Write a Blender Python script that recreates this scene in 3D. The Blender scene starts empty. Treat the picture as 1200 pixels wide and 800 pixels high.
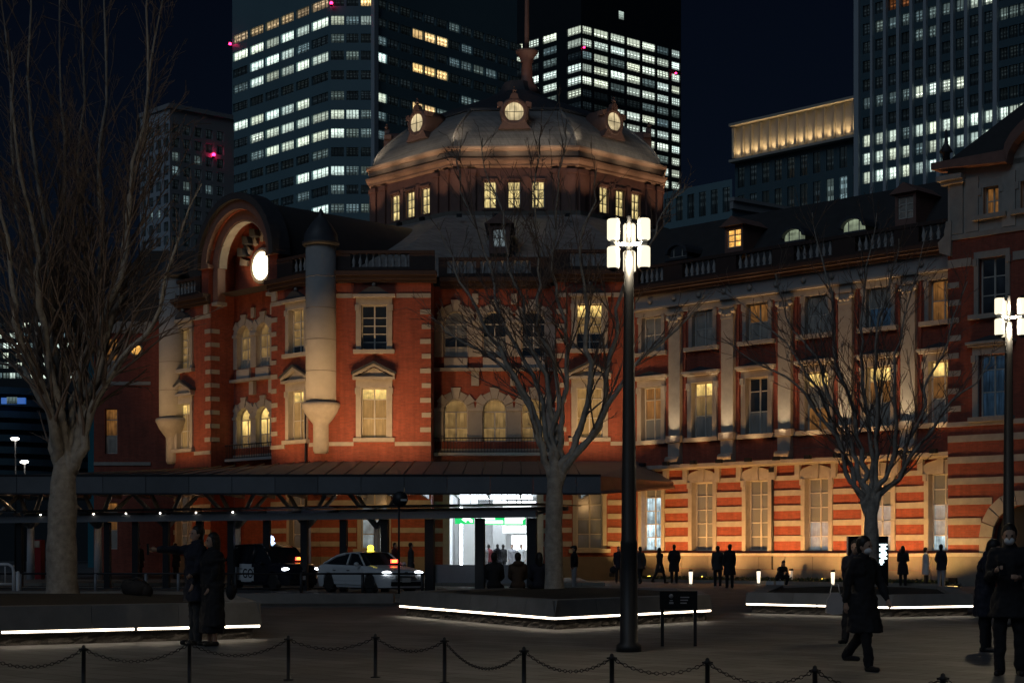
import bpy, math, random
from mathutils import Vector, Matrix
random.seed(7)
SC = bpy.context.scene
COL = SC.collection
PI = math.pi
# ------------------------------------------------------------------ camera
F = 1950.0          # focal length in pixels of the 1200 px wide photograph
HOR = 645.0         # horizon row
EYE = 1.5
cam = bpy.data.cameras.new('camera')
cam.sensor_width = 36.0
cam.lens = F / 1200.0 * 36.0
cam.shift_y = (HOR - 400.0) / 1200.0
cam.clip_start = 0.1
cam.clip_end = 4000.0
cam_ob = bpy.data.objects.new('camera', cam)
COL.objects.link(cam_ob)
cam_ob.location = (0, 0, EYE)
cam_ob.rotation_euler = (math.radians(90), 0, 0)
SC.camera = cam_ob
# ------------------------------------------------------------------ world, sky glow, exposure
SUN_EL, SUN_AZ = 38.0, 212.0
world = bpy.data.worlds.new('World')
SC.world = world
world.use_nodes = True
wn = world.node_tree
wn.nodes.clear()
w_out = wn.nodes.new('ShaderNodeOutputWorld')
w_bg = wn.nodes.new('ShaderNodeBackground')
w_sky = wn.nodes.new('ShaderNodeTexSky')
w_sky.sky_type = 'NISHITA'
w_sky.sun_disc = False
w_sky.sun_elevation = math.radians(SUN_EL)
w_sky.sun_rotation = math.radians(SUN_AZ)
w_sky.air_density = 1.0
w_sky.dust_density = 0.6
w_mul = wn.nodes.new('ShaderNodeMixRGB')
w_mul.blend_type = 'MULTIPLY'
w_mul.inputs[0].default_value = 1.0
w_mul.inputs[2].default_value = (0.44, 0.56, 0.86, 1)
wn.links.new(w_sky.outputs[0], w_mul.inputs[1])
wn.links.new(w_mul.outputs[0], w_bg.inputs[0])
w_bg.inputs[1].default_value = 0.0016
wn.links.new(w_bg.outputs[0], w_out.inputs[0])
sun = bpy.data.lights.new('night_sky_glow', 'SUN')
sun.energy = 0.24
sun.angle = math.radians(40)
sun.color = (0.62, 0.80, 1.0)
sun_ob = bpy.data.objects.new('night_sky_glow', sun)
COL.objects.link(sun_ob)
_e, _a = math.radians(SUN_EL), math.radians(SUN_AZ)
_sd = Vector((math.sin(_a) * math.cos(_e), math.cos(_a) * math.cos(_e), math.sin(_e)))
sun_ob.rotation_euler = _sd.to_track_quat('Z', 'Y').to_euler()
SC.view_settings.view_transform = 'Standard'
SC.view_settings.look = 'None'
SC.view_settings.exposure = 0.0
SC.view_settings.gamma = 1.0
SC.view_settings.use_curve_mapping = False
SC.render.engine = 'CYCLES'
SC.cycles.use_denoising = True
SC.cycles.max_bounces = 5
SC.cycles.diffuse_bounces = 2
SC.cycles.glossy_bounces = 2
SC.cycles.transmission_bounces = 2
SC.cycles.transparent_max_bounces = 4
SC.cycles.sample_clamp_indirect = 3.0
SC.cycles.use_light_tree = True
SC.cycles.caustics_reflective = False
SC.cycles.caustics_refractive = False
# ------------------------------------------------------------------ helpers
def P(x, y, Y):
    """point of the place seen at photo pixel (x, y) at distance Y"""
    return Vector(((x - 600.0) / F * Y, Y, EYE + (HOR - y) / F * Y))
def GY(y, z=0.0):
    return (EYE - z) * F / (y - HOR)
def G(x, y, z=0.0):
    Y = GY(y, z)
    return Vector(((x - 600.0) / F * Y, Y, z))
WM = {}
def put(name, data, M=None, parent=None):
    o = bpy.data.objects.new(name, data)
    COL.objects.link(o)
    M = Matrix() if M is None else M
    WM[o.name] = M
    if parent is not None:
        o.parent = parent
        o.matrix_basis = WM[parent.name].inverted() @ M
    else:
        o.matrix_basis = M
    return o
def thing(name, label, cat, loc=(0, 0, 0), rz=0.0, group=None, data=None):
    o = put(name, data, Matrix.Translation(Vector(loc)) @ Matrix.Rotation(rz, 4, 'Z'))
    o['label'] = label
    o['category'] = cat
    if group:
        o['group'] = group
    return o
def T(x, y, z):
    return Matrix.Translation(Vector((x, y, z)))
def RZ(a):
    return Matrix.Rotation(a, 4, 'Z')
class MB:
    """collects faces of one mesh"""
    def __init__(s):
        s.v, s.f, s.m, s.sm = [], [], [], []
    def add(s, vs, fs, mi=0, smooth=False):
        b = len(s.v)
        s.v += [tuple(v) for v in vs]
        for f in fs:
            s.f.append([b + i for i in f]); s.m.append(mi); s.sm.append(smooth)
    def quad(s, a, b, c, d, mi=0):
        s.add([a, b, c, d], [(0, 1, 2, 3)], mi)
    def box(s, x0, x1, y0, y1, z0, z1, mi=0):
        s.add([(x0, y0, z0), (x1, y0, z0), (x1, y1, z0), (x0, y1, z0), (x0, y0, z1), (x1, y0, z1), (x1, y1, z1), (x0, y1, z1)],
              [(0, 1, 5, 4), (1, 2, 6, 5), (2, 3, 7, 6), (3, 0, 4, 7), (4, 5, 6, 7), (3, 2, 1, 0)], mi)
    def prism(s, poly, y0, y1, mi=0):
        """poly: (x, z) points counter-clockwise seen from -y"""
        n = len(poly)
        vs = [(x, y0, z) for x, z in poly] + [(x, y1, z) for x, z in poly]
        fs = [tuple(range(n)), tuple(range(2 * n - 1, n - 1, -1))]
        fs += [(i, i + n, (i + 1) % n + n, (i + 1) % n) for i in range(n)]
        s.add(vs, fs, mi)
    def prismz(s, poly, z0, z1, mi=0):
        n = len(poly)
        vs = [(x, y, z0) for x, y in poly] + [(x, y, z1) for x, y in poly]
        fs = [tuple(range(n - 1, -1, -1)), tuple(range(n, 2 * n))]
        fs += [(i, (i + 1) % n, (i + 1) % n + n, i + n) for i in range(n)]
        s.add(vs, fs, mi)
    def tube(s, pts, rad, n=8, mi=0, caps=True, smooth=True):
        pts = [Vector(p) for p in pts]
        vs, fs = [], []
        up = None
        for i, p in enumerate(pts):
            t = (pts[min(i + 1, len(pts) - 1)] - pts[max(i - 1, 0)])
            if t.length < 1e-9: t = Vector((0, 0, 1))
            t.normalize()
            if up is None:
                a = Vector((1, 0, 0)) if abs(t.x) < 0.8 else Vector((0, 1, 0))
                up = (a - t * a.dot(t)).normalized()
            else:
                up = up - t * up.dot(t)
                up = up.normalized() if up.length > 1e-6 else Vector((1, 0, 0))
            w = t.cross(up)
            r = rad[i] if isinstance(rad, (list, tuple)) else rad
            for k in range(n):
                a = 2 * PI * k / n
                vs.append(p + (up * math.cos(a) + w * math.sin(a)) * r)
        for i in range(len(pts) - 1):
            for k in range(n):
                fs.append((i * n + k, i * n + (k + 1) % n, (i + 1) * n + (k + 1) % n, (i + 1) * n + k))
        s.add(vs, fs, mi, smooth)
        if caps:
            b = len(s.v) - len(vs)
            s.f.append([b + k for k in range(n - 1, -1, -1)]); s.m.append(mi); s.sm.append(False)
            b += (len(pts) - 1) * n
            s.f.append([b + k for k in range(n)]); s.m.append(mi); s.sm.append(False)
    def lathe(s, prof, n=12, c=(0, 0, 0), mi=0, smooth=True, axis='z'):
        """prof: (r, z) from bottom to top"""
        vs, fs = [], []
        for r, z in prof:
            for k in range(n):
                a = 2 * PI * k / n
                if axis == 'z': vs.append((c[0] + r * math.cos(a), c[1] + r * math.sin(a), c[2] + z))
                elif axis == 'y': vs.append((c[0] + r * math.cos(a), c[1] - z, c[2] + r * math.sin(a)))
                else: vs.append((c[0] + z, c[1] + r * math.cos(a), c[2] + r * math.sin(a)))
        for i in range(len(prof) - 1):
            for k in range(n):
                fs.append((i * n + k, i * n + (k + 1) % n, (i + 1) * n + (k + 1) % n, (i + 1) * n + k))
        fs.append(tuple(range(n - 1, -1, -1)))
        fs.append(tuple(range((len(prof) - 1) * n, len(prof) * n)))
        s.add(vs, fs, mi, smooth)
    def ball(s, c, r, n=8, m=6, mi=0, sc=(1, 1, 1), R=None):
        c = Vector(c)
        vs, fs = [], []
        for i in range(1, m):
            a = PI * i / m
            for k in range(n):
                b = 2 * PI * k / n
                d = Vector((math.sin(a) * math.cos(b) * sc[0], math.sin(a) * math.sin(b) * sc[1], -math.cos(a) * sc[2])) * r
                vs.append(c + (R @ d if R else d))
        t = Vector((0, 0, sc[2] * r))
        t = R @ t if R else t
        vs += [c - t, c + t]
        bo, to = len(vs) - 2, len(vs) - 1
        for i in range(m - 2):
            for k in range(n):
                fs.append((i * n + k, i * n + (k + 1) % n, (i + 1) * n + (k + 1) % n, (i + 1) * n + k))
        for k in range(n):
            fs.append((bo, (k + 1) % n, k))
            fs.append((to, (m - 2) * n + k, (m - 2) * n + (k + 1) % n))
        s.add(vs, fs, mi, True)
    def capsule(s, p, q, r1, r2, n=10):
        p, q = Vector(p), Vector(q)
        s.tube([p, p.lerp(q, 0.5), q], [r1, (r1 + r2) / 2, r2], n)
        s.ball(p, r1, n, 6); s.ball(q, r2, n, 6)
    def xf(s, M, b=0):
        for i in range(b, len(s.v)):
            s.v[i] = tuple(M @ Vector(s.v[i]))
    def mesh(s, mats, name='mesh'):
        me = bpy.data.meshes.new(name)
        me.from_pydata(s.v, [], s.f)
        for m in (mats if isinstance(mats, (list, tuple)) else [mats]):
            me.materials.append(m)
        me.polygons.foreach_set('material_index', s.m)
        me.polygons.foreach_set('use_smooth', s.sm)
        me.update()
        return me
# ------------------------------------------------------------------ materials
def nodes(name):
    m = bpy.data.materials.new(name)
    m.use_nodes = True
    nt = m.node_tree
    return m, nt, nt.nodes['Principled BSDF']
def L(nt, a, b):
    nt.links.new(a, b)
def mixc(nt, fac, a, b, mode='MIX'):
    n = nt.nodes.new('ShaderNodeMixRGB')
    n.blend_type = mode
    for sock, v in ((n.inputs[0], fac), (n.inputs[1], a), (n.inputs[2], b)):
        if hasattr(v, 'is_linked'): L(nt, v, sock)
        elif isinstance(v, (int, float)): sock.default_value = v
        else: sock.default_value = (*v, 1)
    return n.outputs[0]
def mth(nt, op, a, b=0.0, c=0.0):
    n = nt.nodes.new('ShaderNodeMath')
    n.operation = op
    for sock, v in zip(n.inputs, (a, b, c)):
        if hasattr(v, 'is_linked'): L(nt, v, sock)
        else: sock.default_value = v
    return n.outputs[0]
def noise(nt, scale, detail=4, co='Object', rough=0.6):
    tc = nt.nodes.new('ShaderNodeTexCoord')
    n = nt.nodes.new('ShaderNodeTexNoise')
    n.inputs['Scale'].default_value = scale
    n.inputs['Detail'].default_value = detail
    n.inputs['Roughness'].default_value = rough
    L(nt, tc.outputs[co], n.inputs['Vector'])
    return n.outputs['Fac']
def bump(nt, b, h, strength=0.3, dist=0.02):
    n = nt.nodes.new('ShaderNodeBump')
    n.inputs['Strength'].default_value = strength
    n.inputs['Distance'].default_value = dist
    L(nt, h, n.inputs['Height'])
    L(nt, n.outputs[0], b.inputs['Normal'])
def mat(name, col, rough=0.7, metal=0.0, var=0.15, scale=3.0, bmp=0.0, spec=0.4, rnd=0.0):
    m, nt, b = nodes(name)
    b.inputs['Roughness'].default_value = rough
    b.inputs['Metallic'].default_value = metal
    b.inputs['Specular IOR Level'].default_value = spec
    lo = tuple(c * (1 - var) for c in col); hi = tuple(min(1, c * (1 + var)) for c in col)
    f = noise(nt, scale)
    c = mixc(nt, f, lo, hi)
    if rnd:
        oi = nt.nodes.new('ShaderNodeObjectInfo')
        c = mixc(nt, 1.0, c, mixc(nt, oi.outputs['Random'], (1 - rnd,) * 3, (1,) * 3), 'MULTIPLY')
    L(nt, c, b.inputs['Base Color'])
    if bmp:
        bump(nt, b, noise(nt, scale * 6), bmp)
    return m
def em(name, col, strength, base=(0.8, 0.8, 0.8)):
    m, nt, b = nodes(name)
    b.inputs['Base Color'].default_value = (*base, 1)
    b.inputs['Emission Color'].default_value = (*col, 1)
    b.inputs['Emission Strength'].default_value = strength
    return m
def brick(name, c1, c2, mort, sc=1.0, bw=0.24, rh=0.08, rough=0.75):
    m, nt, b = nodes(name)
    tc = nt.nodes.new('ShaderNodeTexCoord')
    sp = nt.nodes.new('ShaderNodeSeparateXYZ')
    L(nt, tc.outputs['Object'], sp.inputs[0])
    cb = nt.nodes.new('ShaderNodeCombineXYZ')
    L(nt, mth(nt, 'ADD', sp.outputs[0], sp.outputs[1]), cb.inputs[0])
    L(nt, sp.outputs[2], cb.inputs[1])
    t = nt.nodes.new('ShaderNodeTexBrick')
    t.inputs['Color1'].default_value = (*c1, 1)
    t.inputs['Color2'].default_value = (*c2, 1)
    t.inputs['Mortar'].default_value = (*mort, 1)
    t.inputs['Scale'].default_value = sc
    t.inputs['Brick Width'].default_value = bw
    t.inputs['Row Height'].default_value = rh
    t.inputs['Mortar Size'].default_value = 0.008
    L(nt, cb.outputs[0], t.inputs['Vector'])
    c = mixc(nt, noise(nt, 0.9, 6, rough=0.75), (0.45, 0.42, 0.42), (1.45, 1.42, 1.4))
    c = mixc(nt, 1.0, t.outputs['Color'], c, 'MULTIPLY')
    st = nt.nodes.new('ShaderNodeTexNoise'); st.inputs['Scale'].default_value = 1.0; st.inputs['Detail'].default_value = 5.0
    cs = nt.nodes.new('ShaderNodeCombineXYZ')
    L(nt, mth(nt, 'MULTIPLY', mth(nt, 'ADD', sp.outputs[0], sp.outputs[1]), 4.5), cs.inputs[0]); L(nt, mth(nt, 'MULTIPLY', sp.outputs[2], 0.35), cs.inputs[1])
    L(nt, cs.outputs[0], st.inputs['Vector'])
    c = mixc(nt, 1.0, c, mixc(nt, st.outputs['Fac'], (0.60, 0.58, 0.58), (1.35, 1.32, 1.3)), 'MULTIPLY')
    L(nt, c, b.inputs['Base Color'])
    b.inputs['Roughness'].default_value = rough
    bump(nt, b, t.outputs['Fac'], -0.4, 0.01)
    return m
def pane_mat(name, col, strength, fold=0.0, base=(0.02, 0.025, 0.03), grad=0.7, rough=0.08, rnd=0.35):
    """window glass with whatever is lit behind it: folds of a curtain, brighter towards the lamp at the top"""
    m, nt, b = nodes(name)
    b.inputs['Roughness'].default_value = rough
    tc = nt.nodes.new('ShaderNodeTexCoord')
    sp = nt.nodes.new('ShaderNodeSeparateXYZ')
    L(nt, tc.outputs['Object'], sp.inputs[0])
    oi = nt.nodes.new('ShaderNodeObjectInfo')
    ph = mth(nt, 'MULTIPLY', oi.outputs['Random'], 20.0)
    n = nt.nodes.new('ShaderNodeTexNoise')
    n.inputs['Scale'].default_value = 6.0
    cb = nt.nodes.new('ShaderNodeCombineXYZ')
    L(nt, mth(nt, 'ADD', mth(nt, 'MULTIPLY', sp.outputs[0], 2.2), ph), cb.inputs[0])
    L(nt, mth(nt, 'MULTIPLY', sp.outputs[2], 0.12), cb.inputs[1])
    L(nt, cb.outputs[0], n.inputs['Vector'])
    f = mth(nt, 'MULTIPLY_ADD', mth(nt, 'SUBTRACT', n.outputs['Fac'], 0.5), fold * 3.4, 1.0)
    sg = nt.nodes.new('ShaderNodeSeparateXYZ')
    L(nt, tc.outputs['Generated'], sg.inputs[0])
    n2 = nt.nodes.new('ShaderNodeTexNoise'); n2.noise_dimensions = '4D'; n2.inputs['Scale'].default_value = 2.2; n2.inputs['Detail'].default_value = 3.0
    L(nt, tc.outputs['Generated'], n2.inputs['Vector']); L(nt, ph, n2.inputs['W'])
    gz = mth(nt, 'MULTIPLY_ADD', sg.outputs[2], grad, 1.0 - grad * 0.55)
    f = mth(nt, 'MULTIPLY', mth(nt, 'MULTIPLY', f, gz), mth(nt, 'MAXIMUM', mth(nt, 'MULTIPLY_ADD', n2.outputs['Fac'], 2.6, -0.3), 0.15))
    r = mth(nt, 'MULTIPLY_ADD', oi.outputs['Random'], rnd, 1.0 - rnd * 0.6)
    s = mth(nt, 'MULTIPLY', mth(nt, 'MULTIPLY', mth(nt, 'MAXIMUM', f, 0.1), r), strength)
    b.inputs['Emission Color'].default_value = (*col, 1)
    L(nt, s, b.inputs['Emission Strength'])
    b.inputs['Base Color'].default_value = (*base, 1)
    return m
def office_mat(name, col, strength, nx=3, nz=3, base=0.35, rnd=0.6, lw=1.0):
    """lit office behind glass: ceiling with rows of lamps, blinds drawn to different heights, furniture low down"""
    m, nt, b = nodes(name)
    tc = nt.nodes.new('ShaderNodeTexCoord')
    sp = nt.nodes.new('ShaderNodeSeparateXYZ')
    L(nt, tc.outputs['Generated'], sp.inputs[0])
    rr = nt.nodes.new('ShaderNodeObjectInfo').outputs['Random']
    h = lambda k: mth(nt, 'FRACT', mth(nt, 'MULTIPLY', rr, k))
    X, Z = sp.outputs[0], sp.outputs[2]
    # rows of lamps crowd together towards the back of the room (lower in the window)
    zz = mth(nt, 'POWER', mth(nt, 'SUBTRACT', 1.02, Z), 0.6)
    fz = mth(nt, 'FRACT', mth(nt, 'MULTIPLY_ADD', zz, nz * 1.3, h(5.3)))
    fx = mth(nt, 'FRACT', mth(nt, 'ADD', mth(nt, 'MULTIPLY_ADD', X, nx, h(7.0)), mth(nt, 'MULTIPLY', Z, mth(nt, 'SUBTRACT', h(3.1), 0.5))))
    lampf = mth(nt, 'MULTIPLY', mth(nt, 'GREATER_THAN', fx, 0.35), mth(nt, 'GREATER_THAN', fz, 0.55))
    lampf = mth(nt, 'MULTIPLY', lampf, mth(nt, 'GREATER_THAN', Z, 0.30))
    n = nt.nodes.new('ShaderNodeTexNoise')
    n.inputs['Scale'].default_value = 7.0
    n.inputs['Detail'].default_value = 4.0
    n.noise_dimensions = '4D'
    L(nt, tc.outputs['Generated'], n.inputs['Vector'])
    L(nt, mth(nt, 'MULTIPLY', rr, 30.0), n.inputs['W'])
    nf = n.outputs['Fac']
    room = mth(nt, 'MULTIPLY_ADD', Z, 0.55, mth(nt, 'MULTIPLY', mth(nt, 'SUBTRACT', nf, 0.32), 1.3))
    v = mth(nt, 'ADD', mth(nt, 'MULTIPLY', mth(nt, 'MAXIMUM', room, 0.06), base * 2.0), mth(nt, 'MULTIPLY', lampf, lw))
    bl = mth(nt, 'GREATER_THAN', mth(nt, 'ADD', Z, mth(nt, 'MULTIPLY', h(11.7), 0.75)), 1.25)
    bv = mth(nt, 'MULTIPLY_ADD', mth(nt, 'FRACT', mth(nt, 'MULTIPLY', Z, 9.0)), 0.15, base * 1.1)
    v = mth(nt, 'ADD', mth(nt, 'MULTIPLY', v, mth(nt, 'SUBTRACT', 1.0, bl)), mth(nt, 'MULTIPLY', bv, bl))
    v = mth(nt, 'MULTIPLY', v, mth(nt, 'MULTIPLY_ADD', h(13.7), rnd, 1.0 - rnd * 0.6))
    warm = tuple(min(1, c * k) for c, k in zip(col, (1.12, 0.98, 0.80)))
    L(nt, mixc(nt, h(17.3), col, warm), b.inputs['Emission Color'])
    L(nt, mth(nt, 'MULTIPLY', v, strength), b.inputs['Emission Strength'])
    b.inputs['Base Color'].default_value = (0.02, 0.03, 0.035, 1)
    b.inputs['Roughness'].default_value = 0.15
    return m
M = {}
M['brick'] = brick('red_brick', (0.37, 0.084, 0.048), (0.27, 0.060, 0.036), (0.24, 0.10, 0.07))
M['stone'] = mat('white_granite', (0.43, 0.40, 0.36), 0.65, var=0.35, scale=2.5, bmp=0.15, rnd=0.18)
M['grey_stone'] = mat('grey_render', (0.40, 0.39, 0.38), 0.7, var=0.2, scale=1.6, bmp=0.1)
M['plinth'] = mat('plinth_granite', (0.25, 0.23, 0.20), 0.7, var=0.25, scale=2.0, bmp=0.3, rnd=0.3)
M['slate'] = mat('slate', (0.05, 0.05, 0.053), 0.6, var=0.35, scale=2.0, bmp=0.3, rnd=0.3)
M['dome_slate'] = brick('dome_slate', (0.34, 0.345, 0.34), (0.27, 0.275, 0.275), (0.16, 0.155, 0.15), bw=0.5, rh=0.3, rough=0.55)
M['lead'] = mat('dark_lead', (0.06, 0.065, 0.075), 0.5, var=0.3)
M['copper'] = mat('bronze_trim', (0.22, 0.13, 0.11), 0.5, var=0.3)
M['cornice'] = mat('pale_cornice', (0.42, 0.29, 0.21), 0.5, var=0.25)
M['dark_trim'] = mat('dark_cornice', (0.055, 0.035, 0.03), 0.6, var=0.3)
M['sash'] = mat('painted_sash', (0.55, 0.53, 0.48), 0.45, var=0.06)
M['dark_metal'] = mat('dark_metal', (0.03, 0.032, 0.036), 0.45, metal=0.3, var=0.2)
M['steel'] = mat('grey_steel', (0.24, 0.25, 0.27), 0.45, metal=0.2, var=0.15)
M['white_steel'] = mat('white_steel', (0.62, 0.64, 0.68), 0.4, var=0.06)
M['fascia'] = mat('painted_fascia', (0.19, 0.20, 0.215), 0.5, var=0.35, scale=0.6, rnd=0.3)
M['canopy'] = mat('canopy_roof', (0.12, 0.115, 0.12), 0.6, var=0.25, scale=1.2)
M['pave'] = None
M['p_dark'] = pane_mat('pane_dark', (0.5, 0.7, 1.0), 0.004, base=(0.015, 0.02, 0.025))
M['p_warm'] = pane_mat('pane_warm', (1.0, 0.62, 0.22), 0.13, fold=0.7, base=(0.25, 0.2, 0.12), rough=0.25)
M['p_bright'] = pane_mat('pane_bright', (1.0, 0.66, 0.20), 1.0, fold=0.25, rough=0.2, rnd=0.5)
M['p_orange'] = pane_mat('pane_orange', (1.0, 0.42, 0.10), 0.13, fold=0.8, base=(0.16, 0.11, 0.07), rough=0.2)
M['p_curtain'] = pane_mat('pane_curtain', (0.7, 0.7, 0.7), 0.015, fold=0.9, base=(0.20, 0.21, 0.20), rough=0.2)
M['p_blue'] = pane_mat('pane_blue', (0.2, 0.45, 0.8), 0.03, fold=0.9, base=(0.05, 0.07, 0.09), rough=0.15)
M['p_pale'] = pane_mat('pane_pale', (0.68, 0.85, 0.90), 0.20, fold=0.3, base=(0.2, 0.2, 0.2), rough=0.2)
M['p_shop'] = pane_mat('pane_shop', (0.70, 0.92, 1.0), 0.85, fold=0.9, rough=0.2, rnd=0.9)
M['p_yellow'] = pane_mat('pane_yellow', (1.0, 0.78, 0.32), 0.75, fold=0.6, rough=0.2, rnd=0.4)
M['p_green'] = pane_mat('pane_greenish', (0.75, 0.9, 0.6), 0.28, fold=0.4, rough=0.2, rnd=0.3)
M['p_amber'] = pane_mat('pane_amber', (1.0, 0.5, 0.11), 1.3, fold=0.5, rough=0.2, rnd=0.4)
M['clock_pane'] = pane_mat('round_pane', (1.0, 0.80, 0.45), 0.62, fold=0.5, rough=0.3, rnd=0.1)
M['oculus'] = em('round_window_light', (1.0, 0.85, 0.55), 5.0)
M['o_white'] = office_mat('office_white', (0.78, 1.0, 0.94), 1.25, nx=3, nz=3, base=0.62, rnd=1.15, lw=0.4)
M['o_white2'] = office_mat('office_three_lamps', (0.80, 1.0, 0.93), 1.55, nx=4, nz=3, base=0.30, rnd=0.85)
M['o_dim'] = office_mat('office_dim', (0.55, 0.85, 0.95), 0.22)
M['o_dark'] = office_mat('office_dark', (0.5, 0.8, 1.0), 0.018)
M['o_warm'] = office_mat('office_warm', (1.0, 0.66, 0.30), 1.9, nx=3, nz=2, base=0.5)
M['o_peach'] = office_mat('office_peach', (1.0, 0.74, 0.48), 0.55, nx=3, nz=2, base=0.4)
M['o_red'] = office_mat('office_red', (1.0, 0.35, 0.12), 0.18)
M['t_glass'] = mat('tower_spandrel', (0.17, 0.28, 0.32), 0.35, var=0.2, scale=0.05)
M['t_dark'] = mat('tower_black', (0.025, 0.034, 0.04), 0.35, var=0.2, scale=0.05)
M['t_grey'] = mat('tower_pier', (0.42, 0.48, 0.53), 0.5, var=0.15, scale=0.05)
M['t_pale'] = mat('tower_concrete', (0.34, 0.35, 0.36), 0.7, var=0.12, scale=0.1)
M['t_navy'] = mat('tower_recess', (0.08, 0.14, 0.17), 0.4, var=0.2, scale=0.05)
M['t_stone'] = mat('tower_limestone', (0.50, 0.46, 0.40), 0.7, var=0.1, scale=0.1)
M['teal'] = mat('teal_glass_wall', (0.03, 0.17, 0.22), 0.25, var=0.15, scale=0.1)
M['beacon'] = em('red_beacon', (1.0, 0.02, 0.12), 9.0)
M['lantern'] = em('lantern_glass', (1.0, 0.88, 0.62), 1.35, (0.03, 0.03, 0.03))
M['uplamp'] = em('uplight_lens', (1.0, 0.7, 0.35), 2.0)
M['led'] = em('led_strip', (1.0, 0.83, 0.62), 8.0)
M['white_lamp'] = em('white_lamp', (0.82, 0.92, 1.0), 12.0)
M['point_lamp'] = em('point_lamp', (1.0, 0.92, 0.8), 12.0)
M['bark'] = mat('zelkova_bark', (0.36, 0.325, 0.285), 0.85, var=0.75, scale=7.0, bmp=1.0)
M['twig'] = mat('zelkova_twig', (0.19, 0.14, 0.115), 0.85, var=0.25, scale=5.0)
M['soil'] = mat('planter_soil', (0.035, 0.028, 0.02), 0.95, var=0.5, scale=6, bmp=0.8)
M['planter'] = mat('planter_concrete', (0.25, 0.24, 0.23), 0.75, var=0.45, scale=1.7, bmp=0.25, rnd=0.22)
M['rough_stone'] = mat('split_stone', (0.10, 0.09, 0.08), 0.85, var=0.5, scale=6.0, bmp=1.0)
M['asphalt'] = mat('asphalt', (0.05, 0.05, 0.052), 0.7, var=0.3, scale=4.0, bmp=0.3)
M['paint'] = mat('road_paint', (0.7, 0.7, 0.68), 0.6, var=0.15)
M['leaf'] = mat('evergreen_leaf', (0.05, 0.075, 0.03), 0.6, var=0.4, scale=3)
M['black'] = mat('black_cloth', (0.014, 0.014, 0.017), 0.85, var=0.3)
M['navy'] = mat('navy_cloth', (0.016, 0.018, 0.030), 0.85, var=0.3)
M['charcoal'] = mat('charcoal_cloth', (0.04, 0.04, 0.042), 0.85, var=0.3)
M['brown'] = mat('brown_cloth', (0.07, 0.045, 0.03), 0.85, var=0.3)
M['white_cloth'] = mat('white_cloth', (0.62, 0.62, 0.62), 0.85, var=0.1)
M['grey_cloth'] = mat('grey_cloth', (0.32, 0.32, 0.35), 0.85, var=0.15)
M['maroon'] = mat('maroon_cloth', (0.12, 0.02, 0.025), 0.85, var=0.2)
M['skin'] = mat('skin', (0.46, 0.29, 0.21), 0.55, var=0.06)
M['hair'] = mat('dark_hair', (0.012, 0.010, 0.009), 0.5, var=0.3, scale=30)
M['shoe'] = mat('dark_shoe', (0.02, 0.018, 0.018), 0.4, var=0.2)
M['sole'] = mat('pale_shoe', (0.45, 0.45, 0.45), 0.6, var=0.1)
M['mask'] = mat('white_mask', (0.75, 0.77, 0.8), 0.8, var=0.05)
M['car_white'] = mat('white_car_paint', (0.62, 0.64, 0.66), 0.22, var=0.03, spec=0.6)
M['car_black'] = mat('black_car_paint', (0.012, 0.014, 0.022), 0.16, var=0.05, spec=0.6)
M['car_glass'] = mat('car_glass', (0.012, 0.016, 0.02), 0.06, var=0.1, spec=0.7)
M['tyre'] = mat('tyre', (0.018, 0.018, 0.018), 0.8, var=0.2)
M['alloy'] = mat('alloy_rim', (0.45, 0.46, 0.48), 0.35, metal=0.7, var=0.1)
M['chrome'] = mat('chrome_trim', (0.6, 0.62, 0.65), 0.2, metal=0.9, var=0.05)
M['headlight'] = em('headlight_lit', (0.9, 0.96, 1.0), 7.0)
M['red_led'] = em('red_led', (1.0, 0.05, 0.03), 5.0)
M['yellow_lamp'] = em('yellow_lamp', (1.0, 0.80, 0.05), 3.0)
M['blue_lamp'] = em('blue_white_lamp', (0.45, 0.64, 1.0), 10.0)
M['amber_led'] = em('amber_led', (1.0, 0.45, 0.03), 5.0)
M['sign_green'] = em('green_sign', (0.02, 0.72, 0.18), 1.0, (0.02, 0.3, 0.08))
M['sign_white'] = em('white_sign', (0.95, 1.0, 1.0), 2.5)
M['screen'] = mat('screen_black', (0.012, 0.014, 0.017), 0.2, var=0.1)
M['screen_text'] = em('screen_text', (0.75, 0.95, 1.0), 3.2)
M['hall_wall'] = mat('hall_wall', (0.62, 0.62, 0.62), 0.6, var=0.06)
M['hall_floor'] = mat('hall_floor', (0.40, 0.38, 0.35), 0.4, var=0.1)
M['poster_red'] = mat('red_cabinet', (0.25, 0.02, 0.03), 0.4, var=0.1)
M['blue_led'] = em('blue_screen', (0.05, 0.25, 1.0), 0.35)
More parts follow.
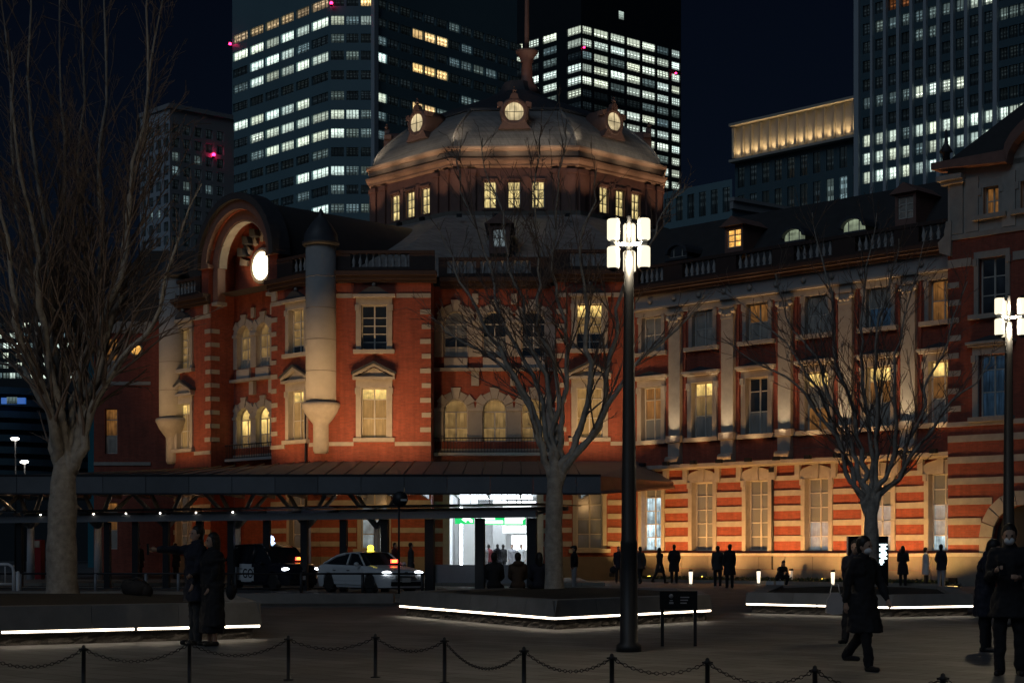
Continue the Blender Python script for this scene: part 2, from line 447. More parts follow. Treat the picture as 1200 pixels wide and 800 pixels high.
def pave_mat():
    m, nt, b = nodes('granite_paving')
    tc = nt.nodes.new('ShaderNodeTexCoord')
    mp = nt.nodes.new('ShaderNodeMapping')
    mp.inputs['Rotation'].default_value = (0, 0, math.radians(45))
    L(nt, tc.outputs['Object'], mp.inputs[0])
    t = nt.nodes.new('ShaderNodeTexBrick')
    t.offset = 0.5
    t.inputs['Color1'].default_value = (0.150, 0.153, 0.160, 1)
    t.inputs['Color2'].default_value = (0.082, 0.085, 0.090, 1)
    t.inputs['Mortar'].default_value = (0.02, 0.02, 0.021, 1)
    t.inputs['Scale'].default_value = 1.0
    t.inputs['Brick Width'].default_value = 0.9
    t.inputs['Row Height'].default_value = 0.45
    t.inputs['Mortar Size'].default_value = 0.014
    L(nt, mp.outputs[0], t.inputs['Vector'])
    c = mixc(nt, noise(nt, 0.35, 5), (0.62, 0.62, 0.62), (1.3, 1.3, 1.3))
    c2 = mixc(nt, noise(nt, 14.0, 3), (0.8, 0.8, 0.8), (1.2, 1.2, 1.2))
    c = mixc(nt, 1.0, mixc(nt, 1.0, t.outputs['Color'], c, 'MULTIPLY'), c2, 'MULTIPLY')
    L(nt, c, b.inputs['Base Color'])
    L(nt, mth(nt, 'MULTIPLY_ADD', noise(nt, 0.8, 4), 0.3, 0.45), b.inputs['Roughness'])
    bump(nt, b, mth(nt, 'SUBTRACT', noise(nt, 30.0, 2), t.outputs['Fac']), 0.25, 0.01)
    return m
M['pave'] = pave_mat()
def lamp(kind, name, loc, target=None, power=100.0, col=(1, 0.66, 0.32), angle=90.0, blend=0.6, size=0.1, parent=None):
    d = bpy.data.lights.new(name, kind)
    d.energy = power
    d.color = col
    if kind == 'SPOT':
        d.spot_size = math.radians(angle); d.spot_blend = blend; d.shadow_soft_size = size
    elif kind == 'POINT':
        d.shadow_soft_size = size
    o = bpy.data.objects.new(name, d)
    COL.objects.link(o)
    loc = Vector(loc)
    Mx = Matrix.Translation(loc)
    if target is not None:
        Mx = Mx @ (loc - Vector(target)).to_track_quat('Z', 'Y').to_matrix().to_4x4()
    if parent is not None:
        o.parent = parent
        o.matrix_basis = WM[parent.name].inverted() @ Mx
    else:
        o.matrix_basis = Mx
    return o
ORD = ['first', 'second', 'third', 'fourth', 'fifth', 'sixth', 'seventh', 'eighth', 'ninth', 'tenth', 'eleventh', 'twelfth', 'thirteenth', 'fourteenth', 'fifteenth', 'sixteenth']
class Fr:
    """a wall's own axes: s along the wall, y into the wall, z up"""
    def __init__(s, O, u):
        s.O = Vector((O[0], O[1], 0)); s.u = Vector((u[0], u[1], 0)).normalized()
        s.n = Vector((-s.u.y, s.u.x, 0))
        s.M0 = Matrix(((s.u.x, s.n.x, 0, s.O.x), (s.u.y, s.n.y, 0, s.O.y), (0, 0, 1, 0), (0, 0, 0, 1)))
    def M(s, a=0, y=0, z=0):
        return s.M0 @ T(a, y, z)
    def pt(s, a, y, z):
        return s.O + s.u * a + s.n * y + Vector((0, 0, z))
    def s(s, x, y=0.0):
        k = (x - 600.0) / F
        o = s.O + s.n * y
        return (k * o.y - o.x) / (s.u.x - k * s.u.y)
    def z(s, a, row, y=0.0):
        return EYE + (HOR - row) / F * s.pt(a, y, 0).y
def wall(mb, x0, x1, z0, z1, ops, depth=0.35, y=0.0, mi=0, ri=0):
    """front sheet with openings (xa, xb, za, zb) and their reveals"""
    xs = sorted({x0, x1} | {v for o in ops for v in o[:2] if x0 < v < x1})
    zs = sorted({z0, z1} | {v for o in ops for v in o[2:4] if z0 < v < z1})
    for i in range(len(xs) - 1):
        run = None
        for j in range(len(zs) - 1):
            cx, cz = (xs[i] + xs[i + 1]) / 2, (zs[j] + zs[j + 1]) / 2
            if any(o[0] < cx < o[1] and o[2] < cz < o[3] for o in ops):
                if run is not None:
                    mb.quad((xs[i], y, run), (xs[i + 1], y, run), (xs[i + 1], y, zs[j]), (xs[i], y, zs[j]), mi); run = None
            elif run is None:
                run = zs[j]
        if run is not None:
            mb.quad((xs[i], y, run), (xs[i + 1], y, run), (xs[i + 1], y, z1), (xs[i], y, z1), mi)
    for a, b, c, d in [o[:4] for o in ops]:
        mb.quad((a, y, c), (a, y + depth, c), (a, y + depth, d), (a, y, d), ri)
        mb.quad((b, y + depth, c), (b, y, c), (b, y, d), (b, y + depth, d), ri)
        mb.quad((a, y, c), (b, y, c), (b, y + depth, c), (a, y + depth, c), ri)
        mb.quad((a, y + depth, d), (b, y + depth, d), (b, y, d), (a, y, d), ri)
_cache = {}
def cached(key, fn):
    if key not in _cache:
        _cache[key] = fn()
    return _cache[key]
# ------------------------------------------------------------------ ground
def ground():
    mb = MB()
    mb.quad((-1500, -60, 0), (1500, -60, 0), (1500, 2200, 0), (-1500, 2200, 0))
    o = put('ground', mb.mesh(M['pave'])); o['kind'] = 'structure'
    mb = MB()
    mb.quad((-70, 53, 0.004), (3.5, 53, 0.004), (3.5, 71, 0.004), (-70, 71, 0.004))
    o = put('road', mb.mesh(M['asphalt'])); o['kind'] = 'structure'
    mb = MB()
    for y in (56.6, 67.5):
        x = -60
        while x < 2:
            mb.box(x, x + 4.0, y, y + 0.14, 0.005, 0.009); x += 4.4
    o = put('road_marking', mb.mesh(M['paint'])); o['kind'] = 'structure'
    mb = MB()
    x = -60.0
    while x < 3.4:
        mb.box(x, x + 0.97, 52.8, 53.0, -0.05, 0.13)
        mb.box(x, x + 0.97, 71.0, 71.2, -0.05, 0.14); x += 1.0
    o = put('kerb', mb.mesh(M['plinth'])); o['kind'] = 'structure'
    mb = MB()
    mb.box(-60, 3.4, 71.2, 100, -0.05, 0.14)
    o = put('pavement', mb.mesh(M['pave'])); o['kind'] = 'structure'
ground()
# ------------------------------------------------------------------ the station
EPS = math.radians(1.5)
P0 = Vector((-19.26, 94.85)); P1 = Vector((-9.76, 85.07)); W0 = Vector((6.32, 84.64))
FA = Fr(P0, P1 - P0)
FB = Fr(P1, (math.cos(EPS), -math.sin(EPS)))
FW = Fr(W0, (0.7071, -0.7071))
LA = (P1 - P0).length
LB = (W0 - P1).length
ST = thing('station_building', 'red brick railway station with white stone bands, arched gable and octagonal dome', 'station', (0, 86, 0))
def part(name, mb, mats, fr=None, s=0, y=0, z=0, parent=None):
    me = mb.mesh(mats) if isinstance(mb, MB) else mb
    return put(name, me, fr.M(s, y, z) if fr else Matrix(), parent or ST)
def bx(a, b, c, d, e, f):
    mb = MB(); mb.box(a, b, c, d, e, f); return mb
def window(fr, s, z0, z1, w, keys, cols=2, rows=(0.25, 0.25, 0.25, 0.25), y=0.0, parent=None, name='window', bar=0.045, inset=0.22, arch=False):
    """sash window: the frame is the part, its panes are sub-parts; keys: pane material per row from the bottom"""
    h = z1 - z0
    fw = 0.06
    def frame():
        mb = MB()
        if not arch:
            mb.box(-w / 2, -w / 2 + fw, 0, 0.09, 0, h); mb.box(w / 2 - fw, w / 2, 0, 0.09, 0, h)
            mb.box(-w / 2 + fw, w / 2 - fw, 0, 0.09, 0, fw); mb.box(-w / 2 + fw, w / 2 - fw, 0, 0.09, h - fw, h)
        else:
            r = w / 2; hs = h - r
            mb.box(-r, -r + fw, 0, 0.09, 0, hs); mb.box(r - fw, r, 0, 0.09, 0, hs)
            mb.box(-r + fw, r - fw, 0, 0.09, 0, fw); mb.box(-r + fw, r - fw, 0, 0.09, hs - fw, hs)
            n = 10
            for k in range(n):
                a, b = PI * k / n, PI * (k + 1) / n
                mb.prism([((r - fw) * math.cos(a), hs + (r - fw) * math.sin(a)), (r * math.cos(a), hs + r * math.sin(a)),
                          (r * math.cos(b), hs + r * math.sin(b)), ((r - fw) * math.cos(b), hs + (r - fw) * math.sin(b))], 0, 0.09)
        hh = h - (w / 2 if arch else 0)
        z = 0
        zz = []
        for f in rows[:-1]:
            z += f * hh; zz.append(z)
            mb.box(-w / 2 + fw, w / 2 - fw, 0.012, 0.08, z - bar / 2, z + bar / 2)
        for i in range(1, cols):
            x = -w / 2 + w * i / cols
            mb.box(x - bar * 0.8, x + bar * 0.8, 0.004, 0.085, fw, hh - fw * (1 if not arch else 1))
        return mb.mesh(M['sash'])
    wo = put(name, cached(('win', round(w, 2), round(h, 2), cols, rows, arch), frame), fr.M(s, y + inset, z0), parent or ST)
    hh = h - (w / 2 if arch else 0)
    z = 0
    for j, f in enumerate(rows):
        za, zb = z, z + f * hh
        z = zb
        k = keys[min(j, len(keys) - 1)]
        for i in range(cols):
            xa, xb = -w / 2 + w * i / cols, -w / 2 + w * (i + 1) / cols
            pm = cached(('pane', round(xb - xa, 3), round(zb - za, 3), k), lambda: bx(-(xb - xa) / 2, (xb - xa) / 2, 0, 0.012, 0, zb - za).mesh(M[k]))
            put('pane', pm, fr.M(s + (xa + xb) / 2, y + inset + 0.05, z0 + za), wo)
    if arch:
        r = w / 2 - 0.02
        k = keys[-1]
        def lun():
            mb = MB(); mb.prism([(r * math.cos(PI * q / 12), r * math.sin(PI * q / 12)) for q in range(13)], 0, 0.012)
            return mb.mesh(M[k])
        put('pane', cached(('lun', round(r, 3), k), lun), fr.M(s, y + inset + 0.05, z0 + hh), wo)
    return wo
def surround(fr, s, z0, z1, w, kind, wo, y=0.0):
    h = z1 - z0
    def jambs(jw, pr, lint):
        def f():
            mb = MB()
            mb.box(-w / 2 - jw, -w / 2, -pr, 0.06, 0, h); mb.box(w / 2, w / 2 + jw, -pr, 0.06, 0, h)
            mb.box(-w / 2 - jw, w / 2 + jw, -pr, 0.06, h, h + lint)
            mb.box(-w / 2 - jw - 0.04, -w / 2 - jw * 0.35, -pr - 0.05, 0, h - 0.3, h)
            mb.box(w / 2 + jw * 0.35, w / 2 + jw + 0.04, -pr - 0.05, 0, h - 0.3, h)
            return mb.mesh(M['stone'])
        return cached(('jamb', kind, round(w, 2), round(h, 2)), f)
    if kind == 'tri':
        put('surround', jambs(0.27, 0.10, 0.42), fr.M(s, y, z0), wo)
        W = w / 2 + 0.42
        def ped():
            mb = MB()
            mb.box(-W, W, -0.30, 0.05, 0.0, 0.14, 0)
            mb.prism([(-W + 0.1, 0.14), (W - 0.1, 0.14), (0, 0.62)], -0.10, 0.05, 0)
            for sg in (-1, 1):
                a = [(sg * W, 0.14), (0, 0.66), (0, 0.80), (sg * W, 0.27)]
                mb.prism(a if sg > 0 else a[::-1], -0.32, 0.05, 0)
                b = [(sg * (W + 0.06), 0.275), (0, 0.805), (0, 0.93), (sg * (W + 0.06), 0.36)]
                mb.prism(b if sg > 0 else b[::-1], -0.38, 0.05, 1)
            return mb.mesh([M['stone'], M['lead']])
        put('pediment', cached(('tri', round(W, 2)), ped), fr.M(s, y, z1 + 0.42), wo)
    elif kind == 'shell':
        put('surround', jambs(0.27, 0.10, 0.36), fr.M(s, y, z0), wo)
        W = w / 2 + 0.42
        def hood():
            mb = MB()
            mb.box(-W, W, -0.32, 0.05, 0, 0.15, 0)
            pts = [(-W * 0.85, 0.15), (W * 0.85, 0.15)] + [(W * 0.85 - 1.7 * W * t / 8, 0.15 + 0.42 * math.sin(PI * t / 8) ** 1.6) for t in range(1, 8)]
            mb.prism(pts, -0.26, 0.05, 1)
            mb.ball((0, -0.1, 0.66), 0.11, 8, 6, 0)
            return mb.mesh([M['stone'], M['lead']])
        put('hood', cached(('shell', round(W, 2)), hood), fr.M(s, y, z1 + 0.36), wo)
    elif kind == 'cornice':
        put('surround', jambs(0.26, 0.10, 0.35), fr.M(s, y, z0), wo)
        W = w / 2 + 0.40
        def hood():
            mb = MB()
            mb.box(-W, W, -0.26, 0.05, 0, 0.09, 0); mb.box(-W - 0.07, W + 0.07, -0.34, 0.05, 0.09, 0.2, 0)
            mb.prism([(-W, 0.2), (W, 0.2), (W * 0.4, 0.34), (0, 0.42), (-W * 0.4, 0.34)], -0.24, 0.05, 1)
            return mb.mesh([M['stone'], M['lead']])
        put('hood', cached(('corn', round(W, 2)), hood), fr.M(s, y, z1 + 0.35), wo)
    elif kind == 'segment':
        put('surround', jambs(0.22, 0.08, 0.12), fr.M(s, y, z0), wo)
        W = w / 2 + 0.35
        def arch():
            mb = MB()
            n = 6
            for k in range(n):
                a, b = -1 + 2 * k / n, -1 + 2 * (k + 1) / n
                g = lambda t: 0.30 * (1 - t * t)
                mb.prism([(W * a, 0.0), (W * b, 0.0), (W * b, 0.20 + g(b)), (W * a, 0.20 + g(a))], -0.11, 0.05)
            mb.box(-0.16, 0.16, -0.2, 0.0, -0.12, 0.62)
            return mb.mesh(M['stone'])
        put('lintel', cached(('seg', round(W, 2)), arch), fr.M(s, y, z1 + 0.12), wo)
    else:
        put('surround', jambs(0.2, 0.07, 0.28), fr.M(s, y, z0), wo)
    if kind != 'segment':
        put('sill', cached(('sill', round(w, 2)), lambda: bx(-w / 2 - 0.4, w / 2 + 0.4, -0.24, 0.2, -0.2, 0).mesh(M['stone'])), fr.M(s, y, z0), wo)
BAL = cached('bal', lambda: (lambda mb: (mb.lathe([(0.085, 0), (0.085, 0.06), (0.05, 0.09), (0.10, 0.24), (0.085, 0.34), (0.042, 0.50), (0.05, 0.60), (0.085, 0.63), (0.085, 0.68)], 8), mb)[1])(MB()).mesh(M['grey_stone']))
def balustrade(fr, spans, y, z, s0, s1, hgt=0.68):
    mb = MB()
    mb.box(s0, s1, y - 0.14, y + 0.14, z - 0.16, z)
    mb.box(s0, s1, y - 0.16, y + 0.16, z + hgt, z + hgt + 0.16)
    prev = s0
    for a, b in list(spans) + [(s1, s1)]:
        if a - prev > 0.05: mb.box(prev, a, y - 0.13, y + 0.13, z + 0.003, z + hgt - 0.003)
        prev = b
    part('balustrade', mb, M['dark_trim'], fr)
    for a, b in spans:
        n = max(1, int((b - a) / 0.31))
        for i in range(n):
            put('baluster', BAL, fr.M(a + (b - a) * (i + 0.5) / n, y, z), ST)
def strip(name, fr, s0, s1, z0, z1, pr, mk='stone', y=0.0, back=0.05):
    return part(name, bx(0, s1 - s0, -pr, back, 0, z1 - z0), M[mk], fr, s0, y, z0)
def bands(fr, spans, zs, h=0.26, pr=0.05, y=0.0):
    for a, b in spans:
        for z in zs:
            strip('stone_band', fr, a, b, z, z + h, pr, y=y)
def quoins(fr, s, side, z0, z1, step=0.75, y=0.0, w=0.55):
    """side +1: blocks lie to the right of s; -1 to the left"""
    z, k = z0, 0
    while z < z1:
        ww = w if k % 2 == 0 else w * 0.85
        a, b = (s, s + ww) if side > 0 else (s - ww, s)
        strip('quoin', fr, a, b, z, z + 0.24, 0.045, y=y)
        z += step; k += 1
BZ = [1.72, 2.42, 3.12, 3.82, 4.52, 5.22]
# ---- pavilion front (faces B, C and D of the plan)
sBC = FB.s(505); sCD = FB.s(651); CY = 2.1
def cells(ops, a, b):
    e = sorted([(o[0], o[1]) for o in ops])
    out, p = [], a
    for q, r in e:
        if q - p > 0.1: out.append((p, q))
        p = r
    if b - p > 0.1: out.append((p, b))
    return out
def flank(fr, a, b, sw, k3, k2, k1, quo=(), z_top=15.3, seed=0):
    """brick bay with one window per storey"""
    w = 1.32
    ops = [(sw - w / 2, sw + w / 2, 11.75, 14.05), (sw - w / 2, sw + w / 2, 7.25, 9.80), (sw - w / 2, sw + w / 2, 1.6, 4.6)]
    mb = MB(); wall(mb, a, b, 0, z_top, ops, mi=0, ri=1)
    part('brick_wall', mb, [M['brick'], M['stone']], fr)
    w3 = window(fr, sw, 11.75, 14.05, w, k3, rows=(0.18, 0.18, 0.18, 0.18, 0.28)); surround(fr, sw, 11.75, 14.05, w, 'shell', w3)
    w2 = window(fr, sw, 7.25, 9.80, w, k2, rows=(0.40, 0.38, 0.22)); surround(fr, sw, 7.25, 9.80, w, 'tri', w2)
    w1 = window(fr, sw, 1.6, 4.6, w, k1, rows=(0.25, 0.25, 0.25, 0.25)); surround(fr, sw, 1.6, 4.6, w, 'plain', w1)
    lo, hi = sw - w / 2 - 0.68, sw + w / 2 + 0.68
    bands(fr, [(a + 0.0, sw - w / 2 - 0.25), (sw + w / 2 + 0.25, b)], BZ[:5])
    strip('stone_band', fr, a, lo + 0.2, 14.4, 14.62, 0.05); strip('stone_band', fr, hi - 0.2, b, 14.4, 14.62, 0.05)
    strip('stone_band', fr, a, lo + 0.28, 6.85, 7.05, 0.06); strip('stone_band', fr, hi - 0.28, b, 6.85, 7.05, 0.06)
    strip('plinth', fr, a, b, 0.0, 1.2, 0.10, 'plinth')
    for s_, sd in quo:
        quoins(fr, s_, sd, 7.55, 14.2)
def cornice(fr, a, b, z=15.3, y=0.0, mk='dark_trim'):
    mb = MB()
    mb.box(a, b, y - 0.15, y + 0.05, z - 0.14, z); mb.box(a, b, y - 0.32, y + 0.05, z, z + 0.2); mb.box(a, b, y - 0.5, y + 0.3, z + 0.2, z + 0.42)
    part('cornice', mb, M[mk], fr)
flank(FB, 0.0, sBC, FB.s(438.5), ['p_dark'], ['p_warm', 'p_warm', 'p_bright'], ['p_pale', 'p_pale', 'p_curtain'], quo=[(sBC, -1)])
flank(FB, sCD, LB, FB.s(691), ['p_dark', 'p_dark', 'p_warm', 'p_warm', 'p_bright'], ['p_warm'], ['p_curtain'], quo=[(sCD, 1), (LB - 0.1, -1)])
def triple(fr, a, b, y, keys3, keys2, door=None, crown=15.3):
    """recessed bay with three arched windows on two storeys in white stone"""
    mid = (a + b) / 2; n = 3
    pitch = (b - a) / 3.12
    ss = [mid + (i - 1) * pitch for i in range(3)]
    w = 1.26
    z3, t3, z2, t2 = 11.62, 14.0, 7.2, 9.42
    ops = []
    for s_ in ss:
        ops += [(s_ - w / 2, s_ + w / 2, z3, t3), (s_ - w / 2, s_ + w / 2, z2, t2)]
    if door: ops.append(door)
    mb = MB(); wall(mb, a, b, 0, crown, ops, y=y, mi=0, ri=1)
    part('brick_wall', mb, [M['brick'], M['stone']], fr)
    r = w / 2
    def spandrel():
        mb = MB()
        for k in range(8):
            t0, t1 = PI * k / 8, PI * (k + 1) / 8
            f = lambda t: (r * math.cos(t), -r + r * math.sin(t))
            p, q = f(t0), f(t1)
            mb.prism([p, (p[0], 0.0), (q[0], 0.0), q][::1] if True else [], 0.01, 0.36)
        return mb.mesh(M['stone'])
    sp = cached(('spandrel', w), spandrel)
    def pier():
        mb = MB(); mb.box(-(pitch - w) / 2 + 0.02, (pitch - w) / 2 - 0.02, -0.09, 0.05, 0, 1.0); return mb.mesh(M['stone'])
    for s_ in ss:
        i = ss.index(s_)
        for (za, zt, kk) in ((z3, t3, keys3), (z2, t2, keys2)):
            put('arch_spandrel', sp, fr.M(s_, y, zt), ST)
            window(fr, s_, za, zt, w, kk[i], rows=(0.3, 0.3, 0.4) if za == z3 else (0.45, 0.55), y=y, arch=True)
            for k in range(7):
                t = PI * (k + 0.5) / 7
                key = k % 2 == 1
                def wedge():
                    d = PI / 7 * 0.47
                    ro = r + (0.62 if k == 3 else 0.50 if key else 0.40)
                    mb = MB(); mb.prism([((r + 0.005) * math.cos(t - d), (r + 0.005) * math.sin(t - d)), (ro * math.cos(t - d), ro * math.sin(t - d)),
                                          (ro * math.cos(t + d), ro * math.sin(t + d)), ((r + 0.005) * math.cos(t + d), (r + 0.005) * math.sin(t + d))], -0.12 if key else -0.085, 0.04)
                    return mb.mesh(M['stone'])
                put('voussoir', cached(('wedge', w, k), wedge), fr.M(s_, y, zt - r), ST)
    edges = [a] + [(ss[i] + ss[i + 1]) / 2 for i in range(2)] + [b]
    for i, e in enumerate(edges):
        for (za, zt) in ((z3, t3 - r), (z2, t2 - r)):
            ww = (pitch - w) / 2
            lo, hi = (e - ww, e + ww) if 0 < i < 3 else ((e, ss[0] - r) if i == 0 else (ss[2] + r, e))
            if hi - lo > 0.08:
                part('stone_pier', bx(0.015, hi - lo - 0.015, -0.08, 0.05, 0, zt - za), M['stone'], fr, lo, y, za)
                part('pier_cap', bx(-0.02, hi - lo + 0.02, -0.15, 0.05, 0, 0.16), M['stone'], fr, lo, y, zt)
    for i in range(1, 3):
        part('finial_block', bx(-0.16, 0.16, -0.13, 0.05, 0, 0.55), M['stone'], fr, edges[i], y, t3 + 0.35)
    # balcony parapet of the upper storey, ledge and drops
    strip('ledge', fr, a, b, 10.86, 11.02, 0.34, y=y)
    for s_ in ss:
        strip('parapet_panel', fr, s_ - r + 0.02, s_ + r - 0.02, 11.04, 11.56, 0.14, 'grey_stone', y=y)
    for e in edges[1:3]:
        strip('bracket', fr, e - 0.2, e + 0.2, 10.1, 10.84, 0.22, y=y)
    strip('stone_band', fr, a, b, 6.6, 6.82, 0.1, y=y)
    mb = MB()
    q = a + 0.1
    while q < b - 0.05:
        mb.box(q - 0.012, q + 0.012, y - 0.62, y - 0.596, 6.6, 7.32); q += 0.16
    mb.box(a + 0.03, b - 0.03, y - 0.64, y - 0.58, 7.32, 7.38); mb.box(a + 0.03, b - 0.03, y - 0.63, y - 0.59, 6.62, 6.66)
    part('balcony_railing', mb, M['dark_metal'], fr)
    part('balcony_floor', bx(a + 0.02, b - 0.02, y - 0.66, y - 0.11, 6.45, 6.59), M['grey_stone'], fr)
    return ss
DOOR = (FB.s(527, CY), FB.s(629, CY), 0.0, 4.5)
C3 = [['p_curtain', 'p_dark', 'p_curtain'], ['p_curtain', 'p_curtain', 'p_dark'], ['p_dark', 'p_curtain', 'p_dark']]
C2 = [['p_pale', 'p_warm'], ['p_yellow', 'p_warm'], ['p_dark', 'p_warm']]
sC = triple(FB, sBC + 0.01, sCD - 0.01, CY, C3, [['p_warm'], ['p_warm'], ['p_warm']], DOOR)
mb = MB()
mb.quad((sBC, 0, 0), (sBC, CY, 0), (sBC, CY, 15.3), (sBC, 0, 15.3)); mb.quad((sCD, CY, 0), (sCD, 0, 0), (sCD, 0, 15.3), (sCD, CY, 15.3))
part('return_wall', mb, M['brick'], FB)
for z in BZ[:5]:
    strip('stone_band', FB, sBC + 0.02, DOOR[0] - 0.02, z, z + 0.26, 0.05, y=CY); strip('stone_band', FB, DOOR[1] + 0.02, sCD - 0.02, z, z + 0.26, 0.05, y=CY)
cornice(FB, -0.1, sBC + 0.3); cornice(FB, sBC + 0.32, sCD - 0.32, y=CY); cornice(FB, sCD - 0.3, LB + 0.2)
balustrade(FB, [(FB.s(411), FB.s(480))], -0.05, 15.95, 0.6, sBC + 0.2)
balustrade(FB, [(FB.s(524, CY), FB.s(558, CY)), (FB.s(563, CY), FB.s(622, CY))], CY - 0.05, 15.95, sBC + 0.25, sCD - 0.25)
balustrade(FB, [(FB.s(668), FB.s(724))], -0.05, 15.95, sCD - 0.2, LB + 0.1)
# ---- gable side (face A)
a0, a1 = FA.s(247), FA.s(318)
amid, ahalf, AD = (a0 + a1) / 2, (a1 - a0) / 2, 1.55
flank(FA, 0.0, a0, FA.s(216), ['p_warm'], ['p_warm', 'p_warm', 'p_bright'], ['p_curtain'], quo=[(a0, -1)])
flank(FA, a1, LA, FA.s(348.5), ['p_dark', 'p_warm'], ['p_warm', 'p_warm', 'p_bright'], ['p_curtain'], quo=[(a1, 1)])
CZ = 17.1
triple(FA, a0 + 0.01, a1 - 0.01, AD, [['p_curtain', 'p_warm']] * 3, [['p_warm', 'p_bright']] * 3, None, crown=CZ - 0.6)
mb = MB()
mb.quad((a0, 0, 0), (a0, AD, 0), (a0, AD, CZ), (a0, 0, CZ)); mb.quad((a1, AD, 0), (a1, 0, 0), (a1, 0, CZ), (a1, AD, CZ))
part('return_wall', mb, M['brick'], FA)
for k in range(9):
    part('quoin', bx(0.0, 0.05, 0.05, 0.55, 0, 0.24), M['stone'], FA, a0, 0, 7.55 + 0.75 * k)
# arch over the bay: archivolt rings, barrel soffit, tympanum with the round window
def ring(fr, r0, r1, y0, y1, mk, name, a0_=0.0, a1_=PI, n=28):
    mb = MB()
    for k in range(n):
        t, u = a0_ + (a1_ - a0_) * k / n, a0_ + (a1_ - a0_) * (k + 1) / n
        c, d, e, g = math.cos(t), math.sin(t), math.cos(u), math.sin(u)
        v = [(r0 * c, y0, r0 * d), (r1 * c, y0, r1 * d), (r1 * e, y0, r1 * g), (r0 * e, y0, r0 * g),
             (r0 * c, y1, r0 * d), (r1 * c, y1, r1 * d), (r1 * e, y1, r1 * g), (r0 * e, y1, r0 * g)]
        mb.add(v, [(0, 1, 2, 3), (1, 5, 6, 2), (0, 3, 7, 4), (7, 6, 5, 4)])
    return part(name, mb, M[mk], fr, amid, 0, CZ)
ring(FA, ahalf, ahalf + 0.42, -0.05, AD - 0.003, 'brick', 'arch_soffit')
ring(FA, ahalf + 0.02, ahalf + 0.5, -0.32, -0.055, 'copper', 'archivolt')
ring(FA, ahalf - 0.52, ahalf + 0.01, 0.10, 0.62, 'copper', 'archivolt')
ring(FA, ahalf - 0.60, ahalf - 0.53, 0.16, 0.66, 'stone', 'archivolt')
for s_ in (a0 + 0.26, a1 - 0.26):
    part('arch_jamb', bx(-0.24, 0.24, 0.12, 0.62, 15.25, CZ), M['copper'], FA, s_)
    part('pier_cap', bx(-0.32, 0.3, 0.05, 0.7, 15.05, 15.24), M['stone'], FA, s_)
ring(FA, ahalf + 0.5, ahalf + 0.86, -0.55, 0.6, 'lead', 'arch_hood')
mb = MB(); n = 28
mb.prism([(-ahalf, -0.62), (ahalf, -0.62)] + [(ahalf * math.cos(PI * k / n), ahalf * math.sin(PI * k / n)) for k in range(n + 1)], AD, AD + 0.2)
part('tympanum', mb, M['brick'], FA, amid, 0, CZ)
for k in range(7):                     # white blocks set round the tympanum, with dark lead ornaments between
    t = PI * (k + 0.5) / 7
    mb = MB(); d = 0.10
    mb.prism([(1.35 * math.cos(t - d), 1.35 * math.sin(t - d)), (2.1 * math.cos(t - d), 2.1 * math.sin(t - d)), (2.1 * math.cos(t + d), 2.1 * math.sin(t + d)), (1.35 * math.cos(t + d), 1.35 * math.sin(t + d))], AD - 0.16, AD + 0.02)
    part('tympanum_block', mb, M['stone'], FA, amid, 0, CZ)
    t = PI * (k + 0.5) / 7 + 0.22
    if k in (3, 4, 5):
        mb = MB(); mb.prism([(1.7 * math.cos(t) - 0.28, 1.7 * math.sin(t) - 0.05), (1.7 * math.cos(t) + 0.28, 1.7 * math.sin(t) - 0.05), (1.7 * math.cos(t) + 0.12, 1.7 * math.sin(t) + 0.35), (1.7 * math.cos(t) - 0.34, 1.7 * math.sin(t) + 0.42)], AD - 0.5, AD + 0.02)
        part('lead_ornament', mb, M['lead'], FA, amid, 0, CZ)
oc = part('round_window', (lambda mb: (mb.lathe([(0.0, -0.05), (1.0, -0.05), (1.0, 0.14), (0.86, 0.2), (0.78, 0.12), (0.76, 0.02)], 24, axis='y'), mb)[1])(MB()), M['stone'], FA, amid - 0.05, AD - 0.02, CZ)
mb = MB(); mb.lathe([(0.76, 0.0), (0.76, 0.05)], 24, axis='y'); part('pane', mb, M['oculus'], FA, amid - 0.05, AD - 0.12, CZ, parent=oc)
mb = MB()
for s_ in (a0 - 0.35, a1 + 0.35): mb.box(s_ - 0.34, s_ + 0.34, -0.14, 0.3, 15.74, CZ)
part('arch_pier', mb, M['brick'], FA)
for s_ in (a0 - 0.35, a1 + 0.35):
    part('pier_cap', bx(-0.5, 0.5, -0.3, 0.3, 0, 0.22), M['copper'], FA, s_, 0, CZ + 0.0)
    strip('stone_pier', FA, s_ - 0.2, s_ + 0.2, 14.65, 15.15, 0.12)
cornice(FA, -0.1, a0 - 0.01); cornice(FA, a1 + 0.01, LA + 0.1)
balustrade(FA, [(FA.s(209), FA.s(232))], -0.05, 15.95, 0.4, a0 - 0.75)
balustrade(FA, [(FA.s(346), FA.s(366))], -0.05, 15.95, a1 + 0.75, LA - 0.5)
mb = MB(); n = 20; R = ahalf + 0.55                # barrel roof running back to the drum
vs = []
for yy in (0.45, 15.0):
    for k in range(n + 1):
        vs.append((R * math.cos(PI * k / n), yy, R * math.sin(PI * k / n)))
mb.add(vs, [(k, k + n + 1, k + n + 2, k + 1) for k in range(n)], smooth=True)
part('barrel_roof', mb, M['slate'], FA, amid, 0, CZ)
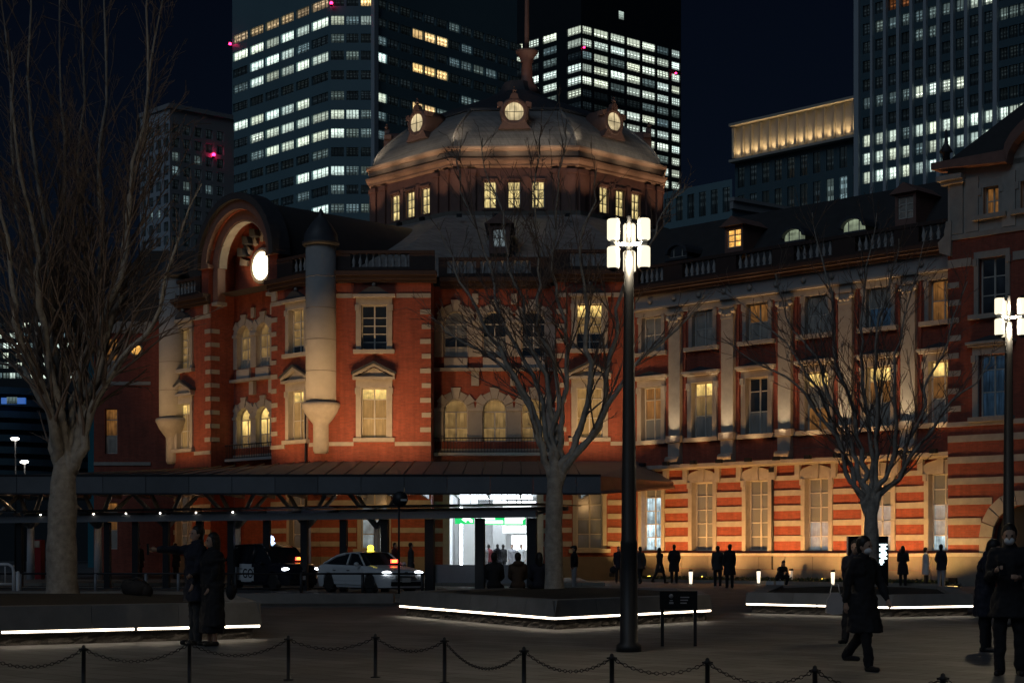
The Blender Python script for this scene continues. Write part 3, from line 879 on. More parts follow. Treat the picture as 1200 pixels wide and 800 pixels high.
# round turrets at both ends of the gable side
def turret(c, r=0.78):
    mb = MB()
    mb.lathe([(r, 9.05), (r, 17.0)], 24)
    for zj in (10.6, 12.2, 13.8, 15.4): mb.lathe([(r + 0.006, zj), (r + 0.006, zj + 0.03)], 24, mi=1)
    t = part('turret', mb, [M['grey_stone'], M['plinth']], None); t.matrix_basis = WM[ST.name].inverted() @ T(c[0], c[1], 0); WM[t.name] = T(c[0], c[1], 0)
    mb = MB(); mb.lathe([(0.32, 6.45), (0.40, 6.6), (0.40, 7.9), (0.44, 8.0), (0.62, 8.2), (0.84, 8.55), (0.98, 8.85), (0.98, 8.98), (0.90, 9.05)], 20)
    put('turret_corbel', mb.mesh(M['stone']), T(c[0], c[1], 0), t)
    mb = MB(); mb.lathe([(0.90, 17.0), (0.96, 17.1), (0.96, 17.2), (0.88, 17.25), (0.84, 17.6), (0.55, 18.1), (0.3, 18.4), (0.12, 18.6), (0.16, 18.7), (0.02, 18.95)], 20)
    put('turret_cap', mb.mesh(M['lead']), T(c[0], c[1], 0), t)
pt = FA.pt(LA, -0.12, 0) ; turret((pt.x + 0.1, pt.y - 0.12))
pt = FA.pt(-0.2, 0.05, 0); turret((pt.x, pt.y))
# ---- octagonal drum and dome
OC = Vector((0.35, 105.9)); C8 = math.cos(PI / 8)
def octa(prof, name, mk, cap=False, smooth=False, parent=None):
    mb = MB(); vs, fs = [], []
    for a, z in prof:
        for k in range(8):
            t = -PI / 2 - PI / 8 - EPS + k * PI / 4
            vs.append((a / C8 * math.cos(t), a / C8 * math.sin(t), z))
    for i in range(len(prof) - 1):
        for k in range(8):
            fs.append((i * 8 + k, i * 8 + (k + 1) % 8, (i + 1) * 8 + (k + 1) % 8, (i + 1) * 8 + k))
    mb.add(vs, fs)
    if cap: mb.add(vs[-8:], [tuple(range(8))])
    return put(name, mb.mesh(M[mk]), T(OC.x, OC.y, 0), parent or ST)
octa([(18.4, 15.9), (9.6, 20.75), (9.35, 20.95)], 'skirt_roof', 'dome_slate')
octa([(9.35, 20.95), (9.35, 21.2), (8.9, 21.25)], 'drum_base', 'plinth')
AP = 8.9
SIDE = 2 * AP * math.tan(PI / 8)
for i in range(-3, 5):
    t = -PI / 2 - EPS + i * PI / 4
    nrm = Vector((math.cos(t), math.sin(t)))
    u = Vector((-nrm.y, nrm.x))
    fr = Fr(OC + nrm * AP - u * SIDE / 2, u)
    ops = []
    if abs(i) <= 2:
        for d in (-1.40, 0.0, 1.40): ops.append((SIDE / 2 + d - 0.38, SIDE / 2 + d + 0.38, 21.45, 23.02))
    mb = MB(); wall(mb, 0, SIDE, 21.2, 23.85, ops, depth=0.3)
    dw = part('drum_wall', mb, M['copper'], fr)
    for o in ops:
        window(fr, (o[0] + o[1]) / 2, o[2], o[3], 0.76, ['p_yellow'], rows=(0.36, 0.32, 0.32), inset=0.12)
        strip('sill', fr, o[0] - 0.1, o[1] + 0.1, o[2] - 0.12, o[2], 0.1, 'copper'); strip('hood', fr, o[0] - 0.08, o[1] + 0.08, o[3] + 0.05, o[3] + 0.15, 0.1, 'copper')
    if abs(i) <= 2:
        for s_ in (0.32, SIDE * 0.5 - 2.45, SIDE * 0.5 + 2.45, SIDE - 0.32):
            strip('pilaster', fr, s_ - 0.22, s_ + 0.22, 21.2, 23.7, 0.14, 'copper'); strip('pilaster_cap', fr, s_ - 0.28, s_ + 0.28, 23.45, 23.7, 0.2, 'copper')
        for s_ in (SIDE * 0.5 - 0.7, SIDE * 0.5 + 0.7):
            strip('pilaster', fr, s_ - 0.16, s_ + 0.16, 21.3, 23.3, 0.07, 'copper')
octa([(8.9, 23.8), (9.05, 23.9), (9.05, 24.0), (9.22, 24.15), (9.26, 24.3), (9.0, 24.33), (8.98, 24.42), (9.06, 24.45), (9.06, 24.72), (9.24, 24.88), (9.24, 25.0), (8.8, 25.03)], 'drum_cornice', 'cornice')
octa([(8.82, 25.0), (8.76, 25.25), (8.62, 25.6), (8.38, 26.0), (8.05, 26.4), (7.6, 26.85), (7.1, 27.3), (6.5, 27.75)], 'dome', 'dome_slate')
octa([(6.5, 27.75), (6.6, 27.78), (6.5, 27.95), (5.0, 28.7), (3.2, 29.5), (1.9, 30.05), (1.2, 30.5), (0.8, 31.2)], 'dome_cap', 'lead')
for k in range(8):
    t = -PI / 2 - PI / 8 - EPS + k * PI / 4
    mb = MB(); mb.tube([(a / C8 * math.cos(t), a / C8 * math.sin(t), z) for a, z in [(8.84, 25.0), (8.64, 25.6), (8.4, 26.0), (8.07, 26.4), (7.62, 26.85), (7.12, 27.3), (6.5, 27.78)]], 0.09, 6)
    put('hip_roll', mb.mesh(M['dome_slate']), T(OC.x, OC.y, 0), ST)
mb = MB(); mb.lathe([(0.95, 30.4), (0.8, 30.8), (0.5, 31.2), (0.36, 31.6), (0.33, 32.5), (0.40, 32.55), (0.40, 32.65), (0.48, 32.85), (0.70, 33.1), (0.74, 33.25), (0.2, 33.3)], 14)
sp = put('spire', mb.mesh(M['copper']), T(OC.x + 0.6, OC.y, 0), ST)
mb = MB(); mb.lathe([(0.16, 33.2), (0.15, 34), (0.11, 41), (0.02, 44)], 10); put('spire_mast', mb.mesh(M['copper']), T(OC.x + 0.6, OC.y, 0), sp)
for i in range(-2, 3):                 # round dormers
    t = -PI / 2 - EPS + i * PI / 4
    nrm = Vector((math.cos(t), math.sin(t))); u = Vector((-nrm.y, nrm.x))
    fr = Fr(OC + nrm * 8.35, u)
    mb = MB()
    mb.lathe([(0.86, -1.6), (0.86, 0.0), (0.78, 0.1), (0.60, 0.1), (0.56, 0.02), (0.54, -0.02)], 20, axis='y')
    mb.prism([(-0.95, -1.0), (0.95, -1.0), (0.62, -0.5), (-0.62, -0.5)], -0.08, 0.9)
    for sg in (-1, 1):
        pr = [(sg * 0.62, 0.35), (sg * 1.0, 0.28), (sg * 1.0, 0.55), (sg * 0.7, 0.62)]
        mb.prism(pr if sg > 0 else pr[::-1], -0.06, 0.4)
    mb.prism([(-0.28, 0.75), (0.28, 0.75), (0.2, 1.0), (0.1, 1.1), (-0.1, 1.1), (-0.2, 1.0)], -0.12, 0.2)
    mb.ball((0, 0, 1.25), 0.13); mb.ball((0, 0, 1.45), 0.06)
    d = part('dormer', mb, M['copper'], fr, 0, 0, 27.2)
    mb = MB(); mb.lathe([(0.55, -0.02), (0.55, 0.02)], 20, axis='y'); part('pane', mb, M['clock_pane'], fr, 0, -0.01, 27.2, parent=d)
    mb = MB(); mb.box(-0.55, 0.55, 0, 0.02, -0.015, 0.015); mb.box(-0.015, 0.015, 0.002, 0.022, -0.55, 0.55); part('glazing_bar', mb, M['dark_metal'], fr, 0, -0.065, 27.2, parent=d)
# small dormer on the skirt roof and its flat deck behind the parapet
fr = FB; s_ = FB.s(585, 5.0)
mb = MB(); wall(mb, -0.55, 0.55, 0, 1.6, [(-0.36, 0.36, 0.35, 1.35)], depth=0.2); mb.box(-0.55, -0.5, 0.01, 3.0, 0, 1.6); mb.box(0.5, 0.55, 0.01, 3.0, 0, 1.6)
mb.prism([(-0.8, 1.6), (0.8, 1.6), (0, 2.15)], -0.2, 3.4)
d = part('dormer', mb, M['copper'], fr, s_, 5.0, fr.z(s_, 297, 5.0))
window(fr, s_, fr.z(s_, 297, 5.0) + 0.35, fr.z(s_, 297, 5.0) + 1.35, 0.72, ['p_pale'], y=5.0, rows=(0.5, 0.5), inset=0.1)
mb = MB(); zd = 15.72
pts = [FA.pt(-0.5, 0.3, 0), FA.pt(LA, 0.3, 0), FB.pt(sBC, 0.3, 0), FB.pt(sBC, CY + 0.3, 0), FB.pt(sCD, CY + 0.3, 0), FB.pt(sCD, 0.3, 0), FB.pt(LB, 0.3, 0), Vector((13, 100, 0)), Vector((0, 108, 0)), Vector((-14, 104, 0))]
mb.add([(p.x, p.y, zd) for p in pts], [tuple(range(len(pts)))]); part('roof_deck', mb, M['lead'])
# ---- far end wing behind the left turret
FN = Fr((-24.6, 99.5), (1, 0))
ops = [(0.25, 1.0, 12.0, 14.2), (0.25, 1.0, 7.3, 10.0), (0.25, 1.0, 1.6, 4.4)]
mb = MB(); wall(mb, -0.4, 6.0, 0, 15.2, ops); mb.quad((-0.4, 9, 0), (-0.4, 0, 0), (-0.4, 0, 15.2), (-0.4, 9, 15.2)); part('brick_wall', mb, M['brick'], FN)
for o, k in zip(ops, ('p_orange', 'p_orange', 'p_orange')): window(FN, 0.62, o[2], o[3], 0.75, ['p_curtain', 'p_orange', 'p_orange'], rows=(0.4, 0.35, 0.25), cols=1)
strip('stone_band', FN, -0.4, 3.0, 11.4, 11.6, 0.06); strip('stone_band', FN, -0.4, 3.0, 14.5, 15.2, 0.08); strip('stone_band', FN, -0.4, 3.0, 6.6, 6.8, 0.06)
mb = MB(); mb.lathe([(0.0, 0), (0.42, 0), (0.42, 0.12), (0.3, 0.14)], 16, axis='y'); o = part('round_window', mb, M['stone'], FN, 2.15, 0, 13.5)
mb = MB(); mb.lathe([(0.3, 0.0), (0.3, 0.03)], 16, axis='y'); part('pane', mb, M['p_amber'], FN, 2.15, -0.13, 13.5, parent=o)
mb = MB(); mb.prism([(-0.6, 15.2), (8, 15.2), (8, 19.4), (2.6, 19.4)], -0.1, 9); part('end_roof', mb, M['slate'], FN)
# ---- long wing to the right (face W)
LW = 18.6
WS = [1.04, 4.3, 7.6, 11.0, 14.3, 17.5]
PS = [2.66, 5.95, 9.3, 12.65, 15.9]
K3 = [['p_curtain'], ['p_curtain'], ['p_curtain', 'p_orange'], ['p_curtain'], ['p_blue', 'p_curtain'], ['p_orange', 'p_orange']]
K2 = [['p_curtain', 'p_orange', 'p_orange'], ['p_curtain', 'p_warm', 'p_bright'], ['p_curtain', 'p_dark', 'p_dark'], ['p_orange', 'p_curtain', 'p_bright'], ['p_curtain', 'p_orange', 'p_bright'], ['p_curtain', 'p_orange', 'p_bright']]
K1 = [['p_shop', 'p_shop', 'p_shop', 'p_shop', 'p_curtain'], ['p_curtain'], ['p_curtain'], ['p_pale', 'p_pale', 'p_curtain', 'p_curtain', 'p_curtain'], ['p_pale', 'p_pale', 'p_pale', 'p_curtain'], ['p_shop', 'p_pale', 'p_pale', 'p_curtain', 'p_curtain']]
ww = 1.30
ops = []
for s_ in WS:
    ops += [(s_ - ww / 2, s_ + ww / 2, 11.5, 13.28), (s_ - ww / 2, s_ + ww / 2, 7.05, 9.75), (s_ - ww / 2, s_ + ww / 2, 1.5, 4.85)]
mb = MB(); wall(mb, 0, LW, 0, 14.5, ops, mi=0, ri=1); part('brick_wall', mb, [M['brick'], M['stone']], FW)
for i, s_ in enumerate(WS):
    w3 = window(FW, s_, 11.5, 13.28, ww, K3[i], rows=(0.5, 0.5)); surround(FW, s_, 11.5, 13.28, ww, 'plain', w3)
    w2 = window(FW, s_, 7.05, 9.75, ww, K2[i], rows=(0.4, 0.36, 0.24)); surround(FW, s_, 7.05, 9.75, ww, 'cornice', w2)
    w1 = window(FW, s_, 1.5, 4.85, ww, K1[i], rows=(0.2, 0.2, 0.2, 0.2, 0.2), inset=0.28); surround(FW, s_, 1.5, 4.85, ww, 'segment', w1)
    for d in (-1.0, 1.0):
        strip('bracket', FW, s_ + d - 0.13, s_ + d + 0.13, 4.85, 5.55, 0.2)
e = [0.0] + [v for s_ in WS for v in (s_ - ww / 2 - 0.22, s_ + ww / 2 + 0.22)] + [LW]
for a, b in [(e[i], e[i + 1]) for i in range(0, len(e), 2)]:
    if b - a > 0.2:
        for z in (1.95, 2.66, 3.37, 4.08):
            strip('stone_band', FW, a, b, z, z + 0.26, 0.05)
        strip('stone_band', FW, a, b, 4.80, 5.02, 0.07)
s_ = 0.0
while s_ < LW - 0.3:                   # plinth blocks and their coping
    w_ = min(1.55, LW - s_)
    part('plinth_block', bx(0.012, w_ - 0.012, -0.18, 0.05, 0, 0.62), M['plinth'], FW, s_, 0, 0.0)
    part('plinth_block', bx(0.012, w_ - 0.012, -0.14, 0.05, 0, 0.60), M['plinth'], FW, s_, 0, 0.635)
    part('coping', bx(0.006, w_ - 0.006, -0.24, 0.05, 0, 0.14), M['stone'], FW, s_, 0, 1.25); s_ += w_
mb = MB(); mb.box(0, LW, -0.22, 0.05, 5.5, 5.58); mb.box(0, LW, -0.5, 0.05, 5.58, 5.76); part('string_course', mb, M['stone'], FW)
strip('stone_band', FW, 0, LW, 6.86, 7.02, 0.09)
for s_ in PS:
    c = part('console', (lambda mb: (mb.prism([(-0.36, 5.78), (0.36, 5.78), (0.36, 6.85), (-0.36, 6.85)], -0.26, 0.05), mb.tube([(-0.4, -0.32, 6.0), (0.4, -0.32, 6.0)], 0.18, 10), mb)[2])(MB()), M['stone'], FW, s_)
    strip('pilaster_base', FW, s_ - 0.46, s_ + 0.46, 6.87, 7.2, 0.34); strip('pilaster', FW, s_ - 0.36, s_ + 0.36, 7.2, 12.7, 0.22)
    mb = MB(); mb.box(-0.38, 0.38, -0.26, 0.05, 0, 0.08); mb.box(-0.46, 0.46, -0.34, 0.05, 0.5, 0.62)
    mb.prism([(-0.36, 0.08), (0.36, 0.08), (0.42, 0.5), (-0.42, 0.5)], -0.25, 0.05)
    for sx in (-0.36, 0.36): mb.lathe([(0.13, -0.02), (0.13, 0.1), (0.05, 0.13)], 10, (sx, -0.2, 0.36), axis='y')
    for sx in (-0.2, 0.0, 0.2): mb.ball((sx, -0.27, 0.2), 0.09, 6, 5)
    part('capital', mb, M['stone'], FW, s_, 0, 12.7)
    for d in (-0.55, 0.55): strip('stone_band', FW, s_ + d - 0.05, s_ + d + 0.05, 7.2, 13.3, 0.05, 'brick')
mb = MB(); mb.box(0, LW, -0.10, 0.05, 13.34, 13.62); mb.box(0, LW, -0.26, 0.05, 13.62, 13.72); part('architrave', mb, M['stone'], FW)
strip('frieze', FW, 0, LW, 13.72, 14.35, 0.06, 'grey_stone')
for i in range(12):
    mb = MB(); mb.lathe([(0.13, 0), (0.15, 0.06), (0.05, 0.1)], 8, (0, 0, 0), axis='y'); part('rosette', mb, M['stone'], FW, 1.0 + i * 1.55, -0.06, 14.05)
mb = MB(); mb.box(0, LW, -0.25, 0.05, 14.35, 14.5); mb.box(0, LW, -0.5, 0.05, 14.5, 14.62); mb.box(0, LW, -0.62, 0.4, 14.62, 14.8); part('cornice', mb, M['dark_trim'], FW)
balustrade(FW, [(p + 0.62, q - 0.62) for p, q in zip([-0.2] + PS, PS + [18.6])], -0.2, 14.98, 0.0, LW)
mb = MB()
mb.add([(-3.2, 0.9, 14.8), (LW + 2, 0.9, 14.8), (LW + 2, 4.2, 18.6), (-3.2, 4.2, 18.6), (LW + 2, 8, 19.3), (-3.2, 8, 19.3), (LW + 2, 16, 15), (-3.2, 16, 15)], [(0, 1, 2, 3), (3, 2, 4, 5), (5, 4, 6, 7)])
mb.quad((0, 0.3, 14.79), (LW, 0.3, 14.79), (LW, 1.0, 14.79), (0, 1.0, 14.79)); part('mansard_roof', mb, M['slate'], FW)
def roof_dormer(x, row0, row1, w, keys, head='gable'):
    y = 1.5
    s_ = FW.s(x, y); z0 = FW.z(s_, row1, y); z1 = FW.z(s_, row0, y); h = z1 - z0
    if head == 'gable':
        mb = MB(); wall(mb, -w / 2 - 0.14, w / 2 + 0.14, -0.3, h + 0.14, [(-w / 2, w / 2, 0, h)], depth=0.2)
        mb.box(-w / 2 - 0.14, -w / 2 - 0.10, 0.01, 2.6, -0.3, h + 0.14); mb.box(w / 2 + 0.10, w / 2 + 0.14, 0.01, 2.6, -0.3, h + 0.14)
        mb.prism([(-w / 2 - 0.35, h + 0.14), (w / 2 + 0.35, h + 0.14), (0, h + 0.62)], -0.2, 3.2)
        mb.box(-w / 2 - 0.3, w / 2 + 0.3, -0.15, 0.1, -0.42, -0.3)
        part('dormer', mb, M['copper'], FW, s_, y, z0)
        window(FW, s_, z0, z1, w, keys, y=y, rows=(0.34, 0.33, 0.33), inset=0.08)
    else:
        mb = MB(); n = 8
        pts = [(w / 2 * math.cos(PI * k / n), h * 0.35 + h * 0.65 * math.sin(PI * k / n)) for k in range(n + 1)] + [(-w / 2, 0), (w / 2, 0)]
        ou = [((w / 2 + 0.18) * math.cos(PI * k / n), h * 0.35 + (h * 0.65 + 0.14) * math.sin(PI * k / n)) for k in range(n + 1)]
        for k in range(n):
            mb.prism([pts[k], ou[k], ou[k + 1], pts[k + 1]], -0.25, 2.2)
        mb.box(-w / 2 - 0.18, w / 2 + 0.18, -0.2, 0.3, -0.14, 0)
        d = part('dormer', mb, M['lead'], FW, s_, y, z0)
        mb = MB(); mb.prism(pts, 0, 0.02); part('pane', mb, M[keys[0]], FW, s_, y + 0.02, z0, parent=d)
        mb = MB()
        for q in (-0.25, 0.25): mb.box(q * w - 0.025, q * w + 0.025, 0, 0.02, 0, h * 0.85)
        mb.box(-w / 2, w / 2, 0.002, 0.02, 0, 0.06); part('glazing_bar', mb, M['sash'], FW, s_, y - 0.03, z0, parent=d)
roof_dormer(860, 268, 290, 0.85, ['p_amber']); roof_dormer(931, 269, 283, 1.15, ['p_green'], 'eye'); roof_dormer(1001, 257, 272, 1.15, ['p_green'], 'eye')
roof_dormer(1061, 230, 256, 0.80, ['p_curtain']); roof_dormer(795, 288, 302, 1.1, ['p_dark'], 'eye')
# rain pipe
for fr, x in ((FW, 907), (FA, 360)):
    s_ = fr.s(x); mb = MB(); mb.tube([(0, -0.12, 0.2), (0, -0.12, 5.3), (0, -0.02, 5.45)] if fr is FW else [(0, -0.1, 0.2), (0, -0.1, 8.6)], 0.06, 8); mb.box(-0.14, 0.14, -0.24, 0, 5.2, 5.4) if fr is FW else None
    part('rain_pipe', mb, M['dark_metal'], fr, s_)
# ---- end pavilion (face E), one metre proud of the wing
FE = Fr(FW.pt(18.35, -1.0, 0), (0.7071, -0.7071)); LE = 10.6
def es(x): return FE.s(x)
ex1, ex2 = es(1162), es(1206)
ops = [(ex1 - 0.35, ex1 + 0.35, 15.55, 16.7), (ex2 - 0.35, ex2 + 0.35, 15.55, 16.7), (es(1163) - 0.62, es(1163) + 0.62, 11.4, 13.75), (es(1163) - 0.62, es(1163) + 0.62, 7.1, 9.7)]
AC, AR = es(1199), 1.35
ops2 = ops + [(AC - AR, AC + AR, 0.0, 3.4)]
mb = MB(); wall(mb, 0, LE, 0, 14.7, [o for o in ops2 if o[3] < 14.7]); part('brick_wall', mb, M['brick'], FE)
mb = MB(); wall(mb, 0, LE, 14.7, 17.7, [o for o in ops2 if o[3] > 14.7]); part('attic_wall', mb, M['stone'], FE)
mb = MB(); mb.quad((0, 2.0, 0), (0, 0, 0), (0, 0, 17.7), (0, 2.0, 17.7)); part('return_wall', mb, M['brick'], FE)
for s_ in (ex1, ex2):
    w_ = window(FE, s_, 15.55, 16.7, 0.7, ['p_orange', 'p_orange'], rows=(0.5, 0.5)); surround(FE, s_, 15.55, 16.7, 0.7, 'plain', w_)
w_ = window(FE, es(1163), 11.4, 13.75, 1.24, ['p_dark'], rows=(0.34, 0.33, 0.33)); surround(FE, es(1163), 11.4, 13.75, 1.24, 'plain', w_)
w_ = window(FE, es(1163), 7.1, 9.7, 1.24, ['p_blue', 'p_blue', 'p_blue'], rows=(0.4, 0.36, 0.24)); surround(FE, es(1163), 7.1, 9.7, 1.24, 'cornice', w_)
strip('stone_band', FE, 0, LE, 14.68, 14.9, 0.08); strip('stone_band', FE, 0, LE, 13.62, 13.95, 0.06) if False else None
for a, b in ((0.02, es(1163) - 0.95), (es(1163) + 0.95, LE)):
    strip('stone_band', FE, a, b, 13.5, 13.85, 0.06)
strip('stone_band', FE, 0.0, LE, 6.75, 6.95, 0.1)
quoins(FE, 0.01, 1, 7.4, 13.2, w=0.62)
for s_ in (0.45, es(1140), es(1183)):
    strip('pilaster', FE, s_ - 0.3, s_ + 0.3, 14.92, 17.2, 0.09)
part('scroll_corbel', (lambda mb: (mb.prism([(-0.42, 0), (0.1, -0.2), (0.15, 1.3), (-0.1, 1.3), (-0.2, 0.7), (-0.5, 0.45)], -0.15, 0.1), mb)[1])(MB()), M['stone'], FE, 0.1, 0, 14.2)
mb = MB(); mb.box(-0.3, LE, -0.35, 0.05, 16.95, 17.15) if False else None
mb.box(-0.35, es(1140) - 0.32, -0.4, 0.05, 17.2, 17.42); mb.box(-0.2, es(1140) - 0.32, -0.25, 0.05, 17.05, 17.2); part('attic_cornice', mb, M['stone'], FE)
gc = 7.2
gp = lambda t: (gc + 4.2 * math.cos(t), 17.45 + 2.0 * math.sin(t))
mb = MB(); mb.prism([gp(PI * k / 16) for k in range(17)], 0.0, 0.3); mb.box(0, LE, 0.002, 0.3, 17.7 - 0.25, 17.71); part('curved_gable', mb, M['stone'], FE)
mb = MB()
for k in range(16):
    a, b = gp(PI * k / 16), gp(PI * (k + 1) / 16)
    mb.prism([a, (a[0] + 0.15 * math.cos(PI * k / 16), a[1] + 0.42), (b[0] + 0.15 * math.cos(PI * (k + 1) / 16), b[1] + 0.42), b], -0.55, 0.5)
mb.prism([(-0.5, 17.72), (gc - 4.2, 17.5), (gc - 4.2, 18.0), (-0.5, 18.0)], -0.55, 0.5)
part('gable_coping', mb, M['copper'], FE)
mb = MB()
mb.add([(-0.6, 0.2, 17.9), (LE + 1, 0.2, 17.9), (LE + 1, 9, 17.9), (-0.6, 9, 17.9), (4.6, 3.4, 22.4), (LE + 1, 3.4, 22.4), (4.6, 6, 22.4), (LE + 1, 6, 22.4)], [(0, 1, 5, 4), (3, 0, 4, 6), (4, 5, 7, 6), (2, 3, 6, 7)])
part('hipped_roof', mb, M['slate'], FE)
mb = MB(); mb.lathe([(0.16, 18), (0.16, 18.5), (0.3, 18.55), (0.1, 18.9), (0.05, 19.5)], 8, (-0.2, 0.2, 0)); part('roof_finial', mb, M['lead'], FE)
e_ops = [(AC - AR - 0.35, AC + AR + 0.35)]
for z in (1.75, 2.6, 3.45, 4.3, 5.2, 6.1):
    x_l = AC - AR - 0.4
    if z > 2.0: x_l = AC - math.sqrt(max(0.01, (AR + 0.62) ** 2 - max(0, z - 2.05) ** 2)) if z - 2.05 < AR + 0.6 else LE
    strip('stone_band', FE, 0.01, x_l, z, z + 0.28, 0.05)
strip('plinth', FE, 0, AC - AR - 0.4, 0, 1.25, 0.16, 'plinth'); strip('coping', FE, 0, AC - AR - 0.38, 1.26, 1.42, 0.22)
for k in range(9):
    t = PI * (k + 0.5) / 9; d = PI / 18 - 0.012
    mb = MB(); q = lambda r_, t_: (r_ * math.cos(t_), r_ * math.sin(t_))
    mb.prism([q(AR, t - d), q(AR + 0.6, t - d), q(AR + 0.6, t + d), q(AR, t + d)], -0.12, 0.06); part('voussoir', mb, M['stone'], FE, AC, 0, 2.05)
mb = MB()
for k in range(10):
    p_, q_ = (AR * math.cos(PI * k / 10), AR * math.sin(PI * k / 10)), (AR * math.cos(PI * (k + 1) / 10), AR * math.sin(PI * (k + 1) / 10))
    mb.prism([p_, (p_[0], 1.36), (q_[0], 1.36), q_], 0.005, 0.35)
part('arch_spandrel', mb, M['brick'], FE, AC, 0, 2.05)
for sg in (-1, 1): part('stone_pier', bx(-0.3, 0.3, -0.1, 0.05, 0, 2.04), M['stone'], FE, AC + sg * (AR + 0.3), 0, 0)
mb = MB(); mb.box(-AR, AR, 0.3, 0.4, 0, 3.4); o = part('door', mb, M['dark_metal'], FE, AC)
# ---- entrance hall behind the arches of the recessed bay
d0, d1, _, dz = DOOR
mb = MB(); HY = CY + 9.0
mb.quad((d0, CY, 0.15), (d1, CY, 0.15), (d1, HY, 0.15), (d0, HY, 0.15), 1); mb.quad((d0, HY, 4.5), (d1, HY, 4.5), (d1, CY + 0.36, 4.5), (d0, CY + 0.36, 4.5), 0)
mb.quad((d0, CY + 0.36, 0.1), (d0, HY, 0.1), (d0, HY, 4.5), (d0, CY + 0.36, 4.5), 0); mb.quad((d1, HY, 0.1), (d1, CY + 0.36, 0.1), (d1, CY + 0.36, 4.5), (d1, HY, 4.5), 0)
mb.quad((d0, HY, 0.1), (d1, HY, 0.1), (d1, HY, 4.5), (d0, HY, 4.5), 0); part('entrance_hall', mb, [M['hall_wall'], M['hall_floor']], FB)
for i in range(4):
    part('ceiling_light', bx(d0 + 0.3, d1 - 0.3, 0, 0.25, 4.38, 4.45), M['white_lamp'], FB, 0, CY + 0.9 + i * 1.7, 0)
mid = (d0 + d1) / 2
part('hall_pillar', bx(-0.45, 0.45, 0, 0.9, 0.15, 4.37), M['hall_wall'], FB, FB.s(549, CY + 3), CY + 3.0)
part('hall_pillar', bx(-0.35, 0.35, 0, 0.9, 0.15, 4.37), M['grey_stone'], FB, FB.s(585, CY + 5), CY + 5.0)
part('lit_column', bx(-0.07, 0.07, 0, 0.1, 0.15, 3.2), M['white_lamp'], FB, FB.s(540.5, CY + 1), CY + 1.0)
part('ticket_screen', bx(-0.55, 0.55, 0, 0.1, 1.55, 2.35), M['sign_white'], FB, FB.s(611, CY + 6), CY + 6.0)
mb = MB(); mb.box(d0 - 0.35, d0 - 0.002, CY - 0.12, CY + 0.2, 0, 4.55); mb.box(d1 + 0.002, d1 + 0.35, CY - 0.12, CY + 0.2, 0, 4.55); part('door_surround', mb, M['stone'], FB)
mb = MB(); mb.box(d0, d1, CY + 0.05, CY + 0.2, 3.62, 3.80); part('door_beam', mb, M['dark_metal'], FB)
# ---- lights that the building carries
def uplight(fr, s_, y, z, ts, ty, tz, power, angle=80, col=(1.0, 0.60, 0.26), blend=0.8, box=True):
    if box:
        h = part('uplight', cached('upl', lambda: (lambda mb: (mb.box(-0.16, 0.16, -0.09, 0.09, -0.24, -0.06), mb)[1])(MB()).mesh(M['dark_metal'])), None, fr, s_, y, z)
    lamp('SPOT', 'uplight_lamp', fr.pt(s_, y, z), fr.pt(ts, ty, tz), power, col, angle, blend, 0.12, ST)
for s_ in [2.66, 5.95, 9.3, 12.65, 15.95]:
    uplight(FW, s_, -2.2, 0.25, s_, 0.0, 3.4, 850, 124, (1.0, 0.47, 0.14))
uplight(FW, 18.2, -2.7, 0.25, 18.6, -1, 3.3, 420, 120, (1.0, 0.55, 0.16))
uplight(FE, 1.4, -2.0, 0.45, 1.4, 0.0, 3.3, 140, 105, (1.0, 0.52, 0.18))
uplight(FW, 0.1, -1.9, 0.45, 0.1, 0.0, 3.2, 240, 105, (1.0, 0.55, 0.16))
for s_ in PS:
    uplight(FW, s_, -0.85, 5.95, s_, -0.15, 11.2, 560, 35, (1.0, 0.74, 0.44), 0.5)
for s_ in WS:
    uplight(FW, s_, -0.75, 5.95, s_, -0.1, 9.6, 90, 70, (1.0, 0.62, 0.28))
for s_, p in ((0.9, 420), (3.2, 470), (sBC - 0.9, 250)):
    uplight(FB, s_, -4.6, 5.75, s_, 0, 10.0, p * 1.35, 100, (1.0, 0.58, 0.25), box=False)
for s_, p in ((sCD + 1.0, 300), (LB - 1.4, 330)):
    uplight(FB, s_, -3.8, 5.8, s_, 0, 9.8, p * 1.3, 95, (1.0, 0.58, 0.25), box=False)
for s_ in sC:
    uplight(FB, s_, CY - 0.9, 6.75, s_, CY, 9.5, 10, 100, (1.0, 0.72, 0.42), box=False)
for s_, p in ((1.4, 440), (3.0, 200), (a1 + 0.9, 240), (LA - 1.6, 520)):
    uplight(FA, s_, -2.4 if abs(s_ - a1 - .9) < .1 else -4.6, 5.75, s_, 0, 10.0, p * 1.3, 100, (1.0, 0.56, 0.22), box=False)
for s_ in (amid - 1.2, amid + 1.2):
    uplight(FA, s_, AD - 1.0, 6.75, s_, AD, 9.5, 12, 90, (1.0, 0.62, 0.3), box=False)
lamp('SPOT', 'arch_lamp', FA.pt(amid - 1.3, -0.25, 15.95), FA.pt(amid + 0.2, AD, 18.4), 120, (1.0, 0.60, 0.27), 110, 0.8, size=0.15, parent=ST)
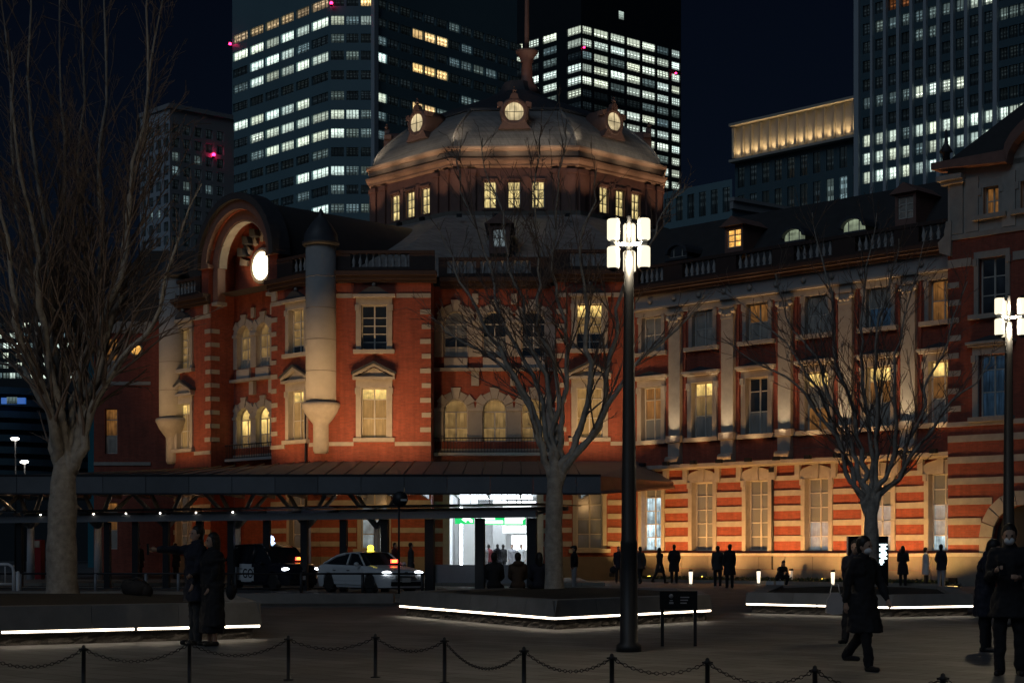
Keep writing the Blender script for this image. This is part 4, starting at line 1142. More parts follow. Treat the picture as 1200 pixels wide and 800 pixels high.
for i in range(-2, 3):
    t = -PI / 2 - EPS + i * PI / 4
    nrm = Vector((math.cos(t), math.sin(t))); u = Vector((-nrm.y, nrm.x))
    fr = Fr(OC + nrm * 9.35 - u * SIDE / 2, u)
    for q in (0.08, 0.36, 0.64, 0.92):
        uplight(fr, SIDE * q, -1.25, 20.85, SIDE * q, 0.3, 24.7, 135, 58, (1.0, 0.60, 0.36))
    for q, p_ in ((0.02, 170), (0.2, 40), (0.5, 46), (0.8, 40)):
        uplight(fr, SIDE * q, -0.62 if q < .1 else -1.3, 25.0 if q < .1 else 24.6, SIDE * q, 1.9, 27.8, p_ * 1.15, 62 if q < .1 else 120, (1.0, 0.80, 0.56), box=False)
for sx in (-2.2, 2.2):
    lamp('SPOT', 'spire_lamp', (OC.x + sx, OC.y - 3.0, 29.4), (OC.x + 0.6, OC.y, 33.5), 90, (1.0, 0.62, 0.45), 50, 0.6, 0.1, ST)
lamp('SPOT', 'turret_lamp', FA.pt(LA - 1.0, -7.5, 5.6), FA.pt(LA, 0, 12.5), 420, (1.0, 0.66, 0.36), 42, 0.9, 0.2, ST)
lamp('SPOT', 'turret_lamp', FA.pt(-1.5, -7.5, 5.6), FA.pt(0, 0, 12.5), 420, (1.0, 0.66, 0.36), 42, 0.9, 0.2, ST)
# ------------------------------------------------------------------ towers behind the station
def tower_face(parent, fr, Ls, z0, z1, cols, rows, key, wallmat, mull=2, inset=0.35, fmat='t_dark'):
    """one face of an office block: the wall with its openings and one window object per opening"""
    ops = [(a, b, c, d) for (a, b) in cols for (c, d) in rows]
    mb = MB(); wall(mb, 0, Ls, z0, z1, ops, depth=inset + 0.15)
    put('facade', mb.mesh(M[wallmat]), fr.M(), parent)
    for j, (c, d) in enumerate(rows):
        for i, (a, b) in enumerate(cols):
            k = key(i, j)
            w, h = b - a, d - c
            def win():
                mb = MB()
                mb.box(-w / 2, w / 2, 0.08, 0.12, 0, h, 1)
                for q in range(1, mull + 1):
                    x = -w / 2 + w * q / (mull + 1); mb.box(x - 0.05, x + 0.05, 0.0, 0.079, 0.003, h - 0.003, 0)
                mb.box(-w / 2, w / 2, 0.0, 0.079, 0, 0.06, 0)
                return mb.mesh([M[fmat], M[k]])
            put('window', cached(('tw', round(w, 2), round(h, 2), mull, k, fmat), win), fr.M((a + b) / 2, inset, c), parent)
def xs_cols(fr, edges):
    return [(fr.s(a), fr.s(b)) for a, b in edges]
def beacon(parent, p):
    mb = MB(); mb.lathe([(0.25, 0), (0.25, 0.3)], 8, mi=1); mb.ball((0, 0, 0.55), 0.3, 8, 6)
    put('beacon', mb.mesh([M['beacon'], M['t_dark']]), T(*p), parent)
# tall glass tower on the left
A1, A2, A3, A4 = Vector((-54.3, 323)), Vector((-32.8, 300)), Vector((-25.0, 300)), Vector((1.0, 327.6))
TW = thing('office_tower', 'tall blue-grey glass office tower behind the left side of the dome, lit in broken rows', 'office tower', (-30, 315, 0))
SCL = 300 / F
rz = [EYE + (HOR - y) * SCL for y in (2, 24, 45, 65, 88, 112, 134, 156, 178, 200, 222, 244)]
rows = [(z - 0.82, z + 0.82) for z in rz]
f1 = Fr(A1, A2 - A1)
c1 = xs_cols(f1, [(273, 290), (293, 308.5), (311, 326.5), (329, 344), (347, 362), (365, 384.5)])
lit1 = {0: 'rrrrrr', 1: 'wwwwww', 2: '.wwwd.', 3: 'dwwwww', 4: '......', 5: 'wwwww.', 6: '.Wwwww', 7: '.dwwww', 8: '.....d', 9: '....ww', 10: '.d..d.', 11: '.....w'}
km = {'w': 'o_white', 'W': 'o_white2', 'd': 'o_dim', '.': 'o_dark', 'r': 'o_peach', 'R': 'o_red', 'O': 'o_warm'}
tower_face(TW, f1, (A2 - A1).length, 0, 130, c1, rows, lambda i, j: km[lit1[j][i]], 't_glass', mull=3)
f2 = Fr(A2, A3 - A2)
c2 = xs_cols(f2, [(388, 403), (406, 420), (423, 436)])
lit2 = {0: '..O', 1: 'wdw', 2: 'd..', 3: '.d.', 4: '...', 5: 'd..', 6: 'wwd', 7: 'wdd', 8: '...', 9: 'wdd', 10: 'd..', 11: 'ddd'}
tower_face(TW, f2, (A3 - A2).length, 0, 130, c2, rows, lambda i, j: km[lit2[j][i]], 't_glass', mull=3)
f3 = Fr(A3, A4 - A3)
e3 = []
x = 441.0
while x < 600:
    e3.append((x, x + 12.5)); x += 14.3
c3 = xs_cols(f3, e3)
r3 = random.Random(5)
def k3(i, j):
    if j == 1 and i in (3, 4, 5): return 'o_warm'
    if j == 3 and i in (3, 4, 5): return 'o_warm'
    if j == 5 and i in (3, 4): return 'o_warm'
    if i in (7, 8, 9) and j in (2, 4, 5): return 'o_dim'
    if i == 0 and j in (2, 3, 5, 6, 7, 11): return 'o_white' if j in (3, 5) else 'o_dim'
    return 'o_dim' if r3.random() < 0.10 else 'o_dark'
tower_face(TW, f3, (A4 - A3).length, 0, 130, c3, rows, k3, 't_glass', mull=2)
mb = MB(); mb.prismz([(A1.x, A1.y + 0.1), (A2.x, A2.y + 0.1), (A3.x, A3.y + 0.1), (A4.x, A4.y + 0.1), (A4.x - 20, A4.y + 40), (A1.x, A1.y + 50)], 129.9, 131); put('roof', mb.mesh(M['t_dark']), Matrix(), TW)
mb = MB(); mb.box(-0.5, 0.5, -0.6, 0.3, 0, 130); put('corner_pier', mb.mesh(M['t_grey']), f3.M(0.2, 0, 0), TW)
for s_, z_, fr_ in ((0.3, f1.z(0.3, 56), f1), (0.3, f2.z(0.3, 9), f2)):
    beacon(TW, fr_.pt(s_, -0.7, z_))
# dark tower behind the dome
B1, B2 = Vector((18.7, 450)), Vector((48.2, 474.2))
TB = thing('office_tower', 'black office tower behind the dome with many bright white windows in even rows', 'office tower', (30, 470, 0))
g = Fr(B1, B2 - B1)
rr = [34 + 14.75 * k for k in range(13)]
rows = [(EYE + (HOR - y - 4.6) * 450 / F, EYE + (HOR - y + 4.6) * 450 / F) for y in rr]
lit = ['wwwwwdw', 'wwwwwww', 'dwdwwww', 'wwwwdww', 'wwdwwww', '....ddd', '..wwwdw', '..wwwww', '..wwwww', '...wwdw', '....www', '....dww', '......w']
cc = xs_cols(g, [(683, 694), (696.5, 713), (716, 732.5), (735, 750.5), (753, 768), (770.5, 784), (787.5, 797)])
km['w'] = 'o_white2'
tower_face(TB, g, (B2 - B1).length, 0, 190, cc, rows, lambda i, j: km[lit[j][i]], 't_dark', mull=3)
km['w'] = 'o_white'
g2 = Fr((B1.x - 29.2, B1.y + 30.0), (29.2, -30.0))
cc = xs_cols(g2, [(604, 612), (617.5, 631), (636, 652), (664.5, 680.5)])
r4 = random.Random(9)
lit = ['www w', 'wwddw', '..dd.', 'wwwww', 'wwwww', 'wwddw', '.....', '.....', '.....', '.....', '.....', '.....', '.....']
tower_face(TB, g2, math.hypot(29.2, 30.0), 0, 190, cc, rows, lambda i, j: {'w': 'o_white2', 'd': 'o_dim', ' ': 'o_dark', '.': 'o_dark'}[lit[j][i if i < 3 else 4]], 't_dark', mull=3)
w0 = g.s(728); mb = MB(); mb.box(-0.9, 0.9, -0.05, 0.1, 0, 2.2); put('window', mb.mesh(M['o_white']), g.M(w0, 0, g.z(w0, 23)), TB)
mb = MB(); mb.prismz([(B1.x, B1.y + .1), (B2.x, B2.y + .1), (B2.x - 29, B2.y + 30), (B1.x - 29, B1.y + 30.2)], 189.9, 191); put('roof', mb.mesh(M['t_dark']), Matrix(), TB)
for x_, y_ in ((682.5, 59), (790, 89)):
    beacon(TB, g.pt(g.s(x_), -0.7, g.z(g.s(x_), y_)))
# tall tower at the right edge with vertical piers
TR = thing('office_tower', 'dark office tower at the right edge with tall pale vertical piers between its windows', 'office tower', (75, 300, 0))
h = Fr((62.6, 303.0), (0.7071, -0.7071))
ex = [(1011, 1021), (1025.5, 1036.5), (1041, 1052), (1056.5, 1067.5), (1072, 1083.5), (1088, 1099), (1104, 1115.5), (1120, 1131.5), (1136.5, 1148.5), (1153.5, 1165), (1171, 1181), (1182, 1193), (1194, 1206), (1208, 1220)]
cc = xs_cols(h, ex)
q0 = h.s(1012)
rr = [209, 187, 166, 145, 122, 101, 79, 57, 35.5, 14, -8]
rows = [(h.z(q0, y) - 1.05, h.z(q0, y) + 1.05) for y in rr]
lit = ['wwwwwwwwwwwwww', 'wwwwdwwwwwwwww', 'wwwdwwwwwwwwww', '..............', 'ddddWWWW......', '..............', 'dddddddddd.ddd', '..........dddd', 'ddd...dwdwwdww', '..RR.R.R......', '.....RRR.RR.RR']
lit[8] = '.dddddddwW.dww'; lit[6] = '..............'; lit[7] = '....dd....dddd'
tower_face(TR, h, 36, 0, 125, cc, rows, lambda i, j: km[lit[j][i]], 't_navy', mull=2, inset=0.5)
pcols = [(1022, 1024.7)] + [(ex[i][1] + 0.6, ex[i + 1][0] - 0.6) for i in range(1, 10)]
for a, b in pcols:
    a, b = h.s(a), h.s(b)
    put('pier', bx(0, b - a, -0.7, 0.0, 0, 125).mesh(M['t_grey']), h.M(a, 0, 0), TR)
put('pier', bx(0, 1.0, -0.7, 0.0, 0, 125).mesh(M['t_grey']), h.M(0, 0, 0), TR)
mb = MB(); mb.quad((0, 30, 0), (0, 0, 0), (0, 0, 125), (0, 30, 125)); mb.quad((0, 0.02, 125), (36, 0.02, 125), (36, 30, 125), (0, 30, 125)); put('side_wall', mb.mesh(M['t_navy']), h.M(), TR)
# pale hotel block with a lit attic
TH = thing('hotel_block', 'low block between the towers with a glowing golden attic of ribs', 'building', (55, 330, 0))
u = Fr((44.5, 332.0), (0.7071, -0.7071))
LH = u.s(1012)
za, zb = u.z(0, 189), u.z(0, 149)
mb = MB(); wall(mb, 0, LH, za, zb, []); mb.quad((0, 25, za), (0, 0, za), (0, 0, zb), (0, 25, zb)); put('attic_wall', mb.mesh(M['t_stone']), u.M(), TH)
n = 14
for k in range(n + 1):
    put('rib', bx(-0.28, 0.28, -0.7, 0.0, za + 0.6, zb - 0.3).mesh(M['t_stone']), u.M(LH * k / n, 0, 0), TH)
mb = MB(); mb.box(-0.6, LH, -1.3, 0.5, zb, zb + 0.5); mb.box(-0.3, LH, -1.7, -0.02, za - 0.5, za); put('cornice', mb.mesh(M['t_stone']), u.M(), TH)
for k in range(n):
    s_ = LH * (k + 0.5) / n
    put('cove_light', cached('cove', lambda: bx(-0.5, 0.5, -0.2, 0.2, 0, 0.12).mesh([M['uplamp']])), u.M(s_, -0.95, za + 0.01), TH)
    lamp('SPOT', 'attic_lamp', u.pt(s_, -0.9, za + 0.3), u.pt(s_, 0.05, za + 5), 450, (1.0, 0.68, 0.32), 80, 0.7, 0.3, TH)
zc = u.z(0, 268)
rows = [(zc, zc + 6.4), (zc + 8.0, zc + 12.0)]
cols = [(LH * (k + 0.22) / 10, LH * (k + 0.78) / 10) for k in range(10)]
r6 = random.Random(3)
tower_face(TH, u, LH, 0, za - 0.51, cols, rows, lambda i, j: 'o_dim' if (j == 0 and i in (7, 8)) else 'o_dark', 't_navy', mull=1)
mb = MB(); mb.quad((0, 25, 0), (0, 0, 0), (0, 0, za), (0, 25, za)); put('side_wall', mb.mesh(M['t_navy']), u.M(), TH)
# lower annex in front of the hotel block
TN = thing('annex_block', 'low dark annex with a pale cornice above the station roof', 'building', (35, 230, 0))
n1 = Fr((P(776, 0, 255).x, 255), (0.7071, -0.7071))
LN = n1.s(858)
tower_face(TN, n1, LN, 0, n1.z(0, 226), [(LN * (k + 0.2) / 6, LN * (k + 0.8) / 6) for k in range(6)], [(n1.z(0, 262), n1.z(0, 234))], lambda i, j: 'o_dark', 't_glass', mull=1)
n2 = Fr(n1.pt(LN, 0, 0), (0.8, 0.6)); L2 = 16.0
tower_face(TN, n2, L2, 0, n1.z(LN, 236), [(1 + 3 * k, 3 + 3 * k) for k in range(5)], [(n1.z(LN, 280), n1.z(LN, 252))], lambda i, j: 'o_dark', 't_navy', mull=1)
mb = MB(); mb.box(-0.3, L2, -0.8, 0.3, 0, 0.5); mb.box(-0.2, L2, -0.4, 0.3, -1.1, -0.02); put('cornice', mb.mesh(M['t_pale']), n2.M(0, 0, n1.z(LN, 236)), TN)
# concrete grid block on the left
TC = thing('concrete_block', 'grey concrete office block with a grid of small dark square windows', 'office block', (-60, 270, 0))
C1, C2, C3_ = Vector((P(164, 0, 268).x, 268)), Vector((P(199, 0, 262).x, 262)), Vector((P(274, 0, 269.2).x, 269.2))
v = Fr(C2, C3_ - C2); LV = (C3_ - C2).length
rr = [149 + 16.4 * k for k in range(14)]
s0_ = v.s(204)
rows = [(v.z(s0_, y + 6.8), v.z(s0_, y - 4.2)) for y in rr]
cols = xs_cols(v, [(202 + 13.0 * k, 210.4 + 13.0 * k) for k in range(5)])
r7 = random.Random(11)
tower_face(TC, v, LV, 0, v.z(0, 127), cols, rows, lambda i, j: 'o_dim' if r7.random() < 0.12 else 'o_dark', 't_pale', mull=1, inset=0.5)
v2 = Fr(C1, C2 - C1); L2 = (C2 - C1).length
tower_face(TC, v2, L2, 0, v.z(0, 127), [(L2 * (k + 0.2) / 4, L2 * (k + 0.8) / 4) for k in range(4)], rows, lambda i, j: 'o_dim' if r7.random() < 0.10 else 'o_dark', 't_grey', mull=1)
mb = MB(); mb.prismz([(C1.x - .3, C1.y), (C2.x, C2.y - .6), (C3_.x, C3_.y - .5), (C3_.x * 1.1, C3_.y * 1.1), (C1.x * 1.1, C1.y * 1.1)], v.z(0, 127), v.z(0, 127) + 0.7); put('roof', mb.mesh(M['t_pale']), Matrix(), TC)
mb = MB(); mb.quad((C3_.x, C3_.y, 0), (C3_.x * 1.1, C3_.y * 1.1, 0), (C3_.x * 1.1, C3_.y * 1.1, v.z(0, 127)), (C3_.x, C3_.y, v.z(0, 127))); put('side_wall', mb.mesh(M['t_pale']), Matrix(), TC)
beacon(TC, v.pt(v.s(249), -0.4, v.z(v.s(249), 186)))
# far blocks at the left edge
TL = thing('office_block', 'long far office block with bands of greenish lit windows at the left edge', 'office block', (-62, 240, 0))
w1 = Fr((P(-60, 0, 240).x, 240), (1, 0)); LL = w1.s(112)
rows = [(w1.z(0, y + 3.4), w1.z(0, y - 3.4)) for y in (440, 428, 416.5, 405, 393, 381)]
cols = [(LL * (k + 0.06) / 22, LL * (k + 0.94) / 22) for k in range(22)]
r8 = random.Random(4)
pr = {0: 1.0, 1: 0.7, 2: 0.35, 3: 0.9, 4: 0.9, 5: 0.4}
tower_face(TL, w1, LL, 0, w1.z(0, 368), cols, rows, lambda i, j: ('o_white' if r8.random() < 0.6 else 'o_dim') if r8.random() < pr[j] else 'o_dark', 't_dark', mull=1)
mb = MB(); mb.box(0, LL, 0.6, 20, w1.z(0, 368) - 0.1, w1.z(0, 368) + 0.5); put('roof', mb.mesh(M['t_dark']), w1.M(), TL)
TS = thing('banded_building', 'low rounded building with dark horizontal bands and a blue screen at the left edge', 'building', (P(20, 0, 190).x, 200, 0))
mb = MB()
for k in range(9):
    y0, y1 = 452 + 14 * k, 460 + 14 * k
    zz = lambda y: EYE + (HOR - y) / F * 190
    prof = []
    n = 16
    poly = [(P(-70, 0, 190).x, 215)] + [(P(-70 + 175 * q / n, 0, 190).x, 190 + 6 * (q / n) ** 3 * 2.5) for q in range(n + 1)] + [(P(105, 0, 215).x, 215)]
    mb.prismz(poly, zz(y1), zz(y0), 0)
    poly2 = [(x_ * 1.0, y_ + 0.8) for x_, y_ in poly]
    mb.prismz(poly2, zz(y0 + 14), zz(y1) - 0.01, 1)
put('banded_wall', mb.mesh([M['t_navy'], M['t_dark']]), Matrix(), TS)
mb = MB(); p_, q_ = P(2, 473, 189), P(30, 466, 189); mb.box(p_.x, q_.x, 188.8, 189.2, p_.z, q_.z); put('blue_screen', mb.mesh(M['blue_led']), Matrix(), TS)
mb = MB(); p_, q_ = P(8, 473, 188.7), P(20, 465, 188.7)
mb.box(p_.x, q_.x, 188.65, 188.75, p_.z, q_.z); put('screen_panel', mb.mesh(M['o_dim']), Matrix(), TS)
TT = thing('glass_building', 'plain teal glass building half hidden behind the big left tree', 'building', (P(120, 0, 150).x, 150, 0))
mb = MB(); p_, q_ = P(103, 0, 150), P(137, 0, 150); top = P(0, 418, 150).z
mb.box(p_.x, q_.x, 150, 165, 0, top); put('facade', mb.mesh(M['teal']), Matrix(), TT)
for k in range(1, 4):
    x_ = p_.x + (q_.x - p_.x) * k / 4; put('mullion', bx(x_ - 0.05, x_ + 0.05, 149.9, 150, 0, top).mesh(M['t_dark']), Matrix(), TT)
# distant street lamp lights at the left
for (x_, y_, lab) in ((18, 514, 'far street lamp glowing white beside the banded building'), (29, 541, 'far low street lamp with pinkish white heads at the left edge')):
    p_ = P(x_, y_, 120)
    o = thing('street_lamp', lab, 'street lamp', (p_.x, 120, 0))
    mb = MB(); mb.tube([(0, 0, 0), (0, 0, p_.z)], 0.07, 6); put('pole', mb.mesh(M['dark_metal']), T(p_.x, 120, 0), o)
    mb = MB(); mb.ball((0, -0.1, p_.z), 0.24, 8, 6, sc=(1.3, 1, 0.5)); put('lamp_head', mb.mesh(M['point_lamp']), T(p_.x, 120, 0), o)
# ------------------------------------------------------------------ canopy in front of the station
CN = thing('entrance_canopy', 'long dark canopy with a sloping roof on pale forked columns along the station front', 'canopy', (-8, 76, 0.14))
yf = 75.5
zf0, zf1 = EYE + (HOR - 577.5) / F * yf, EYE + (HOR - 557.5) / F * yf
xl, xr = P(-30, 0, yf).x, P(704, 0, yf).x
xe, ye = P(790, 0, 83).x - 0.1, 82.2
mb = MB()
x = xl
while x < xr - 0.05:
    x2 = min(xr, x + 1.95)
    put('fascia_panel', bx(x + 0.012, x2 - 0.012, yf - 0.1, yf + 0.15, zf0, zf1).mesh(M['fascia']), Matrix(), CN); x = x2
mb.box(xl, xr, yf - 0.14, yf + 0.1, zf1 + 0.002, zf1 + 0.07); mb.box(xl, xr, yf - 0.13, yf + 0.1, zf0 - 0.07, zf0 - 0.002); put('gutter', mb.mesh(M['dark_metal']), Matrix(), CN)
mb = MB()
pb = [FA.pt(-3.5, 0.2, 0), FA.pt(LA, -0.05, 0), FB.pt(sBC, -0.05, 0), FB.pt(LB, -0.05, 0)]
zb_ = 6.05
front = [(xl, yf + 0.15, zf1), (P(250, 0, yf).x, yf + 0.15, zf1), (P(500, 0, yf).x, yf + 0.15, zf1), (xr, yf + 0.15, zf1)]
back = [(xl, 96.5, zb_)] + [(p.x, p.y, zb_) for p in pb]
mb.add([front[0], front[1], back[2], back[1], back[0]], [(0, 1, 2, 3, 4)])
mb.add([front[1], front[2], back[3], back[2]], [(0, 1, 2, 3)]); mb.add([front[2], front[3], back[4], back[3]], [(0, 1, 2, 3)])
mb.add([front[3], (xe, ye, zf1), back[4]], [(0, 1, 2)]); put('roof', mb.mesh(M['canopy']), Matrix(), CN)
mb = MB(); mb.add([(xr, yf, zf1), (xr, yf, zf0), (xe, ye, zf0 + 0.5), (xe, ye, zf1)], [(0, 1, 2, 3)])
mb.add([(xr + .02, yf, zf0 - .05), (xr + .02, yf, zf0 + .1), (xe, ye - .15, zf0 + .6), (xe, ye - .15, zf0 + .45)], [(0, 1, 2, 3)])
mb.tube([(xr, yf - .1, zf0 + .03), (xe, ye - .12, zf0 + .5)], 0.07, 6); put('end_fascia', mb.mesh(M['copper']), Matrix(), CN)
mb = MB(); mb.add([(xl, yf + .15, zf0 + .25), (xr, yf + .15, zf0 + .25), (xe, ye + 2, zf0 + 0.6), (FB.pt(sBC, -.1, 0).x, 84.8, zf0 + .6), (-9.9, 84.8, zf0 + .6), (xl, 95, zf0 + .6)], [(5, 4, 3, 2, 1, 0)])
put('soffit', mb.mesh(M['steel']), Matrix(), CN)
x = xl
while x < xr:
    put('soffit_beam', cached('sbeam', lambda: bx(-0.06, 0.06, 0.2, 8.5, -0.12, 0.1).mesh(M['steel'])), T(x, yf, zf0 + 0.12), CN); x += 1.55
for px_ in (-20, 36, 115, 195, 278, 360, 442):
    p_ = P(px_, 0, 78.5)
    mb = MB(); mb.tube([(0, 0, 0.14), (0, 0, 2.75)], [0.2, 0.16], 10); c = put('column', mb.mesh(M['white_steel']), T(p_.x, 78.5, 0), CN)
    for sx, sy in ((-1.15, -2.2), (1.15, -2.2), (-1.1, 2.0), (1.1, 2.0)):
        mb = MB(); mb.tube([(0, 0, 2.6), (sx, sy, zf0 + 0.05)], [0.14, 0.09], 8); put('strut', mb.mesh(M['steel']), T(p_.x, 78.5, 0), c)
    if px_ < 500:
        mb = MB(); mb.lathe([(0.1, 0.0), (0.1, 0.05)], 10); put('downlight', mb.mesh(M['uplamp']), T(p_.x + 1.6, 77.3, zf0 + 0.05), CN)
        lamp('POINT', 'canopy_lamp', (p_.x + 1.6, 77.3, zf0 - 0.3), None, 7, (1.0, 0.66, 0.36), size=0.1, parent=CN)
lamp('SPOT', 'canopy_wash', (P(330, 0, 80).x, 80.5, 3.9), FB.pt(1.0, 0, 2.2), 60, (1.0, 0.55, 0.2), 130, 0.9, 0.2, CN)
lamp('SPOT', 'canopy_wash', (P(430, 0, 80).x, 80.5, 3.9), FB.pt(3.0, 0, 2.2), 100, (1.0, 0.55, 0.2), 130, 0.9, 0.2, CN)
lamp('SPOT', 'canopy_wash', (P(480, 0, 80).x, 80.5, 3.9), FB.pt(5.0, 0, 2.2), 60, (1.0, 0.55, 0.2), 130, 0.9, 0.2, CN)
lamp('SPOT', 'canopy_wash', (P(690, 0, 80).x, 80.5, 3.9), FB.pt(14.0, 0, 2.2), 80, (1.0, 0.55, 0.2), 130, 0.9, 0.2, CN)
for q in (2.0, 6.5, 11.0):
    p_ = FA.pt(q, -3.0, 4.0); lamp('SPOT', 'canopy_wash', p_, FA.pt(q, 0, 2.2), 70, (1.0, 0.50, 0.2), 130, 0.9, 0.2, CN)
mb = MB(); mb.tube([P(642, 581, 79), P(716, 563, 81)], 0.13, 6); put('strut', mb.mesh(M['steel']), Matrix(), CN)
mb = MB(); mb.tube([P(716, 563, 81), FB.pt(LB - 1.6, -0.05, 4.9)], 0.1, 6); put('strut', mb.mesh(M['steel']), Matrix(), CN)
x = xl + 0.5
while x < xr - 0.5:                     # standing seams of the canopy roof
    if x < -9.9: yb, zq = 84.9 + (-9.9 - x) * 0.9, zb_
    else: yb, zq = 84.9, zb_
    if yb < 96: put('roof_seam', (lambda m: (m.tube([(x, yf + .2, zf1 + .03), (x + .02, yb, zq + .03)], .035, 4), m)[1])(MB()).mesh(M['canopy']), Matrix(), CN)
    x += 0.9
# hanging station signs below the canopy
def sign_board(name, x0, x1, y0, y1, Y, mk, label, marks):
    a, b = P(x0, y1, Y), P(x1, y0, Y)
    o = thing(name, label, 'sign', ((a.x + b.x) / 2, Y, a.z))
    put('panel', bx(a.x, b.x, 0, 0.18, a.z, b.z).mesh(M[mk]), T(0, Y, 0), o)
    put('hanger', bx((a.x * .8 + b.x * .2) - .02, (a.x * .8 + b.x * .2) + .02, 0.07, 0.11, b.z, 4.4).mesh(M['dark_metal']), T(0, Y, 0), o)
    put('hanger', bx((a.x * .2 + b.x * .8) - .02, (a.x * .2 + b.x * .8) + .02, 0.07, 0.11, b.z, 4.4).mesh(M['dark_metal']), T(0, Y, 0), o)
    if marks: put('marking', marks(a, b), T(0, Y - 0.03, 0), o)
    return o
def arrow_left(a, b):
    cx, cz, w, h_ = (a.x + b.x * 1.6) / 2.6, (a.z + b.z) / 2, (b.x - a.x) * 0.26, (b.z - a.z) * 0.34
    mb = MB()
    mb.prism([(cx - w, cz + h_ * .1), (cx - w * .1, cz - h_), (cx - w * .1, cz - h_ * .3), (cx + w * .5, cz - h_ * .3), (cx + w * .75, cz - h_), (cx + w * 1.2, cz - h_), (cx + w * 1.2, cz - h_ * .1), (cx + w * .7, cz + h_ * .45), (cx - w * .1, cz + h_ * .45), (cx - w * .1, cz + h_ * 1.15)], 0, 0.02)
    return mb.mesh(M['sign_white'])
def text_bars(a, b):
    mb = MB(); W = b.x - a.x; H = b.z - a.z
    mb.box(a.x + W * .02, a.x + W * .32, 0, .02, a.z + H * .55, a.z + H * .9); mb.box(a.x + W * .02, a.x + W * .50, 0, .02, a.z + H * .12, a.z + H * .45)
    mb.box(a.x + W * .54, a.x + W * .93, 0, .02, a.z + H * .1, a.z + H * .92); mb.prism([(a.x + W * .93, a.z + H * .45), (a.x + W * .99, a.z + H * .7), (a.x + W * .93, a.z + H * .92)], 0, .02)
    return mb.mesh(M['sign_white'])
sign_board('direction_sign', 533, 555.5, 603.5, 613.5, 83.5, 'sign_green', 'small green hanging sign with a white left arrow at the entrance', arrow_left)
sign_board('direction_sign', 563, 616, 603.5, 614.5, 83.5, 'sign_green', 'long green and white hanging sign over the station entrance', text_bars)
sign_board('light_sign', 589, 616.5, 615.5, 624, 83.9, 'sign_white', 'bright white lit sign box hanging under the green sign', None)
sign_board('light_sign', 578, 628, 587, 591, 84.0, 'sign_white', 'thin bright white lit sign bar high under the canopy', None)
# point light without a fixture, added to strengthen the cool entrance glow
lamp('POINT', 'entrance_glow', FB.pt((d0 + d1) / 2, CY + 3.0, 3.8), None, 200, (0.72, 0.87, 1.0), size=0.4, parent=ST)
# ------------------------------------------------------------------ bus shelter beam and posts
SH = thing('bus_shelter', 'long low bus shelter with a glass roof on dark square posts before the canopy', 'bus shelter', (-10, 64, 0))
def shY(px_): return 70.0 - 12.0 * max(0.0, (px_ + 20) / 645.0)
pl, pr_ = P(-20, 0, shY(-20)), P(629, 0, shY(629))
sf = Fr((pl.x, pl.y), (pr_.x - pl.x, pr_.y - pl.y)); LSH = math.hypot(pr_.x - pl.x, pr_.y - pl.y)
put('beam', bx(0, LSH, -0.09, 0.09, 2.66, 2.92).mesh(M['steel']), sf.M(), SH)
put('beam', bx(0, LSH, 2.4, 2.55, 2.95, 3.1).mesh(M['steel']), sf.M(), SH)
mb = MB(); mb.prism([(0, 0)] * 0 or [(-0.3, 0), (LSH + 0.3, 0), (LSH + 0.3, 0.03), (-0.3, 0.03)], -0.5, 3.0); put('glass_roof', mb.mesh(M['car_glass']), sf.M(0, 0, 3.12), SH)
for px_ in (20, 60, 123, 156, 192, 231, 268, 310, 354, 400, 448.5, 501, 560, 621):
    s_ = sf.s(px_); w_ = 0.15 if px_ < 480 else 0.18
    put('post', bx(-w_, w_, -0.06, 0.06, 0, 2.65).mesh(M['dark_metal']), sf.M(s_, 0.16, 0), SH)
    put('bracket', (lambda mb: (mb.tube([(0, 0.1, 2.75), (0, 2.45, 3.05)], 0.05, 6), mb)[1])(MB()).mesh(M['steel']), sf.M(s_, 0, 0), SH)
for px_ in (50, 112, 150, 190, 232, 275):
    s_ = sf.s(px_); mb = MB(); mb.ball((0, -0.12, 2.98), 0.03, 8, 5); put('lamp', mb.mesh(M['point_lamp']), sf.M(s_, 0, 0), SH)
s_ = sf.s(512); mb = MB(); mb.box(s_ - 0.4, sf.s(618), 0.3, 0.4, 0.35, 1.0); put('low_panel', mb.mesh(M['steel']), sf.M(), SH)
# guard rail along the near kerb
GR = thing('guard_rail', 'thin dark pedestrian guard rail along the kerb in front of the taxis', 'railing', (-8, 52.3, 0))
zt = 0.78
xa, xb = P(-40, 0, 52.3).x, P(498, 0, 52.3).x
mb = MB(); mb.tube([(xa, 0, zt), (xb, 0, zt)], 0.03, 8); put('rail', mb.mesh(M['dark_metal']), T(0, 52.3, 0), GR)
mb = MB(); mb.tube([(xa, 0, 0.32), (xb, 0, 0.32)], 0.02, 8); put('rail', mb.mesh(M['dark_metal']), T(0, 52.3, 0), GR)
for px_ in (-30, 24, 60, 112, 171, 209, 276, 353, 425, 495):
    mb = MB(); mb.tube([(0, 0, 0), (0, 0, zt)], 0.05, 8); put('post', mb.mesh(M['steel'] if px_ < 220 else M['dark_metal']), T(P(px_, 0, 52.3).x, 52.3, 0), GR)
o = thing('hoop_barrier', 'pale rounded steel hoop barrier beside the left tree', 'barrier', (P(5, 0, 44).x, 44, 0))
p_ = [P(-20, 661, 44), P(10, 661, 44), P(15, 664, 44), P(16, 670, 44), P(16, 700, 44)]
mb = MB(); mb.tube(p_, 0.045, 8); put('hoop', mb.mesh(M['white_steel']), Matrix(), o)
mb = MB(); mb.tube([P(-20, 684, 44), P(15.5, 684, 44)], 0.03, 8); put('rail', mb.mesh(M['white_steel']), Matrix(), o)
for px_ in (-6, 6): mb = MB(); mb.tube([P(px_, 661, 44), P(px_, 684, 44)], 0.015, 6); put('bar', mb.mesh(M['white_steel']), Matrix(), o)
